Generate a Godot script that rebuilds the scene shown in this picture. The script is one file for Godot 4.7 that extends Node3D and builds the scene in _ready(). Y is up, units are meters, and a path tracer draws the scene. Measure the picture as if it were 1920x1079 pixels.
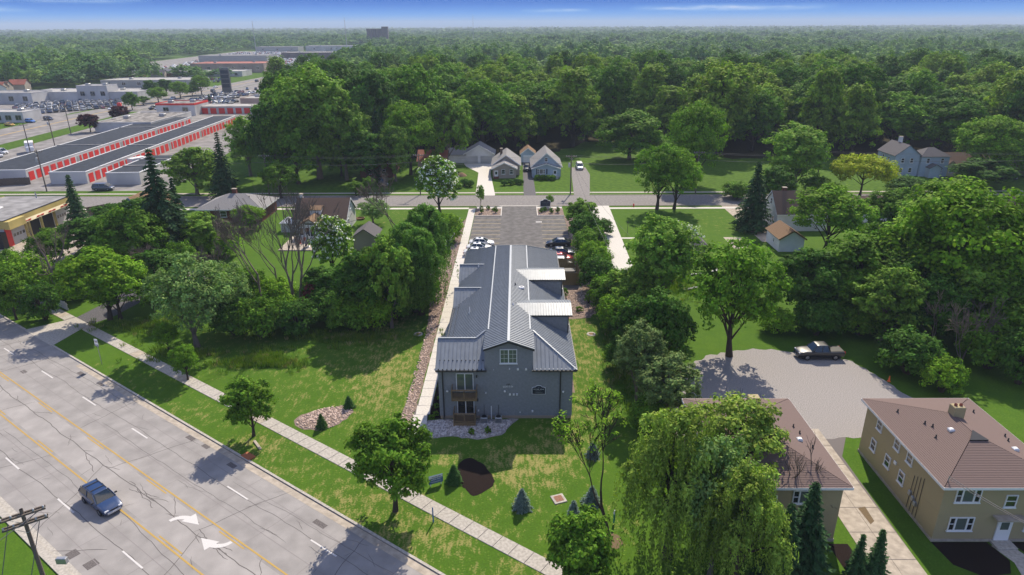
extends Node3D
# An aerial view of a grey apartment house between an arterial road and a side street, woods beyond.

const SUN_ELEV := 44.0
const SUN_TURN := 15.0        # shadows fall towards the camera and a little to the left
const RD := Vector3(0.8141, 0.0, 0.5807)     # along the arterial road
const RN := Vector3(0.5807, 0.0, -0.8141)    # across it, towards the apartment house

var M := {}
var taken := {}
var protos := {}

# ---------------------------------------------------------------- mesh builder
class MB:
	var v := PackedVector3Array()
	var n := PackedVector3Array()
	var c := PackedColorArray()
	var uv := PackedVector2Array()
	var ix := PackedInt32Array()
	var tint := Color(1, 1, 1)
	var coloured := false
	func tri(a: Vector3, b: Vector3, d: Vector3) -> void:
		var nn := (b - a).cross(d - a).normalized()
		var k := v.size()
		v.append(a); v.append(b); v.append(d)
		n.append(nn); n.append(nn); n.append(nn)
		if coloured:
			c.append(tint); c.append(tint); c.append(tint)
		ix.append(k); ix.append(k + 2); ix.append(k + 1)
	func quad(a: Vector3, b: Vector3, d: Vector3, e: Vector3) -> void:   # counter-clockwise seen from outside
		var nn := (d - a).cross(e - b).normalized()
		var k := v.size()
		v.append(a); v.append(b); v.append(d); v.append(e)
		n.append(nn); n.append(nn); n.append(nn); n.append(nn)
		if coloured:
			c.append(tint); c.append(tint); c.append(tint); c.append(tint)
		ix.append(k); ix.append(k + 2); ix.append(k + 1); ix.append(k); ix.append(k + 3); ix.append(k + 2)
	func quad_uv(a: Vector3, b: Vector3, d: Vector3, e: Vector3, r: Rect2) -> void:
		quad(a, b, d, e)
		uv.append(Vector2(r.position.x, r.end.y)); uv.append(r.end); uv.append(Vector2(r.end.x, r.position.y)); uv.append(r.position)
	func box(x0: float, x1: float, y0: float, y1: float, z0: float, z1: float, t := Transform3D()) -> void:
		var p := []
		for k in 8:
			p.append(t * Vector3(x1 if k & 1 else x0, y1 if k & 2 else y0, z1 if k & 4 else z0))
		quad(p[4], p[5], p[7], p[6]); quad(p[1], p[0], p[2], p[3])
		quad(p[5], p[1], p[3], p[7]); quad(p[0], p[4], p[6], p[2])
		quad(p[6], p[7], p[3], p[2]); quad(p[0], p[1], p[5], p[4])
	func cbox(p: Vector3, s: Vector3, t := Transform3D()) -> void:
		box(p.x - s.x / 2, p.x + s.x / 2, p.y - s.y / 2, p.y + s.y / 2, p.z - s.z / 2, p.z + s.z / 2, t)
	func bbox(p: Vector3, s: Vector3, b: float, t := Transform3D()) -> void:   # box with its upper edges bevelled
		var x := s.x / 2; var z := s.z / 2; var y0 := p.y - s.y / 2; var y1 := p.y + s.y / 2
		var r := []
		for q in [[x, z, y0], [x, z, y1 - b], [x - b, z - b, y1]]:
			r.append([t * Vector3(p.x - q[0], q[2], p.z + q[1]), t * Vector3(p.x + q[0], q[2], p.z + q[1]), t * Vector3(p.x + q[0], q[2], p.z - q[1]), t * Vector3(p.x - q[0], q[2], p.z - q[1])])
		for k in 2:
			for j in 4:
				quad(r[k][j], r[k][(j + 1) % 4], r[k + 1][(j + 1) % 4], r[k + 1][j])
		quad(r[2][0], r[2][1], r[2][2], r[2][3])
		quad(r[0][3], r[0][2], r[0][1], r[0][0])
	func poly(pts: Array, up := Vector3.UP) -> void:   # flat polygon of 3-D points, facing up
		var t := up.cross(Vector3.RIGHT if absf(up.x) < 0.8 else Vector3.BACK).normalized()
		var b := up.cross(t)
		var flat := PackedVector2Array()
		for p in pts:
			flat.append(Vector2(p.dot(t), p.dot(b)))
		var i := Geometry2D.triangulate_polygon(flat)
		for q in range(0, i.size(), 3):
			var A: Vector3 = pts[i[q]]; var B: Vector3 = pts[i[q + 1]]; var C: Vector3 = pts[i[q + 2]]
			if (B - A).cross(C - A).dot(up) < 0:
				tri(A, C, B)
			else:
				tri(A, B, C)
	func prism(pts: Array, thick: float, up := Vector3.UP) -> void:   # pts at the top, thickness below
		poly(pts, up)
		var mid := Vector3.ZERO
		for p in pts:
			mid += p / pts.size()
		for k in pts.size():
			var a: Vector3 = pts[k]; var b: Vector3 = pts[(k + 1) % pts.size()]
			if (b - a).cross(up).dot((a + b) / 2 - mid) > 0:
				quad(a - up * thick, b - up * thick, b, a)
			else:
				quad(b - up * thick, a - up * thick, a, b)
	func grid(rings: Array, closed := true) -> void:   # smooth skin over rings of equal length
		var m: int = rings[0].size()
		var base := v.size()
		var acc := PackedVector3Array()
		acc.resize(rings.size() * m)
		for r in rings:
			for p in r:
				v.append(p)
				if coloured:
					c.append(tint)
		for i in rings.size() - 1:
			for j in (m if closed else m - 1):
				var a := i * m + j; var b := i * m + (j + 1) % m
				var d := a + m; var e := b + m
				var nn := (v[base + b] - v[base + a]).cross(v[base + d] - v[base + a]) + (v[base + d] - v[base + e]).cross(v[base + b] - v[base + e])
				for q in [a, b, d, e]:
					acc[q] += nn
				for q in [a, d, b, b, d, e]:
					ix.append(base + q)
		for q in acc:
			n.append(q.normalized() if q.length_squared() > 1e-16 else Vector3.UP)
	func tube(path: Array, radii: Array, sides := 6) -> void:
		var rings := []
		var ref := Vector3.RIGHT
		for k in path.size():
			var d: Vector3 = (path[mini(k + 1, path.size() - 1)] - path[maxi(k - 1, 0)]).normalized()
			if absf(d.dot(ref)) > 0.92:
				ref = Vector3.BACK if absf(d.z) < 0.8 else Vector3.UP
			var x := d.cross(ref).normalized(); var y := d.cross(x).normalized()
			var r := PackedVector3Array()
			for j in sides:
				var a := TAU * j / sides
				r.append(path[k] + (x * cos(a) + y * sin(a)) * radii[k])
			rings.append(r)
		grid(rings)
	func lathe(p: Vector3, prof: Array, sides := 12) -> void:   # prof of [radius, height]
		var rings := []
		for q in prof:
			var r := PackedVector3Array()
			for j in sides:
				var a := -TAU * j / sides
				r.append(p + Vector3(cos(a) * q[0], q[1], sin(a) * q[0]))
			rings.append(r)
		grid(rings)
	func mesh(m: Material) -> ArrayMesh:
		var out := ArrayMesh.new()
		add_to(out, m)
		return out
	func add_to(out: ArrayMesh, m: Material) -> void:
		var a := []
		a.resize(Mesh.ARRAY_MAX)
		a[Mesh.ARRAY_VERTEX] = v
		a[Mesh.ARRAY_NORMAL] = n
		if coloured:
			a[Mesh.ARRAY_COLOR] = c
		if uv.size() == v.size() and v.size() > 0:
			a[Mesh.ARRAY_TEX_UV] = uv
		a[Mesh.ARRAY_INDEX] = ix
		out.add_surface_from_arrays(Mesh.PRIMITIVE_TRIANGLES, a)
		out.surface_set_material(out.get_surface_count() - 1, m)

# ---------------------------------------------------------------- nodes
func numbered(called: String) -> String:
	var k: int = taken.get(called, 0)
	taken[called] = k + 1
	return called if k == 0 else "%s_%03d" % [called, k]

func tag(o: Node, label: String, category: String, group := "") -> Node:
	o.set_meta("label", label)
	o.set_meta("category", category)
	if group:
		o.set_meta("group", group)
	return o

func thing(called: String, label: String, category: String, at := Vector3.ZERO, turn := 0.0, group := "") -> Node3D:
	var o := Node3D.new()
	o.name = numbered(called)
	add_child(o)
	o.position = at
	o.rotation.y = turn
	tag(o, label, category, group)
	return o

func put(called: String, mb, m: Material, parent: Node = null) -> MeshInstance3D:
	var o := MeshInstance3D.new()
	o.mesh = mb.mesh(m) if mb is MB else mb
	if mb is Mesh and m:
		o.material_override = m
	if parent == null:
		o.name = numbered(called)
		add_child(o)
	else:
		o.name = called
		parent.add_child(o, true)
	return o

func single(called: String, mb, m: Material, label: String, category: String, group := "") -> MeshInstance3D:
	var o := put(called, mb, m)
	tag(o, label, category, group)
	return o

func struct(called: String, mb, m: Material) -> MeshInstance3D:
	var o := put(called, mb, m)
	o.set_meta("kind", "structure")
	return o

func stuff(o: Node) -> Node:
	o.set_meta("kind", "stuff")
	return o

func copy(root: Node3D, called: String, at: Vector3, turn: float, size := 1.0, label := "", group := "") -> Node3D:
	var r: Node3D = root.duplicate()
	r.name = numbered(called)
	add_child(r)
	r.position = at
	r.rotation = Vector3(0, turn, 0)
	r.scale = Vector3.ONE * size
	if label:
		r.set_meta("label", label)
	if group:
		r.set_meta("group", group)
	return r

# ---------------------------------------------------------------- materials
func lin(r: float, g: float, b: float, a := 1.0) -> Color:
	var c := Color(r, g, b).linear_to_srgb()
	c.a = a
	return c

func noise(seed_: int, freq: float, octaves := 4, type := FastNoiseLite.TYPE_SIMPLEX_SMOOTH) -> FastNoiseLite:
	var f := FastNoiseLite.new()
	f.seed = seed_
	f.frequency = freq
	f.noise_type = type
	f.fractal_octaves = octaves
	return f

func ntex(seed_: int, freq: float, lo: float, hi: float, size := 512, octaves := 4, type := FastNoiseLite.TYPE_SIMPLEX_SMOOTH) -> NoiseTexture2D:
	var t := NoiseTexture2D.new()
	t.width = size
	t.height = size
	t.seamless = true
	t.noise = noise(seed_, freq, octaves, type)
	var g := Gradient.new()
	g.set_color(0, Color(lo, lo, lo))
	g.set_color(1, Color(hi, hi, hi))
	t.color_ramp = g
	return t

func ramp(seed_: int, freq: float, cols: Array, offs: Array, size := 512, octaves := 4, type := FastNoiseLite.TYPE_SIMPLEX_SMOOTH) -> NoiseTexture2D:
	var t := ntex(seed_, freq, 0, 1, size, octaves, type)
	var g := Gradient.new()
	g.offsets = PackedFloat32Array(offs)
	g.colors = PackedColorArray(cols)
	t.color_ramp = g
	return t

func mat(called: String, col: Color, rough := 0.8, metal := 0.0, spec := 0.5) -> StandardMaterial3D:
	var m := StandardMaterial3D.new()
	m.resource_name = called
	m.albedo_color = col
	m.roughness = rough
	m.metallic = metal
	m.metallic_specular = spec
	m.cull_mode = BaseMaterial3D.CULL_DISABLED
	M[called] = m
	return m

func grain(m: StandardMaterial3D, tex: Texture2D, scale: float, world := true) -> StandardMaterial3D:
	m.albedo_texture = tex
	m.uv1_triplanar = true
	m.uv1_world_triplanar = world
	m.uv1_scale = Vector3.ONE * scale
	return m

func relief(m: StandardMaterial3D, tex: Texture2D, cm: float) -> StandardMaterial3D:
	m.heightmap_enabled = true
	m.heightmap_texture = tex
	m.heightmap_scale = cm
	return m

func leafy(called: String, thru := 0.7) -> StandardMaterial3D:
	var m := mat(called, Color(1, 1, 1), 0.75, 0.0, 0.2)
	m.vertex_color_use_as_albedo = true
	m.vertex_color_is_srgb = true
	m.backlight_enabled = true
	m.backlight = lin(thru * 0.8, thru, thru * 0.28)
	return m

func make_materials() -> void:
	var fine := ntex(11, 0.05, 0.62, 1.0, 512, 5)
	var coarse := ntex(12, 0.012, 0.72, 1.0, 512, 5)
	var grit := ntex(13, 0.35, 0.45, 1.0, 512, 2)
	var blot := ntex(14, 0.006, 0.80, 1.0, 512, 6)
	var stony := ntex(15, 0.06, 0.45, 1.0, 512, 2, FastNoiseLite.TYPE_CELLULAR)
	M.fine = fine; M.coarse = coarse; M.grit = grit; M.blot = blot; M.stony = stony
	# ground
	var g := mat("far_grass", lin(1, 1, 1), 0.95, 0, 0.2)
	grain(g, ramp(21, 0.02, [lin(0.045, 0.095, 0.008), lin(0.060, 0.122, 0.010), lin(0.085, 0.150, 0.014)], [0.2, 0.55, 1.0], 512, 6), 0.06)
	grain(mat("forest_soil", lin(0.060, 0.052, 0.026), 0.95, 0, 0.15), ntex(22, 0.03, 0.6, 1.0, 512, 6), 0.1)
	# paving
	grain(mat("road_concrete", lin(0.318, 0.302, 0.290), 0.85, 0, 0.3), ntex(31, 0.008, 0.86, 1.0, 1024, 7), 0.05)
	grain(mat("lane_concrete", lin(0.355, 0.336, 0.322), 0.85, 0, 0.3), ntex(38, 0.01, 0.86, 1.0, 512, 7), 0.06)
	grain(mat("side_asphalt", lin(0.265, 0.248, 0.238), 0.9, 0, 0.3), ntex(32, 0.03, 0.78, 1.0, 512, 6), 0.1)
	grain(mat("lot_asphalt", lin(0.165, 0.158, 0.155), 0.9, 0, 0.3), ntex(33, 0.015, 0.74, 1.0, 512, 6), 0.08)
	grain(mat("dark_asphalt", lin(0.16, 0.155, 0.165), 0.9, 0, 0.3), fine, 0.15)
	grain(mat("boulevard_asphalt", lin(0.30, 0.285, 0.275), 0.9, 0, 0.3), coarse, 0.03)
	grain(mat("walk_concrete", lin(0.50, 0.465, 0.41), 0.9, 0, 0.3), ntex(34, 0.03, 0.78, 1.0, 512, 5), 0.2)
	grain(mat("new_concrete", lin(0.62, 0.59, 0.54), 0.9, 0, 0.3), ntex(35, 0.03, 0.88, 1.0, 512, 5), 0.2)
	grain(mat("drive_concrete", lin(0.47, 0.41, 0.335), 0.9, 0, 0.3), ntex(36, 0.02, 0.78, 1.0, 512, 5), 0.12)
	relief(grain(mat("gravel", lin(0.46, 0.43, 0.41), 0.95, 0, 0.2), ntex(37, 0.04, 0.60, 1.0, 1024, 8), 0.17), grit, 3)
	relief(grain(mat("rock_bed", lin(0.50, 0.38, 0.31), 0.95, 0, 0.2), stony, 0.55), stony, 5)
	relief(grain(mat("mulch", lin(0.042, 0.029, 0.025), 0.95, 0, 0.15), grit, 0.4), grit, 4)
	relief(grain(mat("bark_chips", lin(0.34, 0.25, 0.15), 0.95, 0, 0.15), grit, 0.5), grit, 3)
	mat("crack", lin(0.115, 0.105, 0.10), 0.95, 0, 0.2)
	mat("joint", lin(0.15, 0.135, 0.13), 0.95, 0, 0.2)
	mat("joint_pale", lin(0.235, 0.215, 0.21), 0.95, 0, 0.2)
	grain(mat("patch", lin(0.20, 0.18, 0.175), 0.9, 0, 0.3), fine, 0.3)
	grain(mat("yellow_paint", lin(0.58, 0.38, 0.09), 0.8), ntex(41, 0.09, 0.70, 1.0, 512, 5), 0.5)
	grain(mat("white_paint", lin(0.74, 0.72, 0.70), 0.8), ntex(42, 0.09, 0.72, 1.0, 512, 5), 0.5)
	mat("lot_paint", lin(0.52, 0.42, 0.22), 0.8)
	# building
	grain(mat("siding", lin(0.255, 0.268, 0.280), 0.7, 0, 0.4), ntex(51, 0.02, 0.90, 1.0, 512, 4), 0.3)
	grain(mat("metal_roof", lin(0.205, 0.235, 0.270), 0.46, 0.12, 0.5), ntex(52, 0.012, 0.86, 1.0, 512, 5), 0.15)
	mat("roof_flashing", lin(0.27, 0.30, 0.335), 0.45, 0.2)
	mat("ridge_metal", lin(0.23, 0.26, 0.295), 0.45, 0.2)
	mat("dark_trim", lin(0.022, 0.023, 0.026), 0.5)
	mat("white_trim", lin(0.72, 0.73, 0.74), 0.55)
	mat("foundation", lin(0.32, 0.25, 0.19), 0.9)
	grain(mat("deck_wood", lin(0.30, 0.20, 0.10), 0.8), ntex(53, 0.06, 0.7, 1.0, 256, 4), 0.6)
	grain(mat("fence_wood", lin(0.27, 0.20, 0.085), 0.85), ntex(54, 0.06, 0.7, 1.0, 256, 4), 0.6)
	grain(mat("old_wood", lin(0.17, 0.135, 0.11), 0.9), fine, 0.5)
	mat("glass", lin(0.018, 0.024, 0.026), 0.04, 0, 0.75)
	mat("curtain_glass", lin(0.10, 0.125, 0.11), 0.06, 0, 0.75)
	mat("blind_glass", lin(0.22, 0.22, 0.21), 0.06, 0, 0.7)
	mat("steel", lin(0.40, 0.41, 0.42), 0.4, 0.6)
	mat("black", lin(0.012, 0.012, 0.013), 0.6)
	mat("rubber", lin(0.014, 0.014, 0.015), 0.85)
	mat("pipe_white", lin(0.7, 0.7, 0.69), 0.6)
	mat("navy", lin(0.014, 0.020, 0.040), 0.5)
	mat("brass", lin(0.30, 0.20, 0.10), 0.5)
	mat("green_plastic", lin(0.02, 0.20, 0.12), 0.5)
	mat("rust_grate", lin(0.30, 0.10, 0.04), 0.9)
	mat("sign_blue", lin(0.03, 0.10, 0.24), 0.5)
	mat("marker_blue", lin(0.03, 0.14, 0.35), 0.5)
	mat("orange", lin(0.75, 0.12, 0.02), 0.6)
	# brick and roofs
	relief(grain(mat("buff_brick", lin(0.57, 0.475, 0.275), 0.9, 0, 0.3), ntex(61, 0.25, 0.66, 1.0, 512, 3), 0.35), grit, 1)
	relief(grain(mat("red_brick", lin(0.22, 0.085, 0.055), 0.9, 0, 0.3), ntex(62, 0.2, 0.62, 1.0, 256, 3), 0.3), grit, 1)
	grain(mat("brown_shingle", lin(0.285, 0.210, 0.188), 0.92, 0, 0.25), ntex(63, 0.16, 0.58, 1.0, 512, 4), 0.3)
	grain(mat("tan_shingle", lin(0.33, 0.215, 0.13), 0.92, 0, 0.25), ntex(64, 0.16, 0.62, 1.0, 512, 4), 0.3)
	grain(mat("cocoa_shingle", lin(0.21, 0.145, 0.112), 0.92, 0, 0.25), ntex(65, 0.16, 0.58, 1.0, 512, 4), 0.3)
	grain(mat("grey_shingle", lin(0.38, 0.37, 0.365), 0.92, 0, 0.25), ntex(66, 0.16, 0.66, 1.0, 512, 4), 0.3)
	grain(mat("slate_shingle", lin(0.19, 0.18, 0.185), 0.92, 0, 0.25), ntex(67, 0.16, 0.62, 1.0, 512, 4), 0.3)
	grain(mat("white_siding", lin(0.80, 0.80, 0.80), 0.7), blot, 0.05)
	grain(mat("blue_siding", lin(0.42, 0.52, 0.62), 0.7), blot, 0.05)
	grain(mat("beige_siding", lin(0.40, 0.345, 0.30), 0.7), blot, 0.05)
	grain(mat("khaki_siding", lin(0.30, 0.27, 0.19), 0.7), blot, 0.05)
	grain(mat("cream_siding", lin(0.60, 0.52, 0.33), 0.7), blot, 0.05)
	grain(mat("yellow_wall", lin(0.62, 0.50, 0.17), 0.75), blot, 0.05)
	grain(mat("flat_roof", lin(0.34, 0.335, 0.335), 0.9, 0, 0.3), coarse, 0.05)
	grain(mat("membrane_roof", lin(0.042, 0.052, 0.068), 0.75, 0, 0.3), ntex(68, 0.02, 0.72, 1.0, 512, 6), 0.05)
	grain(mat("pale_roof", lin(0.46, 0.45, 0.43), 0.85), coarse, 0.04)
	grain(mat("stained_roof", lin(0.40, 0.385, 0.37), 0.9), ramp(69, 0.02, [Color(0.45, 0.44, 0.43), Color(0.8, 0.79, 0.77), Color(1, 1, 1)], [0.2, 0.6, 1.0], 512, 6), 0.03)
	grain(mat("pale_wall", lin(0.60, 0.60, 0.60), 0.8), blot, 0.03)
	grain(mat("pink_wall", lin(0.42, 0.32, 0.28), 0.8), blot, 0.03)
	grain(mat("rust_roof", lin(0.42, 0.12, 0.075), 0.8), coarse, 0.03)
	grain(mat("silo_concrete", lin(0.16, 0.135, 0.14), 0.9), coarse, 0.02)
	mat("door_red", lin(0.62, 0.022, 0.016), 0.5)
	mat("door_grey", lin(0.34, 0.35, 0.33), 0.6)
	mat("paint_red", lin(0.55, 0.02, 0.02), 0.5)
	mat("shutter", lin(0.03, 0.035, 0.04), 0.7)
	# plants
	leafy("leaf", 0.6)
	leafy("needle", 0.35)
	grain(mat("bark", lin(0.095, 0.075, 0.06), 0.95, 0, 0.2), fine, 0.8, false)
	grain(mat("grey_bark", lin(0.24, 0.205, 0.175), 0.95, 0, 0.2), fine, 0.8, false)
	grain(mat("dead_bark", lin(0.25, 0.205, 0.175), 0.95, 0, 0.2), fine, 0.8, false)
	grain(mat("pole_wood", lin(0.24, 0.20, 0.17), 0.9, 0, 0.2), fine, 0.6, false)
	mat("wire", lin(0.10, 0.10, 0.11), 0.7)
	mat("insulator", lin(0.45, 0.46, 0.48), 0.4)
	mat("boulder", lin(0.40, 0.31, 0.26), 0.95)
	for q in [["car_white", 0.72, 0.73, 0.74], ["car_silver", 0.42, 0.44, 0.46], ["car_black", 0.012, 0.013, 0.016], ["car_red", 0.50, 0.012, 0.02], ["car_blue", 0.022, 0.048, 0.125], ["car_navy", 0.02, 0.035, 0.085], ["car_grey", 0.12, 0.125, 0.135], ["car_maroon", 0.16, 0.02, 0.025], ["car_yellow", 0.70, 0.42, 0.02], ["car_sky", 0.05, 0.20, 0.60], ["car_pewter", 0.10, 0.115, 0.16]]:
		var m := mat(q[0], lin(q[1], q[2], q[3]), 0.35, 0.15)
		m.clearcoat_enabled = true
		m.clearcoat = 0.8
		m.clearcoat_roughness = 0.08
	mat("car_glass", lin(0.02, 0.027, 0.03), 0.05, 0, 0.75)
	mat("lamp_clear", lin(0.62, 0.64, 0.66), 0.15)
	mat("lamp_red", lin(0.40, 0.012, 0.012), 0.2)
	mat("plastic_dark", lin(0.03, 0.03, 0.032), 0.7)
	mat("alloy", lin(0.42, 0.43, 0.44), 0.35, 0.7)

# ---------------------------------------------------------------- plants
const GREEN := 1.9
func unit(rng: RandomNumberGenerator) -> Vector3:
	var y := rng.randf_range(-1.0, 1.0)
	var a := rng.randf() * TAU
	var r := sqrt(1.0 - y * y)
	return Vector3(cos(a) * r, y, sin(a) * r)

func leaf(mb: MB, p: Vector3, nn: Vector3, t: Vector3, s: float, wide: float, col: Color) -> void:
	var b := nn.cross(t)
	col = Color(minf(col.r * GREEN, 1.0), minf(col.g * GREEN, 1.0), minf(col.b * GREEN, 1.0)).linear_to_srgb()
	var k := mb.v.size()
	mb.v.append(p - t * s); mb.v.append(p + b * (s * wide)); mb.v.append(p + t * s); mb.v.append(p - b * (s * wide))
	mb.n.append(nn); mb.n.append(nn); mb.n.append(nn); mb.n.append(nn)
	mb.c.append(col); mb.c.append(col); mb.c.append(col); mb.c.append(col)
	mb.ix.append(k); mb.ix.append(k + 1); mb.ix.append(k + 2); mb.ix.append(k); mb.ix.append(k + 2); mb.ix.append(k + 3)

func clump(mb: MB, rng: RandomNumberGenerator, p: Vector3, rad: Vector3, out: Vector3, count: int, size: float, col: Color, jit := 0.3, flower := 0.0) -> void:
	for k in count:
		var d := unit(rng)
		var q := p + d * rad * pow(rng.randf(), 0.45)
		var nn := (d * 0.6 + out * 0.5 + Vector3(0, 0.45, 0) + unit(rng) * 0.6).normalized()
		var t := nn.cross(unit(rng)).normalized()
		var j := 1.0 + rng.randf_range(-jit, jit)
		var cc := Color(col.r * j * rng.randf_range(0.86, 1.16), col.g * j, col.b * j)
		if flower > 0.0 and d.dot(out) > 0.1 and rng.randf() < flower:
			cc = Color(0.62, 0.62, 0.50)
		leaf(mb, q, nn, t, size * rng.randf_range(0.65, 1.25), rng.randf_range(0.5, 0.75), cc)

func limb(mb: MB, a: Vector3, b: Vector3, r0: float, r1: float, rng: RandomNumberGenerator, sides := 5, lift := 0.25) -> void:
	var mid := a.lerp(b, 0.5) + Vector3(rng.randf_range(-0.08, 0.08), lift * 0.35, rng.randf_range(-0.08, 0.08)) * a.distance_to(b)
	var path := []
	var radii := []
	for k in 5:
		var t := k / 4.0
		path.append(a.lerp(mid, t).lerp(mid.lerp(b, t), t))
		radii.append(lerpf(r0, r1, t))
	mb.tube(path, radii, sides)

func trunk_path(mb: MB, h: float, r: float, lean: Vector3, rng: RandomNumberGenerator, sides := 8) -> Array:
	var path := []
	var radii := []
	var wob := Vector3(rng.randf_range(-1, 1), 0, rng.randf_range(-1, 1)) * h * 0.025
	for k in 7:
		var t := k / 6.0
		path.append(Vector3(0, h * t, 0) + lean * t * t + wob * sin(t * 5.0))
		radii.append(r * (1.55 if k == 0 else lerpf(1.08, 0.35, t)))
	path[0].y = -0.15
	mb.tube(path, radii, sides)
	return path

# o: h height, r crown radius, base crown foot as a share of h, leaf size, clumps, per (leaves a clump), col, shape, seed
func broadleaf(o: Dictionary) -> Array:
	var rng := RandomNumberGenerator.new()
	rng.seed = o.seed
	var wood := MB.new()
	var green := MB.new()
	green.coloured = true
	var h: float = o.h
	var r: float = o.r
	var foot: float = o.get("base", 0.25) * h
	var cy := (h + foot) / 2
	var ry := (h - foot) / 2
	var col: Color = o.col
	var lean: Vector3 = o.get("lean", Vector3.ZERO)
	var tr: float = o.get("trunk", h * 0.022)
	var path := trunk_path(wood, h * 0.78, tr, lean, rng)
	var shape: String = o.get("shape", "round")
	var size: float = o.leaf
	var boughs := []
	var nb: int = o.get("boughs", 9)
	for k in nb:     # main masses of the crown; clumps gather round them so that gaps open between
		var a := TAU * (k * 0.618 + rng.randf() * 0.12)
		var y := lerpf(-0.75, 0.92, (k + 0.5) / nb) if shape != "umbrella" else rng.randf_range(-0.1, 0.7)
		var w := sqrt(maxf(0.05, 1.0 - y * y))
		if shape == "column":
			w = 0.75
		if shape == "vase":
			w *= lerpf(0.55, 1.15, (y + 1) / 2)
		if shape == "cone":
			w = lerpf(1.0, 0.08, (y + 0.75) / 1.7)
		var d := Vector3(cos(a) * w, y, sin(a) * w) * rng.randf_range(0.55, 0.78)
		boughs.append([Vector3(d.x * r, cy + d.y * ry, d.z * r) + lean * 0.8, rng.randf_range(0.36, 0.52), rng.randf_range(0.78, 1.22)])
	boughs.append([Vector3(0, cy + ry * 0.62, 0) + lean * 0.9, 0.40, 1.05])
	for b in boughs:
		var at: Vector3 = b[0]
		var t := clampf((at.y - foot * 0.55) / (h * 0.78) * 0.72, 0.15, 0.95)
		var from: Vector3 = path[int(t * 5.9)]
		limb(wood, from, at, tr * lerpf(0.55, 0.25, t), tr * 0.08, rng)
		for q in int(o.get("twigs", 2)):
			limb(wood, at.lerp(from, 0.45), at + unit(rng) * r * 0.4 + Vector3(0, r * 0.1, 0), tr * 0.14, tr * 0.03, rng, 4)
	var total: int = o.clumps
	for k in total:
		var b = boughs[rng.randi() % boughs.size()]
		var d := unit(rng)
		if d.y < -0.2 and rng.randf() < 0.6:
			d.y = -d.y
		var p: Vector3 = b[0] + d * Vector3(r, minf(ry, r * 1.2), r) * b[1] * pow(rng.randf(), 0.35)
		var e := Vector3((p.x - lean.x * 0.8) / r, (p.y - cy) / ry, (p.z - lean.z * 0.8) / r)
		if e.length() > 1.03:
			p = Vector3(e.x / e.length() * r + lean.x * 0.8, cy + e.y / e.length() * ry, e.z / e.length() * r + lean.z * 0.8)
		var out := (e + d * 0.4).normalized()
		var cr: float = r * rng.randf_range(0.10, 0.19) * o.get("fluff", 1.0)
		var v: float = b[2] * rng.randf_range(0.82, 1.18)
		clump(green, rng, p, Vector3(cr, cr * 0.7, cr), out, o.per, size, Color(col.r * v, col.g * v, col.b * v), o.get("jit", 0.28), o.get("flower", 0.0))
	return [wood, green]

func spruce(o: Dictionary) -> Array:
	var rng := RandomNumberGenerator.new()
	rng.seed = o.seed
	var wood := MB.new()
	var green := MB.new()
	green.coloured = true
	var h: float = o.h
	var r: float = o.r
	var col: Color = o.col
	wood.tube([Vector3(0, -0.1, 0), Vector3(0, h * 0.5, 0), Vector3(0, h * 0.985, 0)], [h * 0.02, h * 0.012, 0.02], 7)
	var foot: float = o.get("base", 0.06) * h
	var y := foot
	while y < h * 0.985:
		var t := (y - foot) / (h - foot)
		var len0 := r * (1.0 - t) * (0.35 + 0.65 * minf(1.0, t * 8.0 + 0.6)) + 0.10
		var nb := int(lerpf(o.get("whorl", 11), 5, t))
		var a0 := rng.randf() * TAU
		for k in nb:
			var a := a0 + TAU * (k + rng.randf_range(-0.3, 0.3)) / nb
			var ln := len0 * rng.randf_range(0.72, 1.12)
			var dir := Vector3(cos(a), 0, sin(a))
			var side := Vector3(-sin(a), 0, cos(a))
			var tip := Vector3(0, y, 0) + dir * ln + Vector3(0, -ln * rng.randf_range(0.16, 0.34), 0)
			if ln > 0.5 and rng.randf() < 0.6:
				wood.tube([Vector3(0, y, 0), tip], [0.012 * h * (1 - t) * 0.35 + 0.012, 0.006], 3)
			var n := maxi(3, int(ln / (o.leaf * 0.42)))
			for j in n:
				var f := (j + rng.randf()) / n
				if f < 0.18 and ln > 1.0:
					continue
				var p := Vector3(0, y, 0).lerp(tip, f) + Vector3(0, 0.07 * ln * sin(f * PI), 0)
				var w := ln * 0.34 * (1.15 - f)
				for s in 3:
					var off := side * rng.randf_range(-w, w) + Vector3(0, rng.randf_range(-0.10, 0.05) * ln * 0.5, 0)
					var nn := (Vector3.UP * 0.8 + dir * 0.45 + unit(rng) * 0.6).normalized()
					var td := (dir + side * signf(off.dot(side)) * 0.8 + Vector3(0, -0.25, 0) + unit(rng) * 0.3)
					var v := rng.randf_range(0.7, 1.3)
					leaf(green, p + off, nn, (td - nn * td.dot(nn)).normalized(), o.leaf * rng.randf_range(0.6, 1.1), 0.36, Color(col.r * v, col.g * v, col.b * v))
		y += lerpf(o.get("gap", 0.055) * h, 0.03 * h, t)
	return [wood, green]

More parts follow.
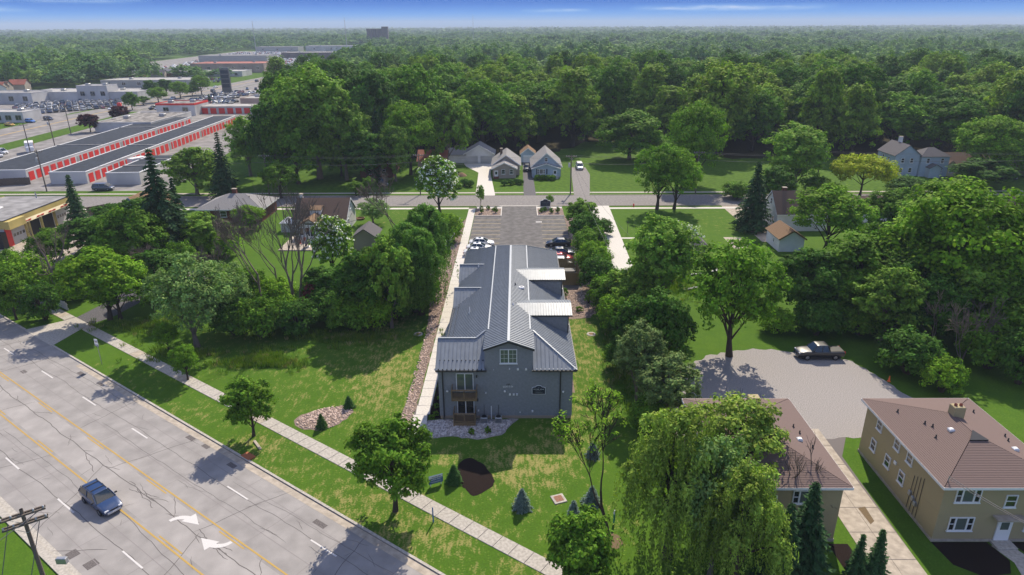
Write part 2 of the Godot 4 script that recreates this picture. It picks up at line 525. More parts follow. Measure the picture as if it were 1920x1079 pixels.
func willow(o: Dictionary) -> Array:
	var rng := RandomNumberGenerator.new()
	rng.seed = o.seed
	var wood := MB.new()
	var green := MB.new()
	green.coloured = true
	var h: float = o.h
	var r: float = o.r
	var col: Color = o.col
	var tr: float = h * 0.035
	var path := trunk_path(wood, h * 0.5, tr, o.get("lean", Vector3.ZERO), rng)
	var tops := []
	for k in int(o.boughs):
		var a := TAU * k * 0.618 + rng.randf() * 0.5
		var f := sqrt((k + 0.6) / float(o.boughs))
		var p := Vector3(cos(a) * r * f * 0.8, h * (0.97 - 0.42 * f * f) + rng.randf_range(-0.5, 0.4), sin(a) * r * f * 0.8)
		tops.append([p, rng.randf_range(0.75, 1.25)])
		limb(wood, path[3 + k % 4], p, tr * 0.42, tr * 0.05, rng, 5, 0.6)
	for q in tops:      # leafy heads from which the strands hang
		for j in 7:
			var d := unit(rng)
			var v0: float = q[1] * rng.randf_range(0.85, 1.2)
			clump(green, rng, q[0] + d * Vector3(r * 0.2, r * 0.12, r * 0.2), Vector3(0.75, 0.5, 0.75) * (r / 6.0), (d + Vector3.UP).normalized(), 42, o.leaf * 1.05, Color(col.r * v0, col.g * v0, col.b * v0), 0.3)
	for k in int(o.strands):
		var b = tops[rng.randi() % tops.size()]
		var spread := r * 0.26
		var s: Vector3 = b[0] + unit(rng) * Vector3(spread, r * 0.12, spread)
		var out := Vector3(s.x, 0, s.z).normalized() if Vector2(s.x, s.z).length() > 0.3 else unit(rng)
		var ln: float = rng.randf_range(0.25, 1.0) * o.hang
		ln = minf(ln, s.y - 0.25)
		var n := int(ln / (o.leaf * 0.42)) + 4
		var drift := rng.randf_range(0.1, 0.8)
		var sway := unit(rng) * 0.5
		var v: float = b[1] * rng.randf_range(0.75, 1.25)
		for j in n:
			var f := (j + 0.5) / n
			var p := s + out * drift * (1.0 - pow(1.0 - f, 2.0)) + Vector3(0, 0.25 * sin(minf(f * 5.0, PI)) - ln * pow(f, 1.25), 0) + sway * f
			p += unit(rng) * 0.20
			var nn := (out * 0.5 + Vector3(0, 0.7 * (1.0 - f) + 0.2, 0) + unit(rng) * 0.8).normalized()
			var t := Vector3(0, -1, 0) + unit(rng) * 0.8
			var q := v * rng.randf_range(0.75, 1.25)
			leaf(green, p, nn, (t - nn * t.dot(nn)).normalized(), o.leaf * rng.randf_range(0.7, 1.3), 0.34, Color(col.r * q, col.g * q, col.b * q))
	return [wood, green]

func bare_branch(mb: MB, rng: RandomNumberGenerator, a: Vector3, dir: Vector3, ln: float, r: float, depth: int, spread: float, tips: Array) -> void:
	var path := [a]
	var radii := [r]
	var p := a
	var d := dir
	for k in 4:
		d = (d + unit(rng) * 0.20 + Vector3(0, 0.05, 0)).normalized()
		p += d * ln / 4
		path.append(p)
		radii.append(maxf(lerpf(r, r * 0.55, (k + 1) / 4.0), 0.024))
	mb.tube(path, radii, 5 if depth > 2 else 3)
	if depth == 0:
		tips.append(p)
		return
	var n := 2 + rng.randi() % 2 + (1 if depth <= 3 else 0)
	for k in n:
		var q: Vector3 = path[4] if k == 0 else path[2 + rng.randi() % 3]
		var nd := (d + unit(rng) * spread + Vector3(0, 0.12, 0)).normalized()
		bare_branch(mb, rng, q, nd, ln * rng.randf_range(0.55, 0.82), r * rng.randf_range(0.42, 0.6), depth - 1, spread, tips)

func bare_tree(o: Dictionary) -> Array:
	var rng := RandomNumberGenerator.new()
	rng.seed = o.seed
	var wood := MB.new()
	var green := MB.new()
	green.coloured = true
	var tips := []
	var stems: int = o.get("stems", 1)
	for k in stems:
		var a := TAU * (k + 0.35) / stems
		var dir: Vector3 = (Vector3(cos(a), 0, sin(a)) * (o.get("open", 0.16) if stems > 1 else 0.03) + Vector3.UP + o.get("lean", Vector3.ZERO)).normalized()
		bare_branch(wood, rng, Vector3(cos(a), 0, sin(a)) * (0.25 if stems > 1 else 0.0) + Vector3(0, -0.1, 0), dir, o.h * 0.42, o.get("thick", o.h * 0.018), o.get("depth", 4), o.get("spread", 0.6), tips)
	if o.has("per"):
		for p in tips:
			if rng.randf() < o.get("leafed", 0.5):
				clump(green, rng, p, Vector3(0.45, 0.35, 0.45) * o.get("fluff", 1.0), Vector3.UP, o.per, o.leaf, o.col, 0.3)
	return [wood, green]

func shrub(o: Dictionary) -> Array:
	var rng := RandomNumberGenerator.new()
	rng.seed = o.seed
	var wood := MB.new()
	var green := MB.new()
	green.coloured = true
	var h: float = o.h
	var r: float = o.r
	var col: Color = o.col
	for k in 6:
		var a := TAU * k / 6.0 + rng.randf()
		limb(wood, Vector3(cos(a) * 0.08, -0.05, sin(a) * 0.08), Vector3(cos(a) * r * 0.6, h * rng.randf_range(0.45, 0.8), sin(a) * r * 0.6), 0.05 * h, 0.012 * h, rng, 4)
	for k in int(o.clumps):
		var d := unit(rng)
		d.y = absf(d.y) if rng.randf() < 0.85 else -0.25
		var p := Vector3(d.x * r, h * 0.42 + d.y * h * 0.56, d.z * r) * Vector3(1, 1, 1)
		p = p.lerp(Vector3(0, h * 0.4, 0), 1.0 - rng.randf_range(0.6, 1.0))
		var v := rng.randf_range(0.7, 1.3)
		var cr := r * rng.randf_range(0.16, 0.28)
		clump(green, rng, p, Vector3(cr, cr * 0.75, cr), d, o.per, o.leaf, Color(col.r * v, col.g * v, col.b * v), 0.3, o.get("flower", 0.0))
	return [wood, green]

# a prototype is a pair of meshes; plant() makes one thing of it
func sort_of(key: String, built: Array, bark: String, green: String) -> void:
	protos[key] = [built[0].mesh(M[bark]), built[1].mesh(M[green]) if built[1].v.size() else null]

func plant(key: String, called: String, at: Vector3, turn: float, size: Vector3, label: String, category: String, group := "", crown := "crown", trunk := "trunk") -> Node3D:
	var o := thing(called, label, category, at, turn, group)
	o.scale = size
	var p = protos[key]
	put(trunk, p[0], null, o)
	if p[1]:
		put(crown, p[1], null, o)
	return o

# ---------------------------------------------------------------- the setting
func rp(s: float, nn: float, y := 0.0) -> Vector3:   # a point of the arterial road: s along, nn across
	return RD * s + RN * nn + Vector3(0, y, 0)

func flat(pts: Array, y: float) -> MB:
	var mb := MB.new()
	var q := []
	for p in pts:
		q.append(Vector3(p.x, y, p.y))
	mb.poly(q)
	return mb

func slab(pts: Array, y0: float, y1: float) -> MB:
	var mb := MB.new()
	var q := []
	for p in pts:
		q.append(Vector3(p.x, y1, p.y))
	mb.prism(q, y1 - y0)
	return mb

func rect(x0: float, x1: float, z0: float, z1: float) -> Array:
	return [Vector2(x0, z0), Vector2(x1, z0), Vector2(x1, z1), Vector2(x0, z1)]

func rrect(s0: float, s1: float, n0: float, n1: float) -> Array:
	var out := []
	for q in [[s0, n0], [s1, n0], [s1, n1], [s0, n1]]:
		var p := rp(q[0], q[1])
		out.append(Vector2(p.x, p.z))
	return out

func ribbon(mb: MB, pts: Array, w: float, y: float, taper := true) -> void:
	for k in pts.size() - 1:
		var a: Vector3 = pts[k]; var b: Vector3 = pts[k + 1]
		var d := (b - a).normalized()
		var sd := Vector3(-d.z, 0, d.x)
		var w0 := w * (0.35 if taper and k == 0 else 1.0) / 2
		var w1 := w * (0.35 if taper and k == pts.size() - 2 else 1.0) / 2
		a.y = y; b.y = y
		mb.quad(a - sd * w0 + sd * w0 * 2, b - sd * w1 + sd * w1 * 2, b - sd * w1, a - sd * w0)

func jagged(rng: RandomNumberGenerator, a: Vector3, b: Vector3, step: float, wob: float) -> Array:
	var n := maxi(2, int(a.distance_to(b) / step))
	var d := (b - a).normalized()
	var sd := Vector3(-d.z, 0, d.x)
	var out := []
	var off := 0.0
	for k in n + 1:
		off = off * 0.82 + rng.randf_range(-wob, wob)
		out.append(a.lerp(b, float(k) / n) + sd * off + d * rng.randf_range(-0.3, 0.3) * step)
	return out

func lawn_texture(x0: float, x1: float, z0: float, z1: float, w: int, h: int) -> ImageTexture:
	# green turf (even in tone) with the pale dry straw of seeding mulch showing through where the photograph shows thin, newly seeded ground
	var big := noise(71, 0.008, 4).get_image(w, h).get_data()
	var midn := noise(72, 0.05, 5).get_image(w, h).get_data()
	var fin := noise(73, 0.45, 2).get_image(w, h).get_data()
	var streak_src := noise(74, 0.22, 3).get_image(w, h / 4)
	streak_src.resize(w, h)
	var streak := streak_src.get_data()
	var straw := PackedFloat32Array()
	straw.resize(w * h)
	# [x, z, rx, rz, strength]: where thin turf lies
	var spots := [
		[-15.5, -70, 4.2, 9, 0.95], [-18, -82, 5, 8, 0.75], [-20, -72, 6, 7, 0.55], [-25, -66, 6, 4, 0.45], [-16, -62, 4, 5, 0.55],
		[0.5, -52.5, 4.5, 4, 1.0], [3.5, -55, 2.8, 5, 0.9], [6, -62, 2.6, 9, 0.75], [8.5, -75, 2.6, 8, 0.8], [8.2, -84, 2.6, 5, 0.8], [-6.6, -53.8, 2.4, 1.6, 0.8], [-5, -55, 4, 2, 0.4],
		[1.5, -45, 5, 3, 0.3], [-2, -49, 3, 4, 0.35], [-9, -60, 3, 4, 0.5], [7.5, -44.5, 2.5, 3, 0.35], [10.2, -68, 1.2, 9, 0.5],
		[-14.5, -47.5, 6, 3.2, 0.75], [-8, -43.5, 6, 3, 0.85], [-22, -53, 7, 3, 0.5], [-35, -62, 8, 3, 0.45], [-46, -70, 7, 3, 0.3], [-26, -55.5, 4, 2.5, 0.8], [0, -38, 6, 3, 0.7],
		[-30, -75, 8, 5, 0.4], [-36, -80, 6, 4, 0.3], [28, -117, 8, 12, 0.25], [38, -135, 10, 8, 0.25], [20, -98, 4, 6, 0.5], [12.2, -90, 2, 6, 0.5], [-30, -143, 8, 4, 0.35], [-26, -138, 5, 6, 0.3]]
	for s in spots:
		var cx: float = (s[0] - x0) / (x1 - x0) * w
		var cz: float = (s[1] - z0) / (z1 - z0) * h
		var rx: float = s[2] / (x1 - x0) * w * 1.5
		var rz: float = s[3] / (z1 - z0) * h * 1.5
		for j in range(maxi(0, int(cz - rz)), mini(h, int(cz + rz))):
			for i in range(maxi(0, int(cx - rx)), mini(w, int(cx + rx))):
				var e := ((i - cx) / rx) ** 2 + ((j - cz) / rz) ** 2
				if e < 1.0:
					straw[j * w + i] = maxf(straw[j * w + i], s[4] * (1.0 - e) * 1.15)
	var out := PackedByteArray()
	out.resize(w * h * 3)
	var g0 := Vector3(0.043, 0.108, 0.006)
	var g1 := Vector3(0.074, 0.148, 0.009)
	var dry_straw := Vector3(0.30, 0.25, 0.095)
	for k in w * h:
		var b := big[k] / 255.0
		var m := midn[k] / 255.0
		var f := fin[k] / 255.0
		var t := clampf(b * 0.3 + m * 0.6 + 0.05, 0.0, 1.0)
		var c := g0.lerp(g1, t) * (0.68 + 0.6 * f)
		var a := straw[k]
		if a > 0.0:
			var st := streak[k] / 255.0
			var q := clampf((a * 0.80 + (st - 0.5) * 1.25 + (f - 0.5) * 1.3 + (m - 0.5) * 1.2 - 0.62) * 1.5, 0.0, 0.72)
			c = c.lerp(dry_straw * (0.8 + 0.4 * f), q)
		elif f > 0.80:
			c = c.lerp(dry_straw, 0.10)
		out[k * 3] = int(clampf(pow(c.x, 0.4545), 0, 1) * 255)
		out[k * 3 + 1] = int(clampf(pow(c.y, 0.4545), 0, 1) * 255)
		out[k * 3 + 2] = int(clampf(pow(c.z, 0.4545), 0, 1) * 255)
	return ImageTexture.create_from_image(Image.create_from_data(w, h, false, Image.FORMAT_RGB8, out))

func ragged(pts: Array, step := 0.5, amp := 0.14) -> Array:
	# an uneven outline, as loose material has
	var rng := RandomNumberGenerator.new()
	rng.seed = pts.size() * 77 + int(pts[0].x * 10)
	var out := []
	for k in pts.size():
		var a: Vector2 = pts[k]; var b: Vector2 = pts[(k + 1) % pts.size()]
		var n := maxi(1, int(a.distance_to(b) / step))
		for j in n:
			var nn := (b - a).normalized().orthogonal()
			out.append(a.lerp(b, float(j) / n) + nn * (rng.randf_range(-amp, amp) if j > 0 else 0.0))
	return out if Geometry2D.triangulate_polygon(PackedVector2Array(out)).size() else pts

func make_ground() -> void:
	var rng := RandomNumberGenerator.new()
	rng.seed = 5
	struct("ground", flat(rect(-7000, 7000, -9000, 1200), -0.012), M.far_grass)
	# mown turf round the buildings
	var lx0 := -102.0; var lx1 := 70.0; var lz0 := -166.0; var lz1 := -30.0
	var turf := mat("turf", Color(1, 1, 1), 0.95, 0, 0.2)
	turf.albedo_texture = lawn_texture(lx0, lx1, lz0, lz1, 2048, 1620)
	relief(turf, null, 4)
	turf.heightmap_enabled = false
	var lm := MB.new()
	lm.quad_uv(Vector3(lx0, 0, lz1), Vector3(lx1, 0, lz1), Vector3(lx1, 0, lz0), Vector3(lx0, 0, lz0), Rect2(0, 0, 1, 1))
	struct("lawn", lm, turf)
	# ---- the arterial road
	var road := struct("main_road", flat(rrect(-420, 60, 12.3, 28.45), 0.010), M.road_concrete)
	put("turning_lane", flat(rrect(-420, 60, 18.4, 21.45), 0.0125), M.lane_concrete, road)
	var kerb := MB.new()
	for seg in [[-420.0, -103.0], [-94.6, 60.0]]:
		kerb.prism([rp(seg[0], 28.45, 0.11), rp(seg[1], 28.45, 0.11), rp(seg[1], 28.67, 0.11), rp(seg[0], 28.67, 0.11)], 0.13)
	kerb.prism([rp(-420, 11.7, 0.10), rp(60, 11.7, 0.10), rp(60, 12.3, 0.10), rp(-420, 12.3, 0.10)], 0.12)
	struct("kerb", kerb, M.walk_concrete)
	struct("gutter", flat(rrect(-86, 60, 27.75, 28.44), 0.016), M.drive_concrete)
	struct("near_gutter", flat(rrect(-420, 60, 12.31, 12.75), 0.016), M.walk_concrete)
	struct("kerb_lip", flat(rrect(-86, 60, 28.40, 28.46), 0.022), M.crack)
	# slab joints, cracks and patches in the concrete
	var pale := MB.new()
	for nn in [14.0, 16.7, 23.4, 26.4]:
		ribbon(pale, jagged(rng, rp(-140, nn), rp(20, nn), 2.5, 0.03), 0.05, 0.0155)
	var s := -140.0
	while s < 0:
		ribbon(pale, jagged(rng, rp(s, 21.9), rp(s + rng.randf_range(-0.4, 0.4), 28.2), 1.2, 0.04), 0.055, 0.0155)
		ribbon(pale, jagged(rng, rp(s + 1.7, 12.6), rp(s + 1.9, 18.2), 1.2, 0.04), 0.055, 0.0155)
		s += 6.1
	stuff(put("slab_joint", pale, M.joint_pale, road))
	var dark := MB.new()
	# the long crack down the turning lane, with its branches
	var spine := jagged(rng, rp(-130, 20.2), rp(10, 20.5), 0.8, 0.10)
	ribbon(dark, spine, 0.065, 0.0165)
	for k in range(4, spine.size() - 2, 5):
		if rng.randf() < 0.75:
			var a: Vector3 = spine[k]
			ribbon(dark, jagged(rng, a, a + RD * rng.randf_range(-2.5, 2.5) + RN * rng.randf_range(-1.4, 1.4), 0.35, 0.12), 0.05, 0.0162)
	for q in [[-58, 20.4, -52.5, 19.8], [-57, 20.0, -53.5, 20.9], [-56, 20.7, -53, 20.1], [-47, 20.6, -42, 20.0], [-51, 20.1, -47.5, 21.2], [-66, 20.2, -62, 19.0], [-46, 20.0, -42.5, 20.9]]:
		ribbon(dark, jagged(rng, rp(q[0], q[1]), rp(q[2], q[3]), 0.3, 0.13), 0.055, 0.0162)
	# cracks across
	for q in [[-104, 12.6, -99, 28], [-83, 12.7, -80.5, 21.5], [-70.5, 12.8, -68.5, 18], [-71.0, 21.4, -71.8, 28.2], [-57.5, 12.5, -62.5, 20.2], [-61.5, 20.2, -59, 28.0], [-50.5, 15.2, -54.2, 12.5], [-42, 12.5, -46.5, 20.4], [-47.0, 20.4, -44.8, 28.2], [-33, 21, -35, 28], [-92, 20, -90.5, 28]]:
		ribbon(dark, jagged(rng, rp(q[0], q[1]), rp(q[2], q[3]), 0.7, 0.10), 0.055, 0.0164)
	for q in [[-118, 15.2, -30, 15.7, 0.05], [-130, 25.0, -20, 25.3, 0.04], [-77, 17.0, -58, 17.3, 0.035], [-56, 18.0, -40, 17.0, 0.045], [-96, 26.6, -72, 27.0, 0.04], [-70, 23.6, -40, 23.8, 0.035], [-50, 25.8, -30, 26.4, 0.03], [-88, 17.4, -76, 16.6, 0.035]]:
		ribbon(dark, jagged(rng, rp(q[0], q[1]), rp(q[2], q[3]), 0.9, 0.09), q[4] * 0.95, 0.0163)
	for k in 70:
		var a := rp(rng.randf_range(-120, -25), rng.randf_range(13, 28))
		ribbon(dark, jagged(rng, a, a + RD * rng.randf_range(-2.5, 2.5) + RN * rng.randf_range(-1.2, 1.2), 0.35, 0.09), rng.randf_range(0.018, 0.04), 0.0161)
	stuff(put("crack", dark, M.crack, road))
	for q in [[-84, 27.0, 1.4, 0.5], [-79.5, 27.2, 1.3, 0.4], [-60.5, 27.2, 1.2, 0.5], [-57.8, 27.3, 1.0, 0.45], [-53, 27.0, 1.1, 0.5], [-50.5, 13.2, 0.9, 0.9], [-90, 23.2, 1.0, 0.5], [-40, 26.6, 1.4, 0.5]]:
		put("patch", flat(rrect(q[0], q[0] + q[2], q[1], q[1] + q[3]), 0.0145), M.patch, road)
	# paint
	for nn in [18.05, 21.75]:
		put("yellow_line", flat(rrect(-420, 60, nn - 0.07, nn + 0.07), 0.020), M.yellow_paint, road)
		var inward := 0.28 if nn < 20 else -0.28
		s = -130.0 if nn < 20 else -126.5
		while s < 30:
			put("yellow_dash", flat(rrect(s, s + 3.4, nn + inward - 0.06, nn + inward + 0.06), 0.020), M.yellow_paint, road)
			s += 11.6
	for q in [[-120.6, 24.9], [-109.7, 24.8], [-98.8, 24.6], [-88, 24.8], [-77.4, 24.85], [-66.5, 24.9], [-50, 25.2], [-38.4, 25.2], [-27, 25.2], [-16, 25.2], [-93, 15.1], [-82, 15.2], [-71.3, 15.3], [-60.6, 15.55], [-49.5, 15.75], [-38.5, 15.8]]:
		put("white_dash", flat(rrect(q[0], q[0] + 3.1, q[1] - 0.07, q[1] + 0.07), 0.020), M.white_paint, road)
	put("turn_arrow", turn_arrow(1.0, -48.6, 20.6), M.white_paint, road)
	put("turn_arrow", turn_arrow(-1.0, -44.6, 20.5), M.white_paint, road)
	put("manhole_cover", flat(rrect(-52.8, -51.9, 12.9, 13.7), 0.0185), M.patch, road)
	# ---- pavement along it, slab by slab
	var walk := struct("pavement", flat(rrect(-430, 60, 33.05, 34.5), 0.008), M.joint)
	var slabs := []
	for k in 3:
		slabs.append(null)
	s = -118.0
	var kinds := [M.walk_concrete, M.new_concrete, M.drive_concrete]
	var meshes := []
	var unit_slab := MB.new()
	unit_slab.bbox(Vector3(0, 0.02, 0), Vector3(1.48, 0.06, 1.44), 0.012)
	while s < 8:
		if s < -101.8 or s > -97.4:
			var o := put("slab", unit_slab.mesh(null), M.new_concrete if s > -64.0 and s < -61.5 else (M.drive_concrete if rng.randf() < 0.16 else M.walk_concrete), walk)
			o.position = rp(s, 33.78, rng.randf_range(-0.004, 0.004))
			o.rotation.y = -atan2(RD.z, RD.x)
		s += 1.52
	# driveway apron and asphalt drive on the left
	struct("driveway_apron", slab([Vector2(rp(-103.0, 28.4).x, rp(-103.0, 28.4).z), Vector2(rp(-94.4, 28.4).x, rp(-94.4, 28.4).z), Vector2(rp(-96.8, 32.9).x, rp(-96.8, 32.9).z), Vector2(rp(-97.3, 34.5).x, rp(-97.3, 34.5).z), Vector2(rp(-101.9, 34.5).x, rp(-101.9, 34.5).z), Vector2(rp(-101.9, 32.9).x, rp(-101.9, 32.9).z)], -0.05, 0.034), M.walk_concrete)
	struct("driveway", flat([Vector2(-62.9, -86.3), Vector2(-59.6, -84.2), Vector2(-57.6, -87.5), Vector2(-56.5, -93), Vector2(-55.5, -100), Vector2(-53, -107), Vector2(-58, -110), Vector2(-60.5, -103), Vector2(-61.5, -94)], 0.010), M.dark_asphalt)
	struct("gravel_pad", flat(ragged([Vector2(-58, -95.5), Vector2(-49, -95), Vector2(-46, -103), Vector2(-53, -108), Vector2(-60, -103)], 0.7, 0.28), 0.014), M.gravel)
	# ---- the side street
	struct("side_road", flat(rect(-420, 420, -159.75, -149.6), 0.010), M.side_asphalt)
	var sk := MB.new()
	for seg in [[-400.0, -3.9], [5.0, 15.9], [21.1, 400.0]]:
		sk.box(seg[0], seg[1], -0.02, 0.10, -149.6, -149.42)
	for seg in [[-400.0, -9.9], [-5.3, 1.6], [4.8, 13.9], [17.8, 400.0]]:
		sk.box(seg[0], seg[1], -0.02, 0.10, -159.93, -159.75)
	struct("side_kerb", sk, M.drive_concrete)
	var near_walk := MB.new()
	near_walk.box(-400, -10.8, -0.03, 0.03, -148.2, -146.9)
	near_walk.box(-9.0, -3.5, -0.03, 0.05, -148.6, -147.3)
	near_walk.box(4.5, 10.2, -0.03, 0.05, -148.6, -147.3)
	near_walk.box(20.9, 400, -0.03, 0.03, -148.0, -146.7)
	struct("side_pavement", near_walk, M.new_concrete)
	struct("far_pavement", flat(rect(-400, 400, -163.3, -162.1), 0.012), M.walk_concrete)
	# ---- parking lot of the apartment house
	var lot := struct("parking_lot", flat([Vector2(-9.15, -97.5), Vector2(10.2, -97.5), Vector2(10.2, -140.9), Vector2(5.3, -140.9), Vector2(4.6, -141.6), Vector2(4.6, -149.55), Vector2(-3.5, -149.55), Vector2(-3.5, -141.6), Vector2(-4.2, -140.9), Vector2(-9.15, -140.9)], 0.014), M.lot_asphalt)
	for k in 14:
		var z := -137.8 + k * 2.7
		put("bay_line", flat(rect(-9.1, -3.3, z - 0.06, z + 0.06), 0.020), M.lot_paint, lot)
		if z < -108:
			put("bay_line", flat(rect(5.0, 10.1, z - 0.06, z + 0.06), 0.020), M.lot_paint, lot)
	put("painted_mark", flat(rect(4.0, 5.3, -136.5, -135.9), 0.020), M.white_paint, lot)
	for q in [[-9.15, -3.5, 0.7], [4.6, 10.3, 0.7]]:
		var isl := MB.new()
		isl.box(q[0], q[1], -0.02, 0.15, -141.05, -140.85)
		isl.box((q[1] - 0.0 if q[0] < 0 else q[0] - 0.2), (q[1] + 0.2 if q[0] < 0 else q[0]), -0.02, 0.15, -148.6, -140.85)
		isl.box(q[0], q[1], -0.02, 0.17, -148.75, -148.6)
		struct("island_kerb", isl, M.new_concrete)
		struct("island_bed", flat(rect(q[0], q[1], -147.3, -141.05), 0.05), M.rock_bed)
	struct("apron_strip", flat(rect(-5.5, 6.5, -149.9, -149.5), 0.018), M.new_concrete)
	# ---- walk beside the apartment house, panel by panel
	var side := struct("footpath", flat([Vector2(-11.25, -57.6), Vector2(-9.75, -58.0), Vector2(-9.25, -63), Vector2(-9.25, -148.2), Vector2(-10.75, -148.2), Vector2(-10.75, -66)], 0.008), M.joint)
	var panel := MB.new()
	panel.bbox(Vector3(0, 0.02, 0), Vector3(1.50, 0.06, 1.78), 0.012)
	var pm := panel.mesh(null)
	var z0 := -58.7
	while z0 > -147.5:
		var bend := clampf((z0 + 65.0) / 7.0, 0.0, 1.0)
		var o := put("slab", pm, M.new_concrete, side)
		o.position = Vector3(-10.0 - 0.5 * bend * bend, 0, z0)
		o.rotation.y = 0.14 * bend
		z0 -= 1.82
	struct("rock_strip", flat(ragged([Vector2(-11.3, -57.5), Vector2(-10.8, -66), Vector2(-10.8, -140), Vector2(-11.3, -133), Vector2(-13.2, -110), Vector2(-14.6, -101), Vector2(-12.9, -92), Vector2(-12.1, -80), Vector2(-11.8, -68), Vector2(-12.4, -58.5)]), 0.02), M.rock_bed)
	struct("rock_border", flat(ragged([Vector2(10.2, -140.8), Vector2(12.6, -140.8), Vector2(12.4, -110), Vector2(11.8, -97), Vector2(11.4, -90), Vector2(10.4, -86.6), Vector2(7.2, -86.2), Vector2(6.0, -88), Vector2(6.0, -98), Vector2(10.2, -98)]), 0.02), M.rock_bed)
	struct("rock_bed_front", flat(ragged([Vector2(-10.9, -58.3), Vector2(-9.6, -57.0), Vector2(-6.5, -57.4), Vector2(-4.0, -56.8), Vector2(-1.6, -57.6), Vector2(0.2, -60.6), Vector2(-8.0, -60.6), Vector2(-9.2, -60.4)]), 0.02), M.gravel)
	struct("mulch_bed_side", flat(ragged([Vector2(-9.2, -60.4), Vector2(-8.0, -60.6), Vector2(-8.0, -70), Vector2(-9.2, -70), Vector2(-9.2, -63), Vector2(-9.7, -60.2)]), 0.018), M.mulch)
	struct("rock_edge_side", flat(rect(-9.2, -7.9, -97, -70), 0.016), M.rock_bed)
	struct("rock_edge_east", flat(rect(5.5, 6.5, -86.5, -66), 0.016), M.rock_bed)
	var bed := []
	for k in 24:
		var a := TAU * k / 24.0
		bed.append(Vector2(-3.9 + cos(a) * 1.5 * (1 + 0.16 * sin(a * 2 + 0.6) + 0.08 * sin(a * 5)) + 0.35 * sin(a), -51.0 + sin(a) * 2.7 * (1 + 0.10 * cos(a * 3))))
	struct("mulch_bed_round", flat(ragged(bed, 0.25, 0.09), 0.02), M.mulch)
	struct("rock_bed_teardrop", flat(ragged([Vector2(-23.4, -60.3), Vector2(-23.0, -61.4), Vector2(-21.6, -62.4), Vector2(-19.8, -62.9), Vector2(-18.6, -63.6), Vector2(-17.8, -63.3), Vector2(-17.5, -62.0), Vector2(-17.9, -60.6), Vector2(-18.9, -59.3), Vector2(-20.0, -58.5), Vector2(-21.8, -58.6), Vector2(-23.0, -59.4)]), 0.02), M.rock_bed)
	var ring := []
	for k in 20:
		ring.append(Vector2(7.45 + cos(TAU * k / 20) * 0.95 * rng.randf_range(0.94, 1.06), -42.7 + sin(TAU * k / 20) * 0.95 * rng.randf_range(0.94, 1.06)))
	struct("bark_ring", flat(ring, 0.02), M.bark_chips)
	# loose stones that stand proud of the beds, too many to count
	stones(rng)
	# ---- right-hand side: drives, gravel yard
	struct("concrete_drive", flat([Vector2(15.8, -105), Vector2(19.7, -105), Vector2(21.0, -149.6), Vector2(16.6, -149.6)], 0.010), M.new_concrete)
	struct("garden_path", flat(rect(20.0, 26, -125.0, -124.2), 0.012), M.new_concrete)
	struct("gravel_yard", flat(ragged([Vector2(15, -57), Vector2(33.5, -57), Vector2(42.5, -57.8), Vector2(44, -63), Vector2(43, -66), Vector2(41, -73.5), Vector2(36, -75.8), Vector2(30, -77), Vector2(23.5, -75), Vector2(19.5, -71), Vector2(15, -66)], 0.7, 0.28), 0.012), M.gravel)
	var dr := struct("apartment_drive", flat([Vector2(26.9, -36), Vector2(30.6, -36), Vector2(31.0, -54), Vector2(33.6, -58.6), Vector2(31, -59.6), Vector2(26.9, -59.4)], 0.010), M.joint)
	var zz := -36.2
	while zz > -58:
		for x in [27.85, 29.75]:
			var w := MB.new()
			w.bbox(Vector3(0, 0.0, 0), Vector3(1.88, 0.06, 2.96), 0.012)
			put("slab", w, M.drive_concrete, dr).position = Vector3(x, 0, zz)
		zz -= 3.0
	put("oil_stain", flat([Vector2(29.0, -46.6), Vector2(29.7, -46.8), Vector2(29.6, -45.0), Vector2(29.1, -44.6)], 0.036), M.bark_chips, dr)
	struct("side_patio", flat(rect(40, 43.8, -125, -118), 0.012), M.drive_concrete)
	struct("garage_drive", flat([Vector2(46.5, -122), Vector2(52, -121.5), Vector2(50.5, -149.6), Vector2(46.5, -149.6)], 0.010), M.drive_concrete)
	# ---- drives across the side street
	struct("white_drive", flat([Vector2(-10.0, -159.8), Vector2(-5.2, -159.8), Vector2(-7.3, -186), Vector2(-7.2, -200.5), Vector2(-15.8, -200.5), Vector2(-14.8, -196), Vector2(-10.7, -187)], 0.014), M.new_concrete)
	struct("middle_drive", flat([Vector2(1.7, -159.8), Vector2(4.7, -159.8), Vector2(4.3, -202), Vector2(1.8, -202)], 0.014), M.dark_asphalt)
	struct("right_drive", flat([Vector2(13.9, -159.8), Vector2(17.7, -159.8), Vector2(20.2, -184), Vector2(19.9, -194), Vector2(16, -194), Vector2(15.1, -183)], 0.014), M.side_asphalt)
	# ---- the storage yard and the boulevard
	struct("storage_yard", flat([Vector2(-170, -166), Vector2(-88, -166), Vector2(-96, -235), Vector2(-108, -330), Vector2(-178, -330), Vector2(-172, -230)], 0.006), M.boulevard_asphalt)
	struct("boulevard", flat([Vector2(-178, -165), Vector2(-206, -165), Vector2(-212, -325), Vector2(-206, -620), Vector2(-196, -900), Vector2(-178, -900), Vector2(-186, -560), Vector2(-188, -330)], 0.010), M.boulevard_asphalt)
	struct("boulevard_stripe", flat([Vector2(-192.4, -165), Vector2(-193.2, -165), Vector2(-201.6, -330), Vector2(-196.5, -620), Vector2(-195.9, -620), Vector2(-200.8, -330)], 0.018), M.yellow_paint)
	struct("dealer_lot", flat([Vector2(-206.5, -300), Vector2(-300, -330), Vector2(-300, -480), Vector2(-208, -480), Vector2(-214.5, -330)], 0.006), M.boulevard_asphalt)
	struct("east_lot", flat([Vector2(-187.5, -335), Vector2(-120, -335), Vector2(-130, -520), Vector2(-185.5, -560)], 0.006), M.boulevard_asphalt)
	struct("far_lot", flat([Vector2(-420, -640), Vector2(-207, -640), Vector2(-196, -900), Vector2(-250, -1130), Vector2(-460, -1180)], 0.006), M.boulevard_asphalt)
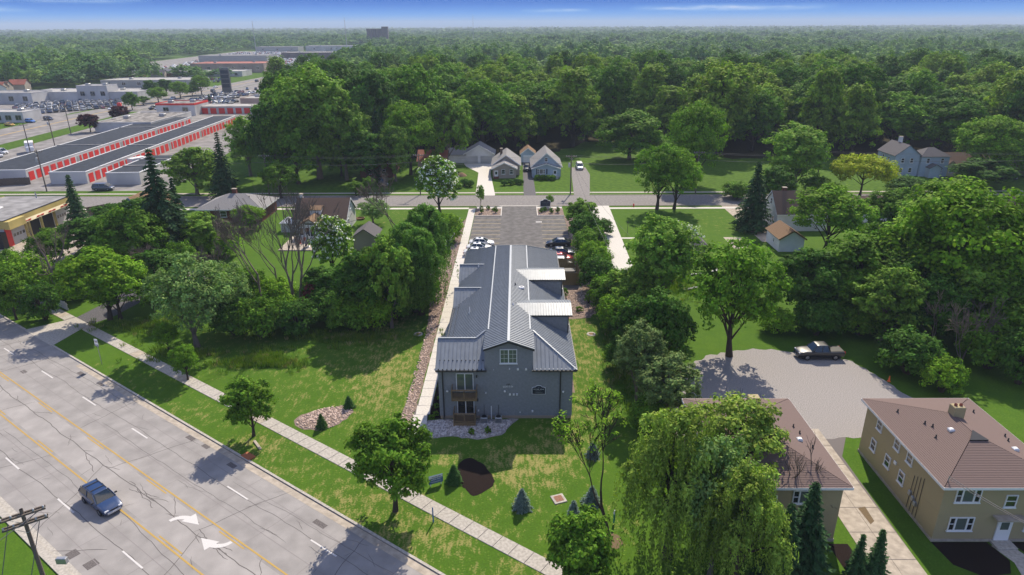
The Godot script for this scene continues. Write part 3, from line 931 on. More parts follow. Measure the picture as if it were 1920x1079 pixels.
	struct("shop_forecourt", flat([Vector2(-95.5, -100), Vector2(-78, -106), Vector2(-84, -128), Vector2(-88, -146), Vector2(-110, -146), Vector2(-110, -100)], 0.012), M.drive_concrete)
	struct("median", flat([Vector2(-176.5, -225), Vector2(-172, -240), Vector2(-176, -290), Vector2(-184, -318), Vector2(-187.2, -300)], 0.03), M.far_grass)

func turn_arrow(flip: float, s: float, nn: float) -> MB:
	# a bent arrow: a curved shaft and a head pointing across the lane
	var mb := MB.new()
	var prev := []
	for k in 9:
		var t := k / 8.0
		var a := t * 1.25
		var c := Vector2(-1.25 * cos(a) + 0.2, -0.85 + 1.25 * sin(a) * 0.95)
		var w := lerpf(0.14, 0.24, t)
		var d := Vector2(sin(a), cos(a)).normalized()
		var sd := Vector2(-d.y, d.x)
		var q := [c + sd * w, c - sd * w]
		if k > 0:
			var P := []
			for e in [prev[0], prev[1], q[1], q[0]]:
				P.append(rp(s + e.x * 1.15 * flip, nn + e.y * flip, 0.021))
			mb.poly(P)
		prev = q
	var P := []
	for e in [Vector2(-0.35, -0.30), Vector2(1.05, 0.32), Vector2(-0.25, 0.95)]:
		P.append(rp(s + e.x * 1.15 * flip, nn + e.y * flip, 0.0215))
	mb.poly(P)
	return mb

func stones(rng: RandomNumberGenerator) -> void:
	var st := MB.new()
	st.coloured = true
	st.lathe(Vector3.ZERO, [[0.0, 0.5], [0.42, 0.34], [0.5, 0.0], [0.36, -0.3]], 6)
	var m := mat("stone", Color(1, 1, 1), 0.95, 0, 0.2)
	m.vertex_color_use_as_albedo = true
	var areas := [[-12.2, -11.0, -100, -58.5, 1500, 0], [-13.6, -11.0, -120, -96, 900, 0], [-11.8, -10.9, -138, -118, 260, 0], [10.4, 12.4, -140, -98, 900, 0], [6.2, 11.2, -97, -87, 900, 0], [-23, -17.8, -63, -58.8, 900, 1], [-9.5, -0.6, -60.3, -57.2, 1700, 2], [-9.1, -3.6, -147, -141.2, 260, 0], [4.7, 10.2, -147, -141.2, 260, 0], [5.6, 6.4, -86, -67, 260, 0]]
	var where := []
	var cols := []
	var tear := PackedVector2Array([Vector2(-23.4, -60.3), Vector2(-21.6, -62.4), Vector2(-18.6, -63.6), Vector2(-17.5, -62.0), Vector2(-18.9, -59.3), Vector2(-20.0, -58.5), Vector2(-21.8, -58.6)])
	var front := PackedVector2Array([Vector2(-10.0, -58.3), Vector2(-9.4, -57.2), Vector2(-6.5, -57.6), Vector2(-4.0, -57.0), Vector2(-1.8, -57.8), Vector2(-0.1, -60.3), Vector2(-8.8, -60.3)])
	for a in areas:
		for k in a[4]:
			var p := Vector2(rng.randf_range(a[0], a[1]), rng.randf_range(a[2], a[3]))
			if a[5] == 1 and not Geometry2D.is_point_in_polygon(p, tear) or a[5] == 2 and not Geometry2D.is_point_in_polygon(p, front):
				continue
			var z := rng.randf_range(0.10, 0.26)
			where.append(Transform3D(Basis(Vector3.UP, rng.randf() * TAU).scaled(Vector3(z, z * 0.7, z * rng.randf_range(0.7, 1.2))), Vector3(p.x, 0.03, p.y)))
			var v := rng.randf_range(0.6, 1.3)
			cols.append(Color(0.50 * v, 0.385 * v, 0.32 * v) if a[5] != 2 else Color(0.46 * v, 0.43 * v, 0.42 * v))
	var mm := MultiMesh.new()
	mm.transform_format = MultiMesh.TRANSFORM_3D
	mm.use_colors = true
	mm.mesh = st.mesh(m)
	mm.instance_count = where.size()
	for k in where.size():
		mm.set_instance_transform(k, where[k])
		mm.set_instance_color(k, cols[k])
	var o := MultiMeshInstance3D.new()
	o.name = "loose_stones"
	o.multimesh = mm
	add_child(o)
	tag(o, "loose pinkish river stones filling the landscape beds", "stones")
	stuff(o)

# ---------------------------------------------------------------- building helpers
func strips(pts: Array, nrm: Vector3, along: Vector3, step: float, start := -1e9) -> Array:
	# cuts a flat polygon into strips across «along»; each strip is [pieces as 3-D point arrays, lower bound, upper bound]
	var u := along.normalized()
	var r := u.cross(nrm).normalized()
	var o: Vector3 = pts[0]
	var fl := PackedVector2Array()
	var lo := 1e9; var hi := -1e9; var rl := 1e9; var rh := -1e9
	for p in pts:
		var q := Vector2((p - o).dot(r), (p - o).dot(u))
		fl.append(q)
		lo = minf(lo, q.y); hi = maxf(hi, q.y); rl = minf(rl, q.x); rh = maxf(rh, q.x)
	var out := []
	var a := lo
	while a < hi - 0.001:
		var b := minf(a + step, hi)
		var cut := PackedVector2Array([Vector2(rl - 1, a), Vector2(rh + 1, a), Vector2(rh + 1, b), Vector2(rl - 1, b)])
		var pieces := []
		for q in Geometry2D.intersect_polygons(fl, cut):
			var P := []
			for e in q:
				P.append(o + r * e.x + u * e.y)
			pieces.append(P)
		out.append([pieces, a, b])
		a += step
	return out

func lap(mb: MB, pts: Array, nrm: Vector3, along: Vector3, step: float, proud: float) -> void:
	# overlapping courses (boards or shingles): each stands proud at its lower edge
	var o: Vector3 = pts[0]
	var u := along.normalized()
	for s in strips(pts, nrm, along, step):
		for P in s[0]:
			var Q := []
			for p in P:
				var t := clampf(((p - o).dot(u) - s[1]) / maxf(0.001, s[2] - s[1]), 0, 1)
				Q.append(p + nrm * (0.004 + proud * (1.0 - t)))
			mb.poly(Q, nrm)
			for k in Q.size():
				var a: Vector3 = P[k]; var b: Vector3 = P[(k + 1) % P.size()]
				if absf((a - o).dot(u) - s[1]) < 0.002 and absf((b - o).dot(u) - s[1]) < 0.002:
					mb.quad(a, b, b + nrm * (proud + 0.004), a + nrm * (proud + 0.004))

func seamed(parent: Node3D, pts: Array, nrm: Vector3, down: Vector3, width: float, m: Material, singly: bool, called := "roof_panel") -> void:
	# standing-seam sheets that run down the slope, a raised seam at each edge
	var across := nrm.cross(down).normalized()
	var joined := MB.new()
	for s in strips(pts, nrm, across, width):
		var mb: MB = MB.new() if singly else joined
		for P in s[0]:
			var Q := []
			for p in P:
				Q.append(p + nrm * 0.03)
			mb.prism(Q, 0.03, nrm)
			# seam along the edge of the sheet
			var o: Vector3 = pts[0]
			var ends := []
			for p in P:
				if absf((p - o).dot(across) - s[1]) < 0.003:
					ends.append(p)
			if ends.size() >= 2:
				var a: Vector3 = ends[0]; var b: Vector3 = ends[ends.size() - 1]
				for e in ends:
					if e.dot(down) < a.dot(down): a = e
					if e.dot(down) > b.dot(down): b = e
				var k := across * 0.022
				mb.quad(a - k + nrm * 0.085, b - k + nrm * 0.085, b + k + nrm * 0.085, a + k + nrm * 0.085)
				mb.quad(a - k, b - k, b - k + nrm * 0.085, a - k + nrm * 0.085)
				mb.quad(b + k, a + k, a + k + nrm * 0.085, b + k + nrm * 0.085)
				mb.quad(b - k, b + k, b + k + nrm * 0.085, b - k + nrm * 0.085)
		if singly and mb.v.size():
			put(called, mb, m, parent)
	if not singly:
		stuff(put(called, joined, m, parent))

var window_meshes := {}
func window(parent: Node3D, t: Transform3D, w: float, h: float, style := "double", frame := "white_trim", pane := "glass", called := "window") -> Node3D:
	# t: origin in the middle of the opening, z outwards
	var key := "%s %.2f %.2f" % [style, w, h]
	if not window_meshes.has(key):
		var f := MB.new()
		var b := 0.075
		f.box(-w / 2, w / 2, h / 2 - b, h / 2, 0, 0.09)
		f.box(-w / 2, w / 2, -h / 2, -h / 2 + b, 0, 0.09)
		f.box(-w / 2, -w / 2 + b, -h / 2 + b, h / 2 - b, 0, 0.09)
		f.box(w / 2 - b, w / 2, -h / 2 + b, h / 2 - b, 0, 0.09)
		var panes := []
		if style == "double":
			f.box(-w / 2 + b, w / 2 - b, -0.03, 0.03, 0, 0.07)
			panes = [[-w / 2 + b, w / 2 - b, -h / 2 + b, -0.03], [-w / 2 + b, w / 2 - b, 0.03, h / 2 - b]]
		elif style == "slider":
			f.box(-0.05, 0.05, -h / 2 + b, h / 2 - b, 0, 0.085)
			panes = [[-w / 2 + b, -0.05, -h / 2 + b, h / 2 - b], [0.05, w / 2 - b, -h / 2 + b, h / 2 - b]]
		elif style == "triple":
			for x in [-w * 0.24, w * 0.24]:
				f.box(x - 0.06, x + 0.06, -h / 2 + b, h / 2 - b, 0, 0.085)
			for s in [-1.0, 1.0]:
				var xa: float = w * 0.24 + 0.06; var xb: float = w / 2 - b
				f.box(minf(s * xa, s * xb), maxf(s * xa, s * xb), -0.025, 0.025, 0, 0.07)
				panes.append([minf(s * xa, s * xb), maxf(s * xa, s * xb), -h / 2 + b, -0.025])
				panes.append([minf(s * xa, s * xb), maxf(s * xa, s * xb), 0.025, h / 2 - b])
			panes.append([-w * 0.24 + 0.06, w * 0.24 - 0.06, -h / 2 + b, h / 2 - b])
		else:
			panes = [[-w / 2 + b, w / 2 - b, -h / 2 + b, h / 2 - b]]
		var sill := MB.new()
		sill.box(-w / 2 - 0.06, w / 2 + 0.06, -h / 2 - 0.08, -h / 2, 0, 0.13)
		var pm := []
		for q in panes:
			var p := MB.new()
			p.quad(Vector3(q[0], q[2], 0.03), Vector3(q[1], q[2], 0.03), Vector3(q[1], q[3], 0.03), Vector3(q[0], q[3], 0.03))
			pm.append(p.mesh(null))
		window_meshes[key] = [f.mesh(null), pm, sill.mesh(null)]
	var got = window_meshes[key]
	var o := put(called, got[0], M[frame], parent)
	o.transform = t
	for k in got[1].size():
		var kind := pane
		if style == "triple" and k == got[1].size() - 1 and pane == "glass":
			kind = "curtain_glass"
		put("pane", got[1][k], M[kind], o)
	put("sill", got[2], M[frame], o)
	return o

func facing(side: String, w: float, d: float, along: float, y: float) -> Transform3D:
	match side:
		"s": return Transform3D(Basis(), Vector3(along, y, d / 2))
		"n": return Transform3D(Basis(Vector3.UP, PI), Vector3(-along, y, -d / 2))
		"e": return Transform3D(Basis(Vector3.UP, PI / 2), Vector3(w / 2, y, -along))
	return Transform3D(Basis(Vector3.UP, -PI / 2), Vector3(-w / 2, y, along))

# o: w, d, h, rise, over, roof kind, wall, shingle, windows [[side, along, y, w, h, style]], chimney [x, z, top]
func house(parent: Node3D, o: Dictionary, part_name := "wall") -> void:
	var w: float = o.w; var d: float = o.d; var h: float = o.h
	var rise: float = o.rise
	var over: float = o.get("over", 0.35)
	var kind: String = o.get("roof", "gable_x")
	var y0: float = o.get("y0", -0.05)
	var wm: Material = M[o.wall]
	var rm: Material = M[o.shingle]
	var at: Vector3 = o.get("at", Vector3.ZERO)
	var course: float = o.get("course", 0.0)
	var wall := MB.new()
	wall.box(-w / 2, w / 2, y0, h, -d / 2, d / 2)
	if kind == "gable_x":
		for s in [-1.0, 1.0]:
			wall.prism([Vector3(s * w / 2, h, -d / 2), Vector3(s * w / 2, h, d / 2), Vector3(s * w / 2, h + rise, 0)], 0.1, Vector3(s, 0, 0))
	elif kind == "gable_z":
		for s in [-1.0, 1.0]:
			wall.prism([Vector3(-w / 2, h, s * d / 2), Vector3(w / 2, h, s * d / 2), Vector3(0, h + rise, s * d / 2)], 0.1, Vector3(0, 0, s))
	var wn := put(part_name, wall, wm, parent)
	wn.position = at
	if o.get("lap", 0.0) > 0:
		var sd := MB.new()
		lap(sd, [Vector3(-w / 2, y0, d / 2), Vector3(w / 2, y0, d / 2), Vector3(w / 2, h, d / 2), Vector3(-w / 2, h, d / 2)] if kind != "gable_z" else [Vector3(-w / 2, y0, d / 2), Vector3(w / 2, y0, d / 2), Vector3(w / 2, h, d / 2), Vector3(0, h + rise, d / 2), Vector3(-w / 2, h, d / 2)], Vector3(0, 0, 1), Vector3.UP, o.lap, 0.02)
		for s in [-1.0, 1.0]:
			lap(sd, [Vector3(s * w / 2, y0, -d / 2), Vector3(s * w / 2, y0, d / 2), Vector3(s * w / 2, h, d / 2), Vector3(s * w / 2, h, -d / 2)] if kind != "gable_x" else [Vector3(s * w / 2, y0, -d / 2), Vector3(s * w / 2, y0, d / 2), Vector3(s * w / 2, h, d / 2), Vector3(s * w / 2, h + rise, 0), Vector3(s * w / 2, h, -d / 2)], Vector3(s, 0, 0), Vector3.UP, o.lap, 0.02)
		stuff(put("clapboards", sd, wm, wn))
	var slopes := []
	var X := w / 2 + over
	var Zd := d / 2 + over
	if kind == "gable_x":
		var drop := over * rise / (d / 2)
		for s in [-1.0, 1.0]:
			slopes.append([Vector3(-X, h - drop, s * Zd), Vector3(X, h - drop, s * Zd), Vector3(X, h + rise, 0), Vector3(-X, h + rise, 0)])
	elif kind == "gable_z":
		var drop := over * rise / (w / 2)
		for s in [-1.0, 1.0]:
			slopes.append([Vector3(s * X, h - drop, -Zd), Vector3(s * X, h - drop, Zd), Vector3(0, h + rise, Zd), Vector3(0, h + rise, -Zd)])
	elif kind == "hip":
		var run := minf(w, d) / 2
		var drop := over * rise / run
		var A := Vector3(-X, h - drop, Zd); var B := Vector3(X, h - drop, Zd); var C := Vector3(X, h - drop, -Zd); var D := Vector3(-X, h - drop, -Zd)
		var e := Vector3((w / 2 - run), h + rise, 0) if w > d else Vector3(0, h + rise, d / 2 - run)
		var f := -e
		f.y = e.y
		if w > d:
			slopes = [[A, B, e, f], [C, D, f, e], [B, C, e], [D, A, f]]
		else:
			slopes = [[A, B, e], [B, C, f, e], [C, D, f], [D, A, e, f]]
	elif kind == "flat":
		var fr := MB.new()
		fr.box(-w / 2 - over, w / 2 + over, h, h + rise, -d / 2 - over, d / 2 + over)
		put("roof", fr, rm, parent).position = at
	for P in slopes:
		var nrm: Vector3 = (P[1] - P[0]).cross(P[2] - P[0]).normalized()
		if nrm.y < 0:
			nrm = -nrm
		var mb := MB.new()
		var Q := []
		for p in P:
			Q.append(p + nrm * 0.12)
		mb.prism(Q, 0.12, nrm)
		if course > 0:
			var up: Vector3 = (Vector3.UP - nrm * nrm.y).normalized()
			lap(mb, Q, nrm, up, course, 0.022)
		put("roof", mb, rm, parent).position = at
	if o.has("fascia") and kind == "hip":
		var fa := MB.new()
		var run2 := minf(w, d) / 2
		var yb := h - over * rise / run2
		fa.box(-X - 0.03, X + 0.03, yb - 0.08, yb + 0.14, Zd, Zd + 0.05)
		fa.box(-X - 0.03, X + 0.03, yb - 0.08, yb + 0.14, -Zd - 0.05, -Zd)
		fa.box(-X - 0.05, -X, yb - 0.08, yb + 0.14, -Zd, Zd)
		fa.box(X, X + 0.05, yb - 0.08, yb + 0.14, -Zd, Zd)
		put("gutter", fa, M[o.fascia], parent).position = at
	elif o.has("fascia"):
		var fa := MB.new()
		if kind == "gable_z":
			for s in [-1.0, 1.0]:
				var drop2 := over * rise / (w / 2)
				var nr := Vector3(s * rise, w / 2, 0).normalized()
				for zz in [Zd + 0.03]:
					fa.prism([Vector3(s * X, h - drop2 + 0.1, zz) + nr * 0.04, Vector3(0, h + rise + 0.14, zz), Vector3(0, h + rise - 0.12, zz), Vector3(s * X, h - drop2 - 0.14, zz)], 0.05, Vector3(0, 0, 1))
		else:
			var drop3 := over * rise / (d / 2)
			fa.box(-X, X, h - drop3 - 0.1, h - drop3 + 0.1, Zd, Zd + 0.05)
			for s in [-1.0, 1.0]:
				for q in [-1.0, 1.0]:
					fa.prism([Vector3(s * (X + 0.03), h - drop3 + 0.12, q * Zd), Vector3(s * (X + 0.03), h + rise + 0.14, 0), Vector3(s * (X + 0.03), h + rise - 0.12, 0), Vector3(s * (X + 0.03), h - drop3 - 0.12, q * Zd)], 0.05, Vector3(s, 0, 0))
		put("fascia", fa, M[o.fascia], parent).position = at
	for q in o.get("windows", []):
		var t := facing(q[0], w, d, q[1], q[2])
		t.origin += at
		window(parent, t, q[3], q[4], q[5] if q.size() > 5 else "double", o.get("frame", "white_trim"), q[6] if q.size() > 6 else "glass")
	for q in o.get("doors", []):     # [side, along, w, h, material]
		var t := facing(q[0], w, d, q[1], q[3] / 2 + maxf(0, y0))
		t.origin += at
		var dm := MB.new()
		dm.bbox(Vector3(0, 0, 0.02), Vector3(q[2], q[3], 0.1), 0.02)
		var dn := put("door", dm, M[q[4]], parent)
		dn.transform = t
		if q[2] > 2.0:
			for k in 3:
				var gr := MB.new()
				gr.box(-q[2] / 2 + 0.05, q[2] / 2 - 0.05, -q[3] / 2 + q[3] * (k + 1) / 4 - 0.02, -q[3] / 2 + q[3] * (k + 1) / 4 + 0.02, 0.05, 0.085)
				put("door_rail", gr, M.door_grey, dn)
		else:
			var gl := MB.new()
			gl.box(-q[2] * 0.3, q[2] * 0.3, 0.0, q[3] * 0.38, 0.06, 0.085)
			put("door_pane", gl, M.glass, dn)
	if o.has("chimney"):
		var c = o.chimney
		var cm := MB.new()
		cm.bbox(Vector3(0, (c[2] + h) / 2, 0), Vector3(c[3] if c.size() > 3 else 0.7, c[2] - h, 0.7), 0.04)
		var cn := put("chimney", cm, M[o.get("stack", "red_brick")], parent)
		cn.position = at + Vector3(c[0], 0, c[1])
		var cap := MB.new()
		cap.cbox(Vector3(0, c[2] + 0.05, 0), Vector3((c[3] if c.size() > 3 else 0.7) + 0.12, 0.1, 0.82))
		put("cap", cap, M.drive_concrete, cn)

func vent_pipe(parent: Node3D, at: Vector3, h: float, r: float, m: String) -> void:
	var mb := MB.new()
	mb.lathe(Vector3.ZERO, [[r * 2.4, -0.1], [r * 2.2, 0.05], [r, 0.08], [r, h], [0.0, h + 0.01]], 8)
	put("vent_pipe", mb, M[m], parent).position = at

func letters(parent: Node, text: String, t: Transform3D, height: float, m: Material, bold := true, font_name := "Droid Sans") -> void:
	var tm := TextMesh.new()
	var f := SystemFont.new()
	f.font_names = PackedStringArray([font_name])
	f.font_weight = 700 if bold else 400
	tm.font = f
	tm.text = text
	tm.font_size = 32
	tm.pixel_size = height / 24.0
	tm.depth = 0.012
	tm.curve_step = 4.0
	tm.material = m
	var o := MeshInstance3D.new()
	o.mesh = tm
	o.name = "lettering"
	parent.add_child(o, true)
	o.transform = t

func marks(parent: Node, at: Vector3, w: float, h: float, n: int, m: Material, seed_: int) -> void:
	# a line of lettering too small to be read in the photograph: strokes of its size and spacing
	var rng := RandomNumberGenerator.new()
	rng.seed = seed_
	var mb := MB.new()
	for k in n:
		var x := -w / 2 + w * (k + 0.5) / n
		var g := w / n * 0.36
		mb.box(x - g, x - g + w / n * 0.2, -h / 2, h / 2, 0, 0.012)
		if rng.randf() < 0.7:
			mb.box(x + g - w / n * 0.2, x + g, -h / 2, h / 2, 0, 0.012)
		var y: float = [-h / 2, -h * 0.1, h / 2 - h * 0.2][rng.randi() % 3]
		mb.box(x - g + w / n * 0.2, x + g - w / n * 0.2, y, y + h * 0.2, 0, 0.012)
	var o := put("lettering", mb, m, parent)
	o.position = at

# ---------------------------------------------------------------- the grey apartment house

func make_apartment_house() -> Node3D:
	var o := thing("apartment_house", "long grey clapboard apartment house with dark metal roof, dormers and balconies", "building", Vector3(0, 0, 0))
	var xl := -8.0; var xr := 5.6; var zf := -60.8; var zb := -98.3
	var cx := -0.85
	var ye := 5.9         # eaves
	var el := -7.75; var er := 6.05       # eaves of the long slopes
	var yb := 8.35; var bl := -3.05; var br := 1.4   # break between the shallow and the steep slope
	var yr := 9.15
	# foundation, walls and their boards
	var fm := MB.new()
	fm.box(xl - 0.05, xr + 0.05, -0.3, 0.32, zb - 0.05, zf + 0.05)
	put("foundation", fm, M.foundation, o)
	var w := MB.new()
	w.box(xl + 0.5, xr, 0.32, 5.85, zb, zf - 6.6)
	w.box(xl, xr, 0.32, 5.85, zf - 6.6, zf)
	w.prism([Vector3(-3.3, 5.85, zf), Vector3(1.62, 5.85, zf), Vector3(1.62, 8.22, zf), Vector3(cx, 9.05, zf), Vector3(-3.3, 8.22, zf)], 4.5, Vector3(0, 0, 1))
	var wn := put("wall", w, M.siding, o)
	var boards := MB.new()
	lap(boards, [Vector3(xl, 0.32, zf), Vector3(xr, 0.32, zf), Vector3(xr, 5.88, zf), Vector3(1.62, 5.88, zf), Vector3(1.62, 8.22, zf), Vector3(cx, 9.05, zf), Vector3(-3.3, 8.22, zf), Vector3(-3.3, 5.88, zf), Vector3(xl, 5.88, zf)], Vector3(0, 0, 1), Vector3.UP, 0.185, 0.022)
	lap(boards, [Vector3(xl, 0.32, zf - 6.6), Vector3(xl, 0.32, zf), Vector3(xl, 5.88, zf), Vector3(xl, 7.85, zf - 3.0), Vector3(xl, 5.88, zf - 6.6)], Vector3(-1, 0, 0), Vector3.UP, 0.185, 0.022)
	lap(boards, [Vector3(xr, 0.32, zb), Vector3(xr, 0.32, zf), Vector3(xr, 5.88, zf), Vector3(xr, 5.88, zb)], Vector3(1, 0, 0), Vector3.UP, 0.185, 0.022)
	stuff(put("clapboards", boards, M.siding, wn))
	for q in [[xl - 0.03, zf + 0.03], [xr + 0.03, zf + 0.03], [xr + 0.03, zb]]:
		var cb := MB.new()
		cb.box(q[0] - 0.08, q[0] + 0.08, 0.32, 5.88, q[1] - 0.08, q[1] + 0.01)
		put("corner_board", cb, M.siding, o)
	# ---- roof. steep outer slopes, shallow middle, hipped at the back and at the front right
	var zE := zb - 0.6          # rear eaves
	var zF := zf + 0.45         # front eaves
	var hb := 4.65
	var tanS := (yb - ye) / (bl - el)
	var nl := Vector3(-tanS, 1, 0).normalized()
	var nr := Vector3(tanS, 1, 0).normalized()
	var zfb := zF - (yb - ye) / 0.577      # where the front slopes reach the break
	var metal: Material = M.metal_roof
	# left long slope
	seamed(o, [Vector3(el, ye, zE), Vector3(bl, yb, zE + 5.0), Vector3(bl, yb, zfb), Vector3(el, ye, zF - 3.6)], nl, Vector3(-1, -tanS, 0).normalized(), 0.41, metal, false, "roof_slope")
	# right long slope
	seamed(o, [Vector3(er, ye, zE), Vector3(br, yb, zE + 5.0), Vector3(br, yb, zfb), Vector3(er, ye, zF)], nr, Vector3(1, -tanS, 0).normalized(), 0.41, metal, false, "roof_slope")
	# shallow slopes at the ridge
	var tanU := (yr - yb) / (cx - bl)
	seamed(o, [Vector3(bl, yb, zE + 5.0), Vector3(cx, yr, zE + 7.4), Vector3(cx, yr, zF), Vector3(bl - 0.35, yb - 0.35 * tanU, zF), Vector3(bl - 0.35, yb - 0.35 * tanU, zfb), Vector3(bl, yb, zfb - 0.3)], Vector3(-tanU, 1, 0).normalized(), Vector3(-1, -tanU, 0).normalized(), 0.41, metal, false, "roof_slope")
	seamed(o, [Vector3(br, yb, zE + 5.0), Vector3(cx, yr, zE + 7.4), Vector3(cx, yr, zF), Vector3(br + 0.35, yb - 0.35 * tanU, zF), Vector3(br + 0.35, yb - 0.35 * tanU, zfb), Vector3(br, yb, zfb - 0.3)], Vector3(tanU, 1, 0).normalized(), Vector3(1, -tanU, 0).normalized(), 0.41, metal, false, "roof_slope")
	# rear hip
	var rear := [Vector3(el, ye, zE), Vector3(er, ye, zE), Vector3(br, yb, zE + 5.0), Vector3(bl, yb, zE + 5.0)]
	seamed(o, rear, Vector3(0, 5.0, -(yb - ye)).normalized(), Vector3(0, -(yb - ye), -5.0).normalized(), 0.41, metal, false, "roof_slope")
	seamed(o, [Vector3(bl, yb, zE + 5.0), Vector3(br, yb, zE + 5.0), Vector3(cx, yr, zE + 7.4)], Vector3(0, 2.4, -(yr - yb)).normalized(), Vector3(0, -(yr - yb), -2.4).normalized(), 0.41, metal, false, "roof_slope")
	# front slopes either side of the middle gable, sheet by sheet
	var nf := Vector3(0, 1, 0.577).normalized()
	var df := Vector3(0, -0.577, 1).normalized()
	var yg := 7.85
	var zg := zF - (yg - ye) / 0.577
	seamed(o, [Vector3(xl - 0.3, ye, zF), Vector3(-3.32, ye, zF), Vector3(-3.32, yb + 0.02, zfb), Vector3(-4.3, yg, zg), Vector3(xl - 0.3, yg, zg)], nf, df, 0.42, metal, true)
	var za := zg - (yg - ye) / 0.577
	seamed(o, [Vector3(xl - 0.3, ye, za), Vector3(-7.6, ye, za), Vector3(-4.3, yg, zg), Vector3(xl - 0.3, yg, zg)], Vector3(0, 1, -0.577).normalized(), Vector3(0, -0.577, -1).normalized(), 0.42, metal, true)
	seamed(o, [Vector3(1.66, ye, zF), Vector3(er, ye, zF), Vector3(1.66, yb - 0.02, zfb)], nf, df, 0.42, metal, true)
	# left cross gables
	for zc in [-79.0, -87.9]:
		var yt := 7.55
		var run := (yt - ye) / 0.62
		var xin := el + (yt - ye) / tanS
		for s in [-1.0, 1.0]:
			seamed(o, [Vector3(el - 0.15, ye, zc + s * run), Vector3(el + 0.05, ye, zc + s * run), Vector3(xin, yt, zc), Vector3(el - 0.15, yt, zc)], Vector3(0, 1, s * 0.62).normalized(), Vector3(0, -0.62, s).normalized(), 0.42, metal, true)
		var gw := MB.new()
		gw.prism([Vector3(el + 0.05, ye - 0.1, zc - run + 0.1), Vector3(el + 0.05, ye - 0.1, zc + run - 0.1), Vector3(el + 0.05, yt - 0.05, zc)], 0.2, Vector3(-1, 0, 0))
		put("gable_wall", gw, M.siding, o)
		var rc := MB.new()
		rc.box(el - 0.18, xin + 0.1, yt + 0.03, yt + 0.10, zc - 0.1, zc + 0.1)
		put("ridge_cap", rc, M.ridge_metal, o)
	# right shed dormers: shallow sheets with walls under them
	for zc in [-82.0, -70.8]:
		var yt := 8.95
		var yl := 8.36
		var run := 2.25
		var sl := (yt - yl) / run
		for s in [-1.0, 1.0]:
			seamed(o, [Vector3(cx + 0.55, yt - 0.02, zc), Vector3(er + 0.12, yt, zc), Vector3(er + 0.12, yl, zc + s * run), Vector3(br - 0.25, yl, zc + s * run)], Vector3(0, 1, s * sl).normalized(), Vector3(0, -sl, s).normalized(), 0.30, metal, true)
		var cw := MB.new()
		var xa := br + (yb - (yl - 0.05)) / tanS
		for s in [-1.0, 1.0]:
			cw.prism([Vector3(br - 0.2, yl - 0.03, zc + s * (run - 0.2)), Vector3(er - 0.25, yl - 0.03, zc + s * (run - 0.2)), Vector3(er - 0.25, ye + 0.1, zc + s * (run - 0.2)), Vector3(br - 0.2, yb - 0.1, zc + s * (run - 0.2))], 0.12, Vector3(0, 0, s))
		cw.prism([Vector3(er - 0.25, ye, zc - run + 0.2), Vector3(er - 0.25, ye, zc + run - 0.2), Vector3(er - 0.25, yl, zc + run - 0.2), Vector3(er - 0.25, yt - 0.05, zc), Vector3(er - 0.25, yl, zc - run + 0.2)], 0.12, Vector3(1, 0, 0))
		put("dormer_wall", cw, M.siding, o)
		var fl := MB.new()
		fl.box(br - 0.3, er + 0.14, yl - 0.16, yl - 0.02, zc + run, zc + run + 0.04)
		put("dormer_fascia", fl, M.dark_trim, o)
		window(o, Transform3D(Basis(Vector3.UP, PI / 2), Vector3(er - 0.24, 7.2, zc)), 1.6, 1.3, "slider")
	# flashing strips along the ridge, the breaks and the hips
	var fl2 := [[Vector3(cx, yr + 0.05, zF + 0.02), Vector3(cx, yr + 0.05, zE + 7.4), 0.26], [Vector3(bl, yb + 0.05, zfb - 0.2), Vector3(bl, yb + 0.05, zE + 5.0), 0.14], [Vector3(br, yb + 0.05, zfb - 0.2), Vector3(br, yb + 0.05, zE + 5.0), 0.14],
		[Vector3(1.66, yb + 0.04, zfb), Vector3(er, ye + 0.06, zF), 0.16], [Vector3(-3.32, yb + 0.06, zfb), Vector3(-4.3, yg + 0.07, zg), 0.2], [Vector3(-4.3, yg + 0.07, zg), Vector3(xl - 0.3, yg + 0.07, zg), 0.2],
		[Vector3(br, yb + 0.03, zE + 5.0), Vector3(er, ye + 0.04, zE), 0.2], [Vector3(bl, yb + 0.03, zE + 5.0), Vector3(el, ye + 0.04, zE), 0.2], [Vector3(bl, yb + 0.04, zE + 5.0), Vector3(cx, yr + 0.04, zE + 7.4), 0.18], [Vector3(br, yb + 0.04, zE + 5.0), Vector3(cx, yr + 0.04, zE + 7.4), 0.18]]
	for q in fl2:
		var f := MB.new()
		var a: Vector3 = q[0]; var b: Vector3 = q[1]
		var d := (b - a).normalized()
		var sd := Vector3.UP.cross(d).normalized()
		var up := d.cross(sd)
		f.prism([a + sd * q[2] / 2 + up * 0.05, b + sd * q[2] / 2 + up * 0.05, b - sd * q[2] / 2 + up * 0.05, a - sd * q[2] / 2 + up * 0.05], 0.1, up)
		put("flashing", f, M.roof_flashing if fl2.find(q) < 3 else M.ridge_metal, o)
	# dark verge boards and gutters
	var gb := MB.new()
	for s in [-1.0, 1.0]:
		var xe := bl - 0.35 if s < 0 else br + 0.35
		gb.prism([Vector3(xe, yb - 0.35 * tanU, zF + 0.01), Vector3(cx, yr, zF + 0.01), Vector3(cx, yr - 0.2, zF + 0.01), Vector3(xe, yb - 0.35 * tanU - 0.2, zF + 0.01)], 0.06, Vector3(0, 0, 1))
	put("verge_board", gb, M.dark_trim, o)
	for q in [[xl - 0.3, -3.1], [1.5, er]]:
		var gt := MB.new()
		gt.box(q[0], q[1], ye - 0.16, ye - 0.01, zF - 0.04, zF + 0.1)
		put("gutter", gt, M.dark_trim, o)
		var sf := MB.new()
		sf.box(q[0] + 0.05, q[1] - 0.05, ye - 0.12, ye - 0.06, zf, zF - 0.05)
		put("soffit", sf, M.siding, o)
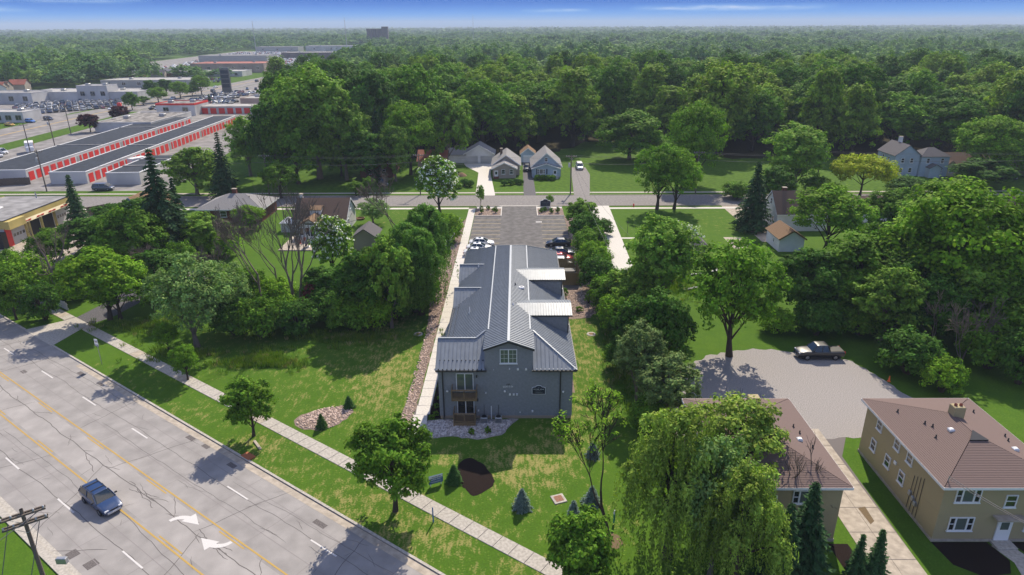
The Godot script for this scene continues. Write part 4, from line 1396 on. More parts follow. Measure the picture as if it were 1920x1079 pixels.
	for q in [[el, zF - 6.4], [er, zF]]:
		var gt := MB.new()
		gt.box(q[0] - 0.1, q[0] + 0.1, ye - 0.16, ye - 0.01, zE, q[1] - 0.1)
		put("gutter", gt, M.dark_trim, o)
	for q in [[xl - 0.3, -3.2], [1.7, er]]:
		var k := 0
		var x: float = q[0] + 0.3
		while x < q[1] - 0.1:
			for row in ([0, 1] if q[0] < 0 else [0]):
				var sg := MB.new()
				sg.cbox(Vector3(0, 0.06, 0), Vector3(0.10, 0.12, 0.05))
				put("snow_guard", sg, M.dark_trim if q[0] < 0 else M.white_trim, o).position = Vector3(x + (0.1 if row else 0.0), ye + 0.03 + row * 0.55, zF - 0.02 - row * 0.95)
			x += 0.44 if q[0] < 0 else 0.42
	var zz := zF - 7.0
	while zz > -77.0:
		for row in 2:
			var sg := MB.new()
			sg.cbox(Vector3(0, 0.06, 0), Vector3(0.05, 0.12, 0.10))
			put("snow_guard", sg, M.dark_trim, o).position = Vector3(el + 0.1 + row * 0.5, ye + 0.07 + row * 0.265, zz)
		zz -= 0.42
	# downpipes
	for x in [xl + 0.35, xr - 1.15]:
		var dp := MB.new()
		dp.box(x - 0.06, x + 0.06, 0.3, ye - 0.3, zf + 0.03, zf + 0.14)
		dp.box(x - 0.06, x + 0.06, 0.12, 0.3, zf + 0.03, zf + 0.5)
		put("downpipe", dp, M.dark_trim, o)
	# windows and balcony doors
	var F := func(x: float, y: float) -> Transform3D: return Transform3D(Basis(), Vector3(x, y, zf + 0.022))
	var win := window(o, F.call(-0.87, 7.28), 1.75, 1.6, "slider", "white_trim", "curtain_glass")
	var grid := MB.new()
	for s in [-1.0, 1.0]:
		for k in [1, 2]:
			grid.box(s * 0.44 - 0.36, s * 0.44 + 0.36, -0.72 + k * 0.48 - 0.012, -0.72 + k * 0.48 + 0.012, 0.035, 0.05)
		grid.box(s * 0.44 - 0.012, s * 0.44 + 0.012, -0.72, 0.72, 0.035, 0.05)
	put("muntin", grid, M.white_trim, win)
	window(o, F.call(-5.38, 4.35), 1.78, 2.0, "slider", "white_trim", "curtain_glass", "balcony_door")
	window(o, F.call(-5.36, 1.55), 1.78, 2.0, "slider", "white_trim", "glass", "balcony_door")
	balcony(o, Vector3(-5.40, 3.05, zf), 2.6, 1.35, false)
	balcony(o, Vector3(-5.42, 0.45, zf), 2.3, 1.6, true)
	# side windows
	for z in [-64.5, -73.0, -83.0, -92.0]:
		for y in [1.9, 4.5]:
			window(o, Transform3D(Basis(Vector3.UP, PI / 2), Vector3(xr + 0.022, y, z)), 1.5, 1.4, "slider")
			window(o, Transform3D(Basis(Vector3.UP, -PI / 2), Vector3((xl if z > -67 else xl + 0.5) - 0.022, y, z)), 1.5, 1.4, "slider")
	# small fittings on the front wall
	for q in [[-4.15, 5.02, 0.12, 0.28], [-4.1, 2.25, 0.12, 0.28]]:
		var lm := MB.new()
		lm.bbox(Vector3(0, 0, 0.09), Vector3(q[2], q[3], 0.16), 0.03)
		put("wall_lamp", lm, M.dark_trim, o).position = Vector3(q[0], q[1], zf + 0.02)
	for q in [[-0.78, 5.85, 0.12], [0.08, 5.8, 0.2], [0.92, 5.8, 0.2], [-3.25, 3.05, 0.13], [-0.75, 2.85, 0.19], [-0.36, 2.85, 0.19], [-0.02, 2.85, 0.19], [0.15, 8.5, 0.2], [-2.4, 5.75, 0.06], [-4.05, 0.95, 0.16], [1.6, 0.85, 0.18], [0.3, 0.72, 0.08]]:
		var vm := MB.new()
		vm.cbox(Vector3(0, 0, 0.05), Vector3(q[2], q[2], 0.1))
		var hd := MB.new()
		hd.prism([Vector3(-q[2] / 2, q[2] / 2 + 0.015, 0), Vector3(q[2] / 2, q[2] / 2 + 0.015, 0), Vector3(q[2] / 2, q[2] / 2 + 0.005, 0.14), Vector3(-q[2] / 2, q[2] / 2 + 0.005, 0.14)], 0.012, Vector3(0, 1, 0))
		var vn := put("wall_vent", vm, M.pipe_white, o)
		vn.position = Vector3(q[0], q[1], zf + 0.02)
		put("hood", hd, M.pipe_white, vn)
	for q in [[-7.2, 3.28], [-1.28, 3.25], [4.75, 3.2]]:
		var cm := MB.new()
		cm.lathe(Vector3(0, 0, 0.1), [[0.0, 0.09], [0.11, 0.08], [0.12, 0.02], [0.10, -0.08], [0.0, -0.12]], 10)
		put("camera_dome", cm, M.pipe_white, o).position = Vector3(q[0], q[1], zf + 0.02)
	marks(o, Vector3(-0.92, 3.78, zf + 0.05), 1.12, 0.2, 7, M.white_trim, 3)
	marks(o, Vector3(-0.92, 4.05, zf + 0.05), 0.4, 0.14, 3, M.dark_trim, 4)
	var dr := MB.new()
	dr.lathe(Vector3.ZERO, [[0.055, 0.0], [0.055, 1.55], [0.0, 1.56]], 8)
	put("radon_pipe", dr, M.pipe_white, o).position = Vector3(-2.7, 0.0, zf + 0.18)
	# vents on the roof
	vent_pipe(o, Vector3(-5.55, ye + (-5.55 - el) * tanS, -72.3), 0.75, 0.06, "pipe_white")
	vent_pipe(o, Vector3(-5.3, ye + (-5.3 - el) * tanS, -87.5), 0.7, 0.06, "pipe_white")
	vent_pipe(o, Vector3(-0.45, yr - 0.1, -70.0), 0.3, 0.06, "pipe_white")
	vent_pipe(o, Vector3(-0.2, yr - 0.2, -76.4), 0.3, 0.06, "dark_trim")
	var rv := MB.new()
	rv.lathe(Vector3.ZERO, [[0.36, 0.0], [0.34, 0.16], [0.20, 0.18], [0.20, 0.05], [0.0, 0.05]], 14)
	put("roof_vent", rv, M.pipe_white, o).position = Vector3(0.55, yr - 0.42, -76.0)
	# the plaque with its arched head
	var sg := tag(put("wall_sign", plaque(1.42, 1.05, 0.05), M.white_trim), "navy house plaque with arched head on the grey front wall", "sign")
	sg.position = Vector3(2.23, 3.42, zf + 0.03)
	var face := put("face", plaque(1.32, 0.95, 0.03), M.navy, sg)
	face.position.z = 0.04
	marks(sg, Vector3(0, 0.27, 0.075), 0.2, 0.1, 3, M.roof_flashing, 5)
	marks(sg, Vector3(-0.28, 0.08, 0.075), 0.6, 0.1, 7, M.white_trim, 6)
	marks(sg, Vector3(0.34, 0.08, 0.075), 0.46, 0.1, 6, M.white_trim, 7)
	marks(sg, Vector3(-0.02, -0.10, 0.075), 0.62, 0.06, 9, M.roof_flashing, 8)
	marks(sg, Vector3(0.04, -0.28, 0.075), 0.9, 0.075, 12, M.roof_flashing, 9)
	# air-conditioning units
	for k in 2:
		var ac := thing("air_conditioner", "grey outdoor air conditioning unit by the front wall, %s" % ["nearer the deck", "beyond the white pipe"][k], "air conditioner", Vector3([-3.45, -1.95][k], 0.02, zf + 0.75), 0.0, "air conditioning units")
		var cs := MB.new()
		cs.bbox(Vector3(0, 0.34, 0), Vector3(0.72, 0.62, 0.66), 0.05)
		put("case", cs, M.steel, ac)
		var fan := MB.new()
		fan.lathe(Vector3(0, 0.655, 0), [[0.0, 0.01], [0.26, 0.012], [0.28, 0.0]], 16)
		put("fan_guard", fan, M.black, ac)
		var lv := MB.new()
		for j in 5:
			lv.box(-0.31, 0.31, 0.12 + j * 0.1, 0.15 + j * 0.1, 0.33, 0.345)
		put("louvre", lv, M.dark_trim, ac)
		var pd := MB.new()
		pd.bbox(Vector3(0, 0.0, 0), Vector3(0.9, 0.08, 0.85), 0.02)
		put("pad", pd, M.walk_concrete, ac)
		var ln := MB.new()
		ln.box(-0.02, 0.02, 0.3, 1.6, -0.72, -0.68)
		put("line_set", ln, M.dark_trim, ac)
	return o

func plaque(w: float, h: float, thick: float) -> MB:
	var mb := MB.new()
	var P := [Vector3(-w / 2, -h / 2, 0), Vector3(w / 2, -h / 2, 0), Vector3(w / 2, h * 0.22, 0), Vector3(w * 0.38, h * 0.3, 0)]
	for k in 9:
		var a := PI * k / 8.0
		P.append(Vector3(cos(a) * w * 0.24, h * 0.32 + sin(a) * h * 0.18, 0))
	P.append(Vector3(-w * 0.38, h * 0.3, 0))
	P.append(Vector3(-w / 2, h * 0.22, 0))
	var Q := []
	for p in P:
		Q.append(p + Vector3(0, 0, thick))
	mb.prism(Q, thick, Vector3(0, 0, 1))
	return mb

func balcony(parent: Node3D, at: Vector3, w: float, d: float, low: bool) -> void:
	var m: Material = M.deck_wood
	var fl := MB.new()
	fl.box(-w / 2, w / 2, -0.22, -0.04, 0.02, d)
	if low:
		for x in [-w / 2 + 0.06, w / 2 - 0.06]:
			fl.box(x - 0.06, x + 0.06, -0.5, -0.22, d - 0.14, d - 0.02)
		fl.box(-w / 2, w / 2, -0.5, -0.22, d - 0.03, d)
	var b := put("deck", fl, m, parent)
	b.position = at
	var n := int(w / 0.15)
	for k in n:
		var bd := MB.new()
		bd.box(-w / 2 + w * k / n + 0.004, -w / 2 + w * (k + 1) / n - 0.004, -0.035, 0.0, 0.02, d - 0.01)
		put("board", bd, m, b)
	for x in [-w / 2 + 0.05, 0.0, w / 2 - 0.05]:
		var p := MB.new()
		p.box(x - 0.05, x + 0.05, -0.2, 1.05, d - 0.11, d - 0.01)
		put("post", p, m, b)
	for y in [0.12, 1.0]:
		var r := MB.new()
		r.box(-w / 2, w / 2, y - 0.04, y + 0.05, d - 0.12, d - 0.03 if y < 0.5 else d + 0.02)
		for x in [-w / 2, w / 2 - 0.06]:
			r.box(x, x + 0.06, y - 0.04, y + 0.04, 0.03, d - 0.12)
		put("rail", r, m, b)
	var bar := MB.new()
	bar.box(-0.018, 0.018, 0.12, 1.0, -0.018, 0.018)
	var bm := bar.mesh(null)
	var q := -w / 2 + 0.14
	while q < w / 2 - 0.1:
		put("baluster", bm, M.dark_trim, b).position = Vector3(q, 0, d - 0.07)
		q += 0.125
	for x in [-w / 2 + 0.03, w / 2 - 0.03]:
		var z := 0.15
		while z < d - 0.15:
			put("baluster", bm, M.dark_trim, b).position = Vector3(x, 0, z)
			z += 0.125

# ---------------------------------------------------------------- vehicles (front towards +z, standing on y = 0)
func car_ring(z: float, w: float, y0: float, ys: float, yt: float) -> PackedVector3Array:
	var r := PackedVector3Array()
	for q in [[-0.86, y0], [-0.97, lerpf(y0, ys, 0.25)], [-1.0, lerpf(y0, ys, 0.6)], [-0.985, ys - 0.03], [-0.90, lerpf(ys, yt, 0.75)], [-0.55, yt], [0.0, yt + 0.015], [0.55, yt], [0.90, lerpf(ys, yt, 0.75)], [0.985, ys - 0.03], [1.0, lerpf(y0, ys, 0.6)], [0.97, lerpf(y0, ys, 0.25)], [0.86, y0]]:
		r.append(Vector3(q[0] * w, q[1], z))
	return r

func body_mesh(st: Array) -> MB:
	var mb := MB.new()
	var rings := []
	for q in st:
		rings.append(car_ring(q[0], q[1], q[2], q[3], q[4]))
	mb.grid(rings, true)
	for e in [0, rings.size() - 1]:
		var mid := Vector3.ZERO
		for p in rings[e]:
			mid += p / rings[e].size()
		for k in rings[e].size():
			var a: Vector3 = rings[e][k]; var b: Vector3 = rings[e][(k + 1) % rings[e].size()]
			if e == 0:
				mb.tri(mid, b, a)
			else:
				mb.tri(mid, a, b)
	return mb

# cabin: [z of the screen's foot, z of its head, z of the roof's end, z of the rear glass's foot], foot height, roof height, half widths
func cabin(c: Array, yf: float, yr: float, wf: float, wr: float) -> Array:
	var glass := MB.new()
	var ring := func(w: float, z0: float, z1: float, y: float, rad: float) -> PackedVector3Array:
		var r := PackedVector3Array()      # rounded rectangle, bowed at both ends
		for q in [[1.0, 1.0, 0.0], [-1.0, 1.0, 0.5], [-1.0, -1.0, 1.0], [1.0, -1.0, 1.5]]:
			for j in 5:
				var a: float = PI * (q[2] + j / 8.0)
				var x: float = q[0] * (w - rad) + cos(a) * rad
				var z: float = (z0 - rad if q[1] > 0 else z1 + rad) + sin(a) * rad
				r.append(Vector3(x, y, z + q[1] * 0.07 * (1.0 - (x / w) * (x / w))))
		return r
	glass.grid([ring.call(wf, c[0], c[3], yf, 0.10), ring.call(lerpf(wf, wr, 0.5), lerpf(c[0], c[1], 0.48), lerpf(c[3], c[2], 0.48), lerpf(yf, yr, 0.5), 0.13), ring.call(wr, c[1], c[2], yr, 0.16)])
	var roof := MB.new()
	var rings := [ring.call(wr, c[1], c[2], yr, 0.16), ring.call(wr * 0.95, c[1] - 0.06, c[2] + 0.06, yr + 0.035, 0.16), ring.call(wr * 0.7, c[1] - 0.25, c[2] + 0.25, yr + 0.06, 0.16), ring.call(wr * 0.3, c[1] - 0.5, c[2] + 0.5, yr + 0.068, 0.1)]
	roof.grid(rings)
	var cap := []
	for p in rings[3]:
		cap.append(p)
	roof.poly(cap)
	# pillars
	for s in [-1.0, 1.0]:
		for q in [[Vector3(s * wf, yf, c[0]), Vector3(s * wr, yr + 0.01, c[1])], [Vector3(s * wf, yf, c[3]), Vector3(s * wr, yr + 0.01, c[2])], [Vector3(s * wf * 1.0, yf, lerpf(c[0], c[3], 0.55)), Vector3(s * wr, yr, lerpf(c[1], c[2], 0.5))]]:
			roof.tube([q[0] + Vector3(s * 0.012, 0, 0), q[1] + Vector3(s * 0.012, 0, 0)], [0.045, 0.04], 5)
	return [glass, roof]

var car_sorts := {}
func car_parts(kind: String) -> Dictionary:
	if car_sorts.has(kind):
		return car_sorts[kind]
	var st: Array
	var cab: Array
	var L := 2.3
	match kind:
		"wagon":
			st = [[-2.28, 0.74, 0.35, 0.75, 0.82], [-2.18, 0.82, 0.25, 0.90, 0.97], [-1.2, 0.86, 0.20, 0.92, 0.98], [0.0, 0.87, 0.20, 0.90, 0.96], [0.95, 0.86, 0.20, 0.88, 0.95], [1.6, 0.84, 0.20, 0.80, 0.86], [2.15, 0.78, 0.24, 0.66, 0.72], [2.3, 0.66, 0.32, 0.56, 0.60]]
			cab = cabin([1.05, 0.28, -1.85, -2.2], 0.94, 1.46, 0.80, 0.62)
		"suv":
			st = [[-2.3, 0.80, 0.40, 0.95, 1.02], [-2.2, 0.88, 0.30, 1.02, 1.10], [-1.0, 0.92, 0.25, 1.04, 1.10], [0.4, 0.92, 0.25, 1.02, 1.08], [1.0, 0.91, 0.25, 1.0, 1.07], [1.7, 0.89, 0.26, 0.94, 1.02], [2.2, 0.84, 0.30, 0.82, 0.90], [2.34, 0.74, 0.38, 0.70, 0.76]]
			cab = cabin([1.05, 0.45, -1.8, -2.2], 1.06, 1.70, 0.85, 0.68)
		"van":
			st = [[-2.5, 0.86, 0.40, 1.05, 1.12], [-2.4, 0.93, 0.28, 1.1, 1.18], [-1.0, 0.97, 0.25, 1.1, 1.18], [0.8, 0.97, 0.25, 1.08, 1.15], [1.5, 0.95, 0.25, 1.0, 1.10], [2.2, 0.88, 0.28, 0.85, 0.92], [2.45, 0.76, 0.36, 0.70, 0.76]]
			cab = cabin([1.75, 0.75, -2.1, -2.42], 1.12, 1.80, 0.90, 0.74)
		"pickup":
			st = [[-2.8, 0.88, 0.50, 1.02, 1.06], [-2.74, 0.95, 0.42, 1.06, 1.10], [-1.0, 0.98, 0.36, 1.08, 1.12], [0.3, 0.98, 0.34, 1.06, 1.12], [1.1, 0.97, 0.34, 1.06, 1.14], [1.9, 0.95, 0.36, 1.02, 1.12], [2.6, 0.92, 0.40, 0.92, 1.0], [2.8, 0.80, 0.48, 0.76, 0.82]]
			cab = cabin([1.25, 0.6, -0.75, -1.0], 1.10, 1.82, 0.88, 0.70)
			L = 2.8
		_:
			st = [[-2.34, 0.70, 0.38, 0.74, 0.80], [-2.2, 0.82, 0.26, 0.92, 0.98], [-1.5, 0.88, 0.20, 0.95, 1.02], [-0.4, 0.90, 0.20, 0.92, 0.97], [0.95, 0.89, 0.20, 0.88, 0.94], [1.6, 0.87, 0.20, 0.80, 0.88], [2.15, 0.80, 0.24, 0.66, 0.74], [2.34, 0.66, 0.32, 0.54, 0.60]]
			cab = cabin([1.15, 0.30, -1.05, -1.75], 0.94, 1.44, 0.82, 0.62)
	var tyre := MB.new()
	var rr := 0.33 if kind in ["sedan", "wagon"] else 0.37
	var rings := []
	for q in [[rr * 0.62, -0.11], [rr * 0.95, -0.11], [rr, -0.07], [rr, 0.07], [rr * 0.95, 0.11], [rr * 0.62, 0.11]]:
		var r := PackedVector3Array()
		for j in 18:
			var a := TAU * j / 18
			r.append(Vector3(q[1], cos(a) * q[0], sin(a) * q[0]))
		rings.append(r)
	tyre.grid(rings)
	var rim := MB.new()
	for s in [-1.0, 1.0]:
		for j in 10:
			var a := TAU * j / 10; var b := TAU * (j + 0.62) / 10
			rim.tri(Vector3(s * 0.10, 0, 0), Vector3(s * 0.085, cos(a) * rr * 0.63, sin(a) * rr * 0.63), Vector3(s * 0.085, cos(b) * rr * 0.63, sin(b) * rr * 0.63))
	var arch := MB.new()
	car_sorts[kind] = {"body": body_mesh(st).mesh(null), "glass": cab[0].mesh(null), "roof": cab[1].mesh(null), "tyre": tyre.mesh(null), "rim": rim.mesh(null), "r": rr, "st": st, "L": L}
	return car_sorts[kind]

func car(called: String, kind: String, paint: String, at: Vector3, turn: float, label: String, category := "car", group := "", roof_paint := "") -> Node3D:
	var p := car_parts(kind)
	var o := thing(called, label, category, at, turn, group)
	var body := put("body", p.body, M[paint], o)
	put("window", p.glass, M.car_glass, o)
	var roof := put("roof", p.roof, M[roof_paint if roof_paint else paint], o)
	var st: Array = p.st
	var w: float = st[3][1]
	var L: float = p.L
	for z in [-L * 0.60, L * 0.62]:
		for s in [-1.0, 1.0]:
			var tn := put("wheel", p.tyre, M.rubber, o)
			tn.position = Vector3(s * (w - 0.08), p.r, z)
			put("rim", p.rim, M.alloy, tn)
	for s in [-1.0, 1.0]:
		var hl := MB.new()
		var f: Array = st[st.size() - 2]
		hl.bbox(Vector3(s * f[1] * 0.72, f[3] - 0.04, f[0] + 0.03), Vector3(0.34, 0.14, 0.22), 0.03)
		put("headlight", hl, M.lamp_clear, o)
		var tl := MB.new()
		var b: Array = st[0]
		tl.bbox(Vector3(s * b[1] * 0.92, b[3] - 0.02, b[0] + 0.02), Vector3(0.2, 0.24, 0.12), 0.03)
		put("tail_light", tl, M.lamp_red, o)
		var mr := MB.new()
		mr.bbox(Vector3(s * (w + 0.10), 1.02 if kind in ["sedan", "wagon"] else 1.2, 0.72 if kind != "pickup" else 0.95), Vector3(0.2, 0.13, 0.1), 0.02)
		put("mirror", mr, M[paint] if kind != "wagon" else M.plastic_dark, o)
	var bm := MB.new()
	var fr: Array = st[st.size() - 1]
	bm.bbox(Vector3(0, 0.42, fr[0] - 0.02), Vector3(fr[1] * 1.7, 0.2, 0.16), 0.04)
	put("bumper", bm, M[paint] if kind != "wagon" else M.car_silver, o)
	var gr := MB.new()
	gr.box(-0.32, 0.32, 0.56, 0.66, fr[0] - 0.01, fr[0] + 0.03)
	put("grille", gr, M.black, o)
	var pl := MB.new()
	pl.box(-0.16, 0.16, 0.42, 0.52, fr[0] + 0.06, fr[0] + 0.08)
	put("number_plate", pl, M.white_trim, o)
	var sk := MB.new()
	sk.box(-w * 0.9, w * 0.9, 0.18, 0.34, -L * 0.86, L * 0.84)
	put("underbody", sk, M.plastic_dark, o)
	if kind == "wagon":
		for s in [-1.0, 1.0]:
			var rl := MB.new()
			rl.tube([Vector3(s * 0.56, 1.50, 0.2), Vector3(s * 0.56, 1.56, -0.1), Vector3(s * 0.56, 1.56, -1.5), Vector3(s * 0.56, 1.50, -1.8)], [0.022, 0.022, 0.022, 0.022], 5)
			put("roof_rail", rl, M.plastic_dark, o)
		for z in [-0.25, -1.25]:
			var cb := MB.new()
			cb.box(-0.56, 0.56, 1.55, 1.58, z - 0.04, z + 0.04)
			put("roof_bar", cb, M.plastic_dark, o)
	if kind == "pickup":
		var bed := MB.new()
		bed.box(-0.78, 0.78, 1.125, 1.145, -2.68, -1.05)
		put("bed_cover", bed, M.car_black, o)
	if kind == "sedan" and paint != "car_black":
		var sr := MB.new()
		sr.box(-0.34, 0.34, 1.505, 1.52, -0.55, -0.1)
		put("sunroof", sr, M.car_glass, o)
	return o

var small_cars := {}
func small_car(kind: String, paint: String) -> ArrayMesh:
	var key := kind + paint
	if not small_cars.has(key):
		var p := car_parts(kind)
		var out := ArrayMesh.new()
		for q in [["body", paint], ["glass", "car_glass"], ["roof", paint]]:
			var a: Array = p[q[0]].surface_get_arrays(0)
			out.add_surface_from_arrays(Mesh.PRIMITIVE_TRIANGLES, a)
			out.surface_set_material(out.get_surface_count() - 1, M[q[1]])
		var wh := MB.new()
		for z in [-p.L * 0.6, p.L * 0.62]:
			wh.cbox(Vector3(0, 0.3, z), Vector3(1.72, 0.6, 0.6))
		wh.add_to(out, M.rubber)
		small_cars[key] = out
	return small_cars[key]

# ---------------------------------------------------------------- street furniture
func utility_pole(at: Vector3, h: float, turn: float, label: String, arms: Array, extras := "") -> Node3D:
	var o := thing("utility_pole", label, "utility pole", at, turn, "utility poles")
	var mb := MB.new()
	mb.tube([Vector3(0, -0.2, 0), Vector3(0, h * 0.5, 0), Vector3(0, h, 0)], [0.16, 0.14, 0.11], 9)
	put("pole", mb, M.pole_wood, o)
	for y in arms:
		var a := MB.new()
		a.box(-1.25, 1.25, y - 0.06, y + 0.06, 0.10, 0.20)
		a.box(-1.25, 1.25, y - 0.06, y + 0.06, -0.20, -0.10)
		var an := put("crossarm", a, M.pole_wood, o)
		for x in [-1.15, -0.6, 0.6, 1.15]:
			var i := MB.new()
			i.lathe(Vector3(x, y + 0.06, 0.15), [[0.03, 0.0], [0.07, 0.05], [0.05, 0.12], [0.07, 0.17], [0.0, 0.2]], 7)
			put("insulator", i, M.insulator, an)
		var b := MB.new()
		for s in [-1.0, 1.0]:
			b.tube([Vector3(0, y - 0.7, 0.12), Vector3(s * 0.75, y - 0.05, 0.12)], [0.02, 0.02], 4)
		put("brace", b, M.steel, o)
	if extras == "transformer":
		var t := MB.new()
		t.lathe(Vector3(-0.45, h - 3.0, 0), [[0.0, 0.0], [0.28, 0.02], [0.28, 0.95], [0.2, 1.05], [0.0, 1.06]], 12)
		put("transformer", t, M.insulator, o)
	return o

func wire(a: Vector3, b: Vector3, sag: float, label: String, r := 0.018) -> void:
	var path := []
	var radii := []
	for k in 15:
		var t := k / 14.0
		path.append(a.lerp(b, t) - Vector3(0, sag * 4.0 * t * (1 - t), 0))
		radii.append(r)
	var mb := MB.new()
	mb.tube(path, radii, 4)
	single("overhead_wire", mb, M.wire, label, "wire", "overhead wires")

func sign_board(called: String, at: Vector3, turn: float, w: float, h: float, foot: float, frame: String, face: String, label: String, posts := 2) -> Node3D:
	var o := thing(called, label, "sign", at, turn)
	for x in ([-w * 0.38, w * 0.38] if posts == 2 else [0.0]):
		var p := MB.new()
		p.cbox(Vector3(x, (foot + h * 0.5) / 2, -0.05), Vector3(0.07, foot + h * 0.5, 0.05))
		put("post", p, M[frame], o)
	var b := MB.new()
	b.cbox(Vector3(0, foot + h / 2, 0), Vector3(w, h, 0.04))
	put("board", b, M[face], o)
	return o

func plank_fence(called: String, a: Vector3, b: Vector3, h: float, m: String, label: String, plank := 0.15, group := "") -> Node3D:
	var len := a.distance_to(b)
	var o := thing(called, label, "fence", a, -atan2(b.z - a.z, b.x - a.x), group)
	var n := int(len / plank)
	var p := MB.new()
	p.bbox(Vector3(0, h / 2, 0), Vector3(plank * 0.93, h, 0.025), 0.01)
	var pm := p.mesh(null)
	var rng := RandomNumberGenerator.new()
	rng.seed = int(len * 100)
	for k in mini(n, 290):
		var q := put("plank", pm, M[m], o)
		q.position = Vector3((k + 0.5) * plank, rng.randf_range(-0.02, 0.02), rng.randf_range(-0.006, 0.006))
	var k2 := 0.0
	while k2 <= len:
		var ps := MB.new()
		ps.box(k2 - 0.05, k2 + 0.05, 0, h + 0.05, -0.13, -0.03)
		put("post", ps, M[m], o)
		k2 += 2.4
	var r := MB.new()
	for y in [h * 0.2, h * 0.8]:
		r.box(0, len, y - 0.04, y + 0.04, -0.06, -0.015)
	put("rail", r, M[m], o)
	return o

# ---------------------------------------------------------------- the buff brick apartments
func brick_block(called: String, x0: float, x1: float, label: String, front: Array) -> Node3D:
	var z0 := -54.9; var z1 := -42.7
	var w := x1 - x0 - 0.9; var d := z1 - z0
	var o := thing(called, label, "building", Vector3((x0 + x1) / 2, 0, (z0 + z1) / 2))
	house(o, {"w": w, "d": d, "h": 5.55, "rise": 1.4, "over": 0.45, "roof": "hip", "wall": "buff_brick", "shingle": "brown_shingle", "course": 0.16, "fascia": "white_trim", "windows": front})
	var ft := MB.new()
	ft.box(-w / 2 - 0.05, w / 2 + 0.05, -0.2, 0.25, -d / 2 - 0.05, d / 2 + 0.05)
	put("foundation", ft, M.drive_concrete, o)
	var band := MB.new()
	for y in [2.75]:
		band.box(-w / 2 - 0.012, w / 2 + 0.012, y - 0.06, y + 0.02, -d / 2 - 0.012, d / 2 + 0.012)
	put("brick_band", band, M.buff_brick, o)
	return o


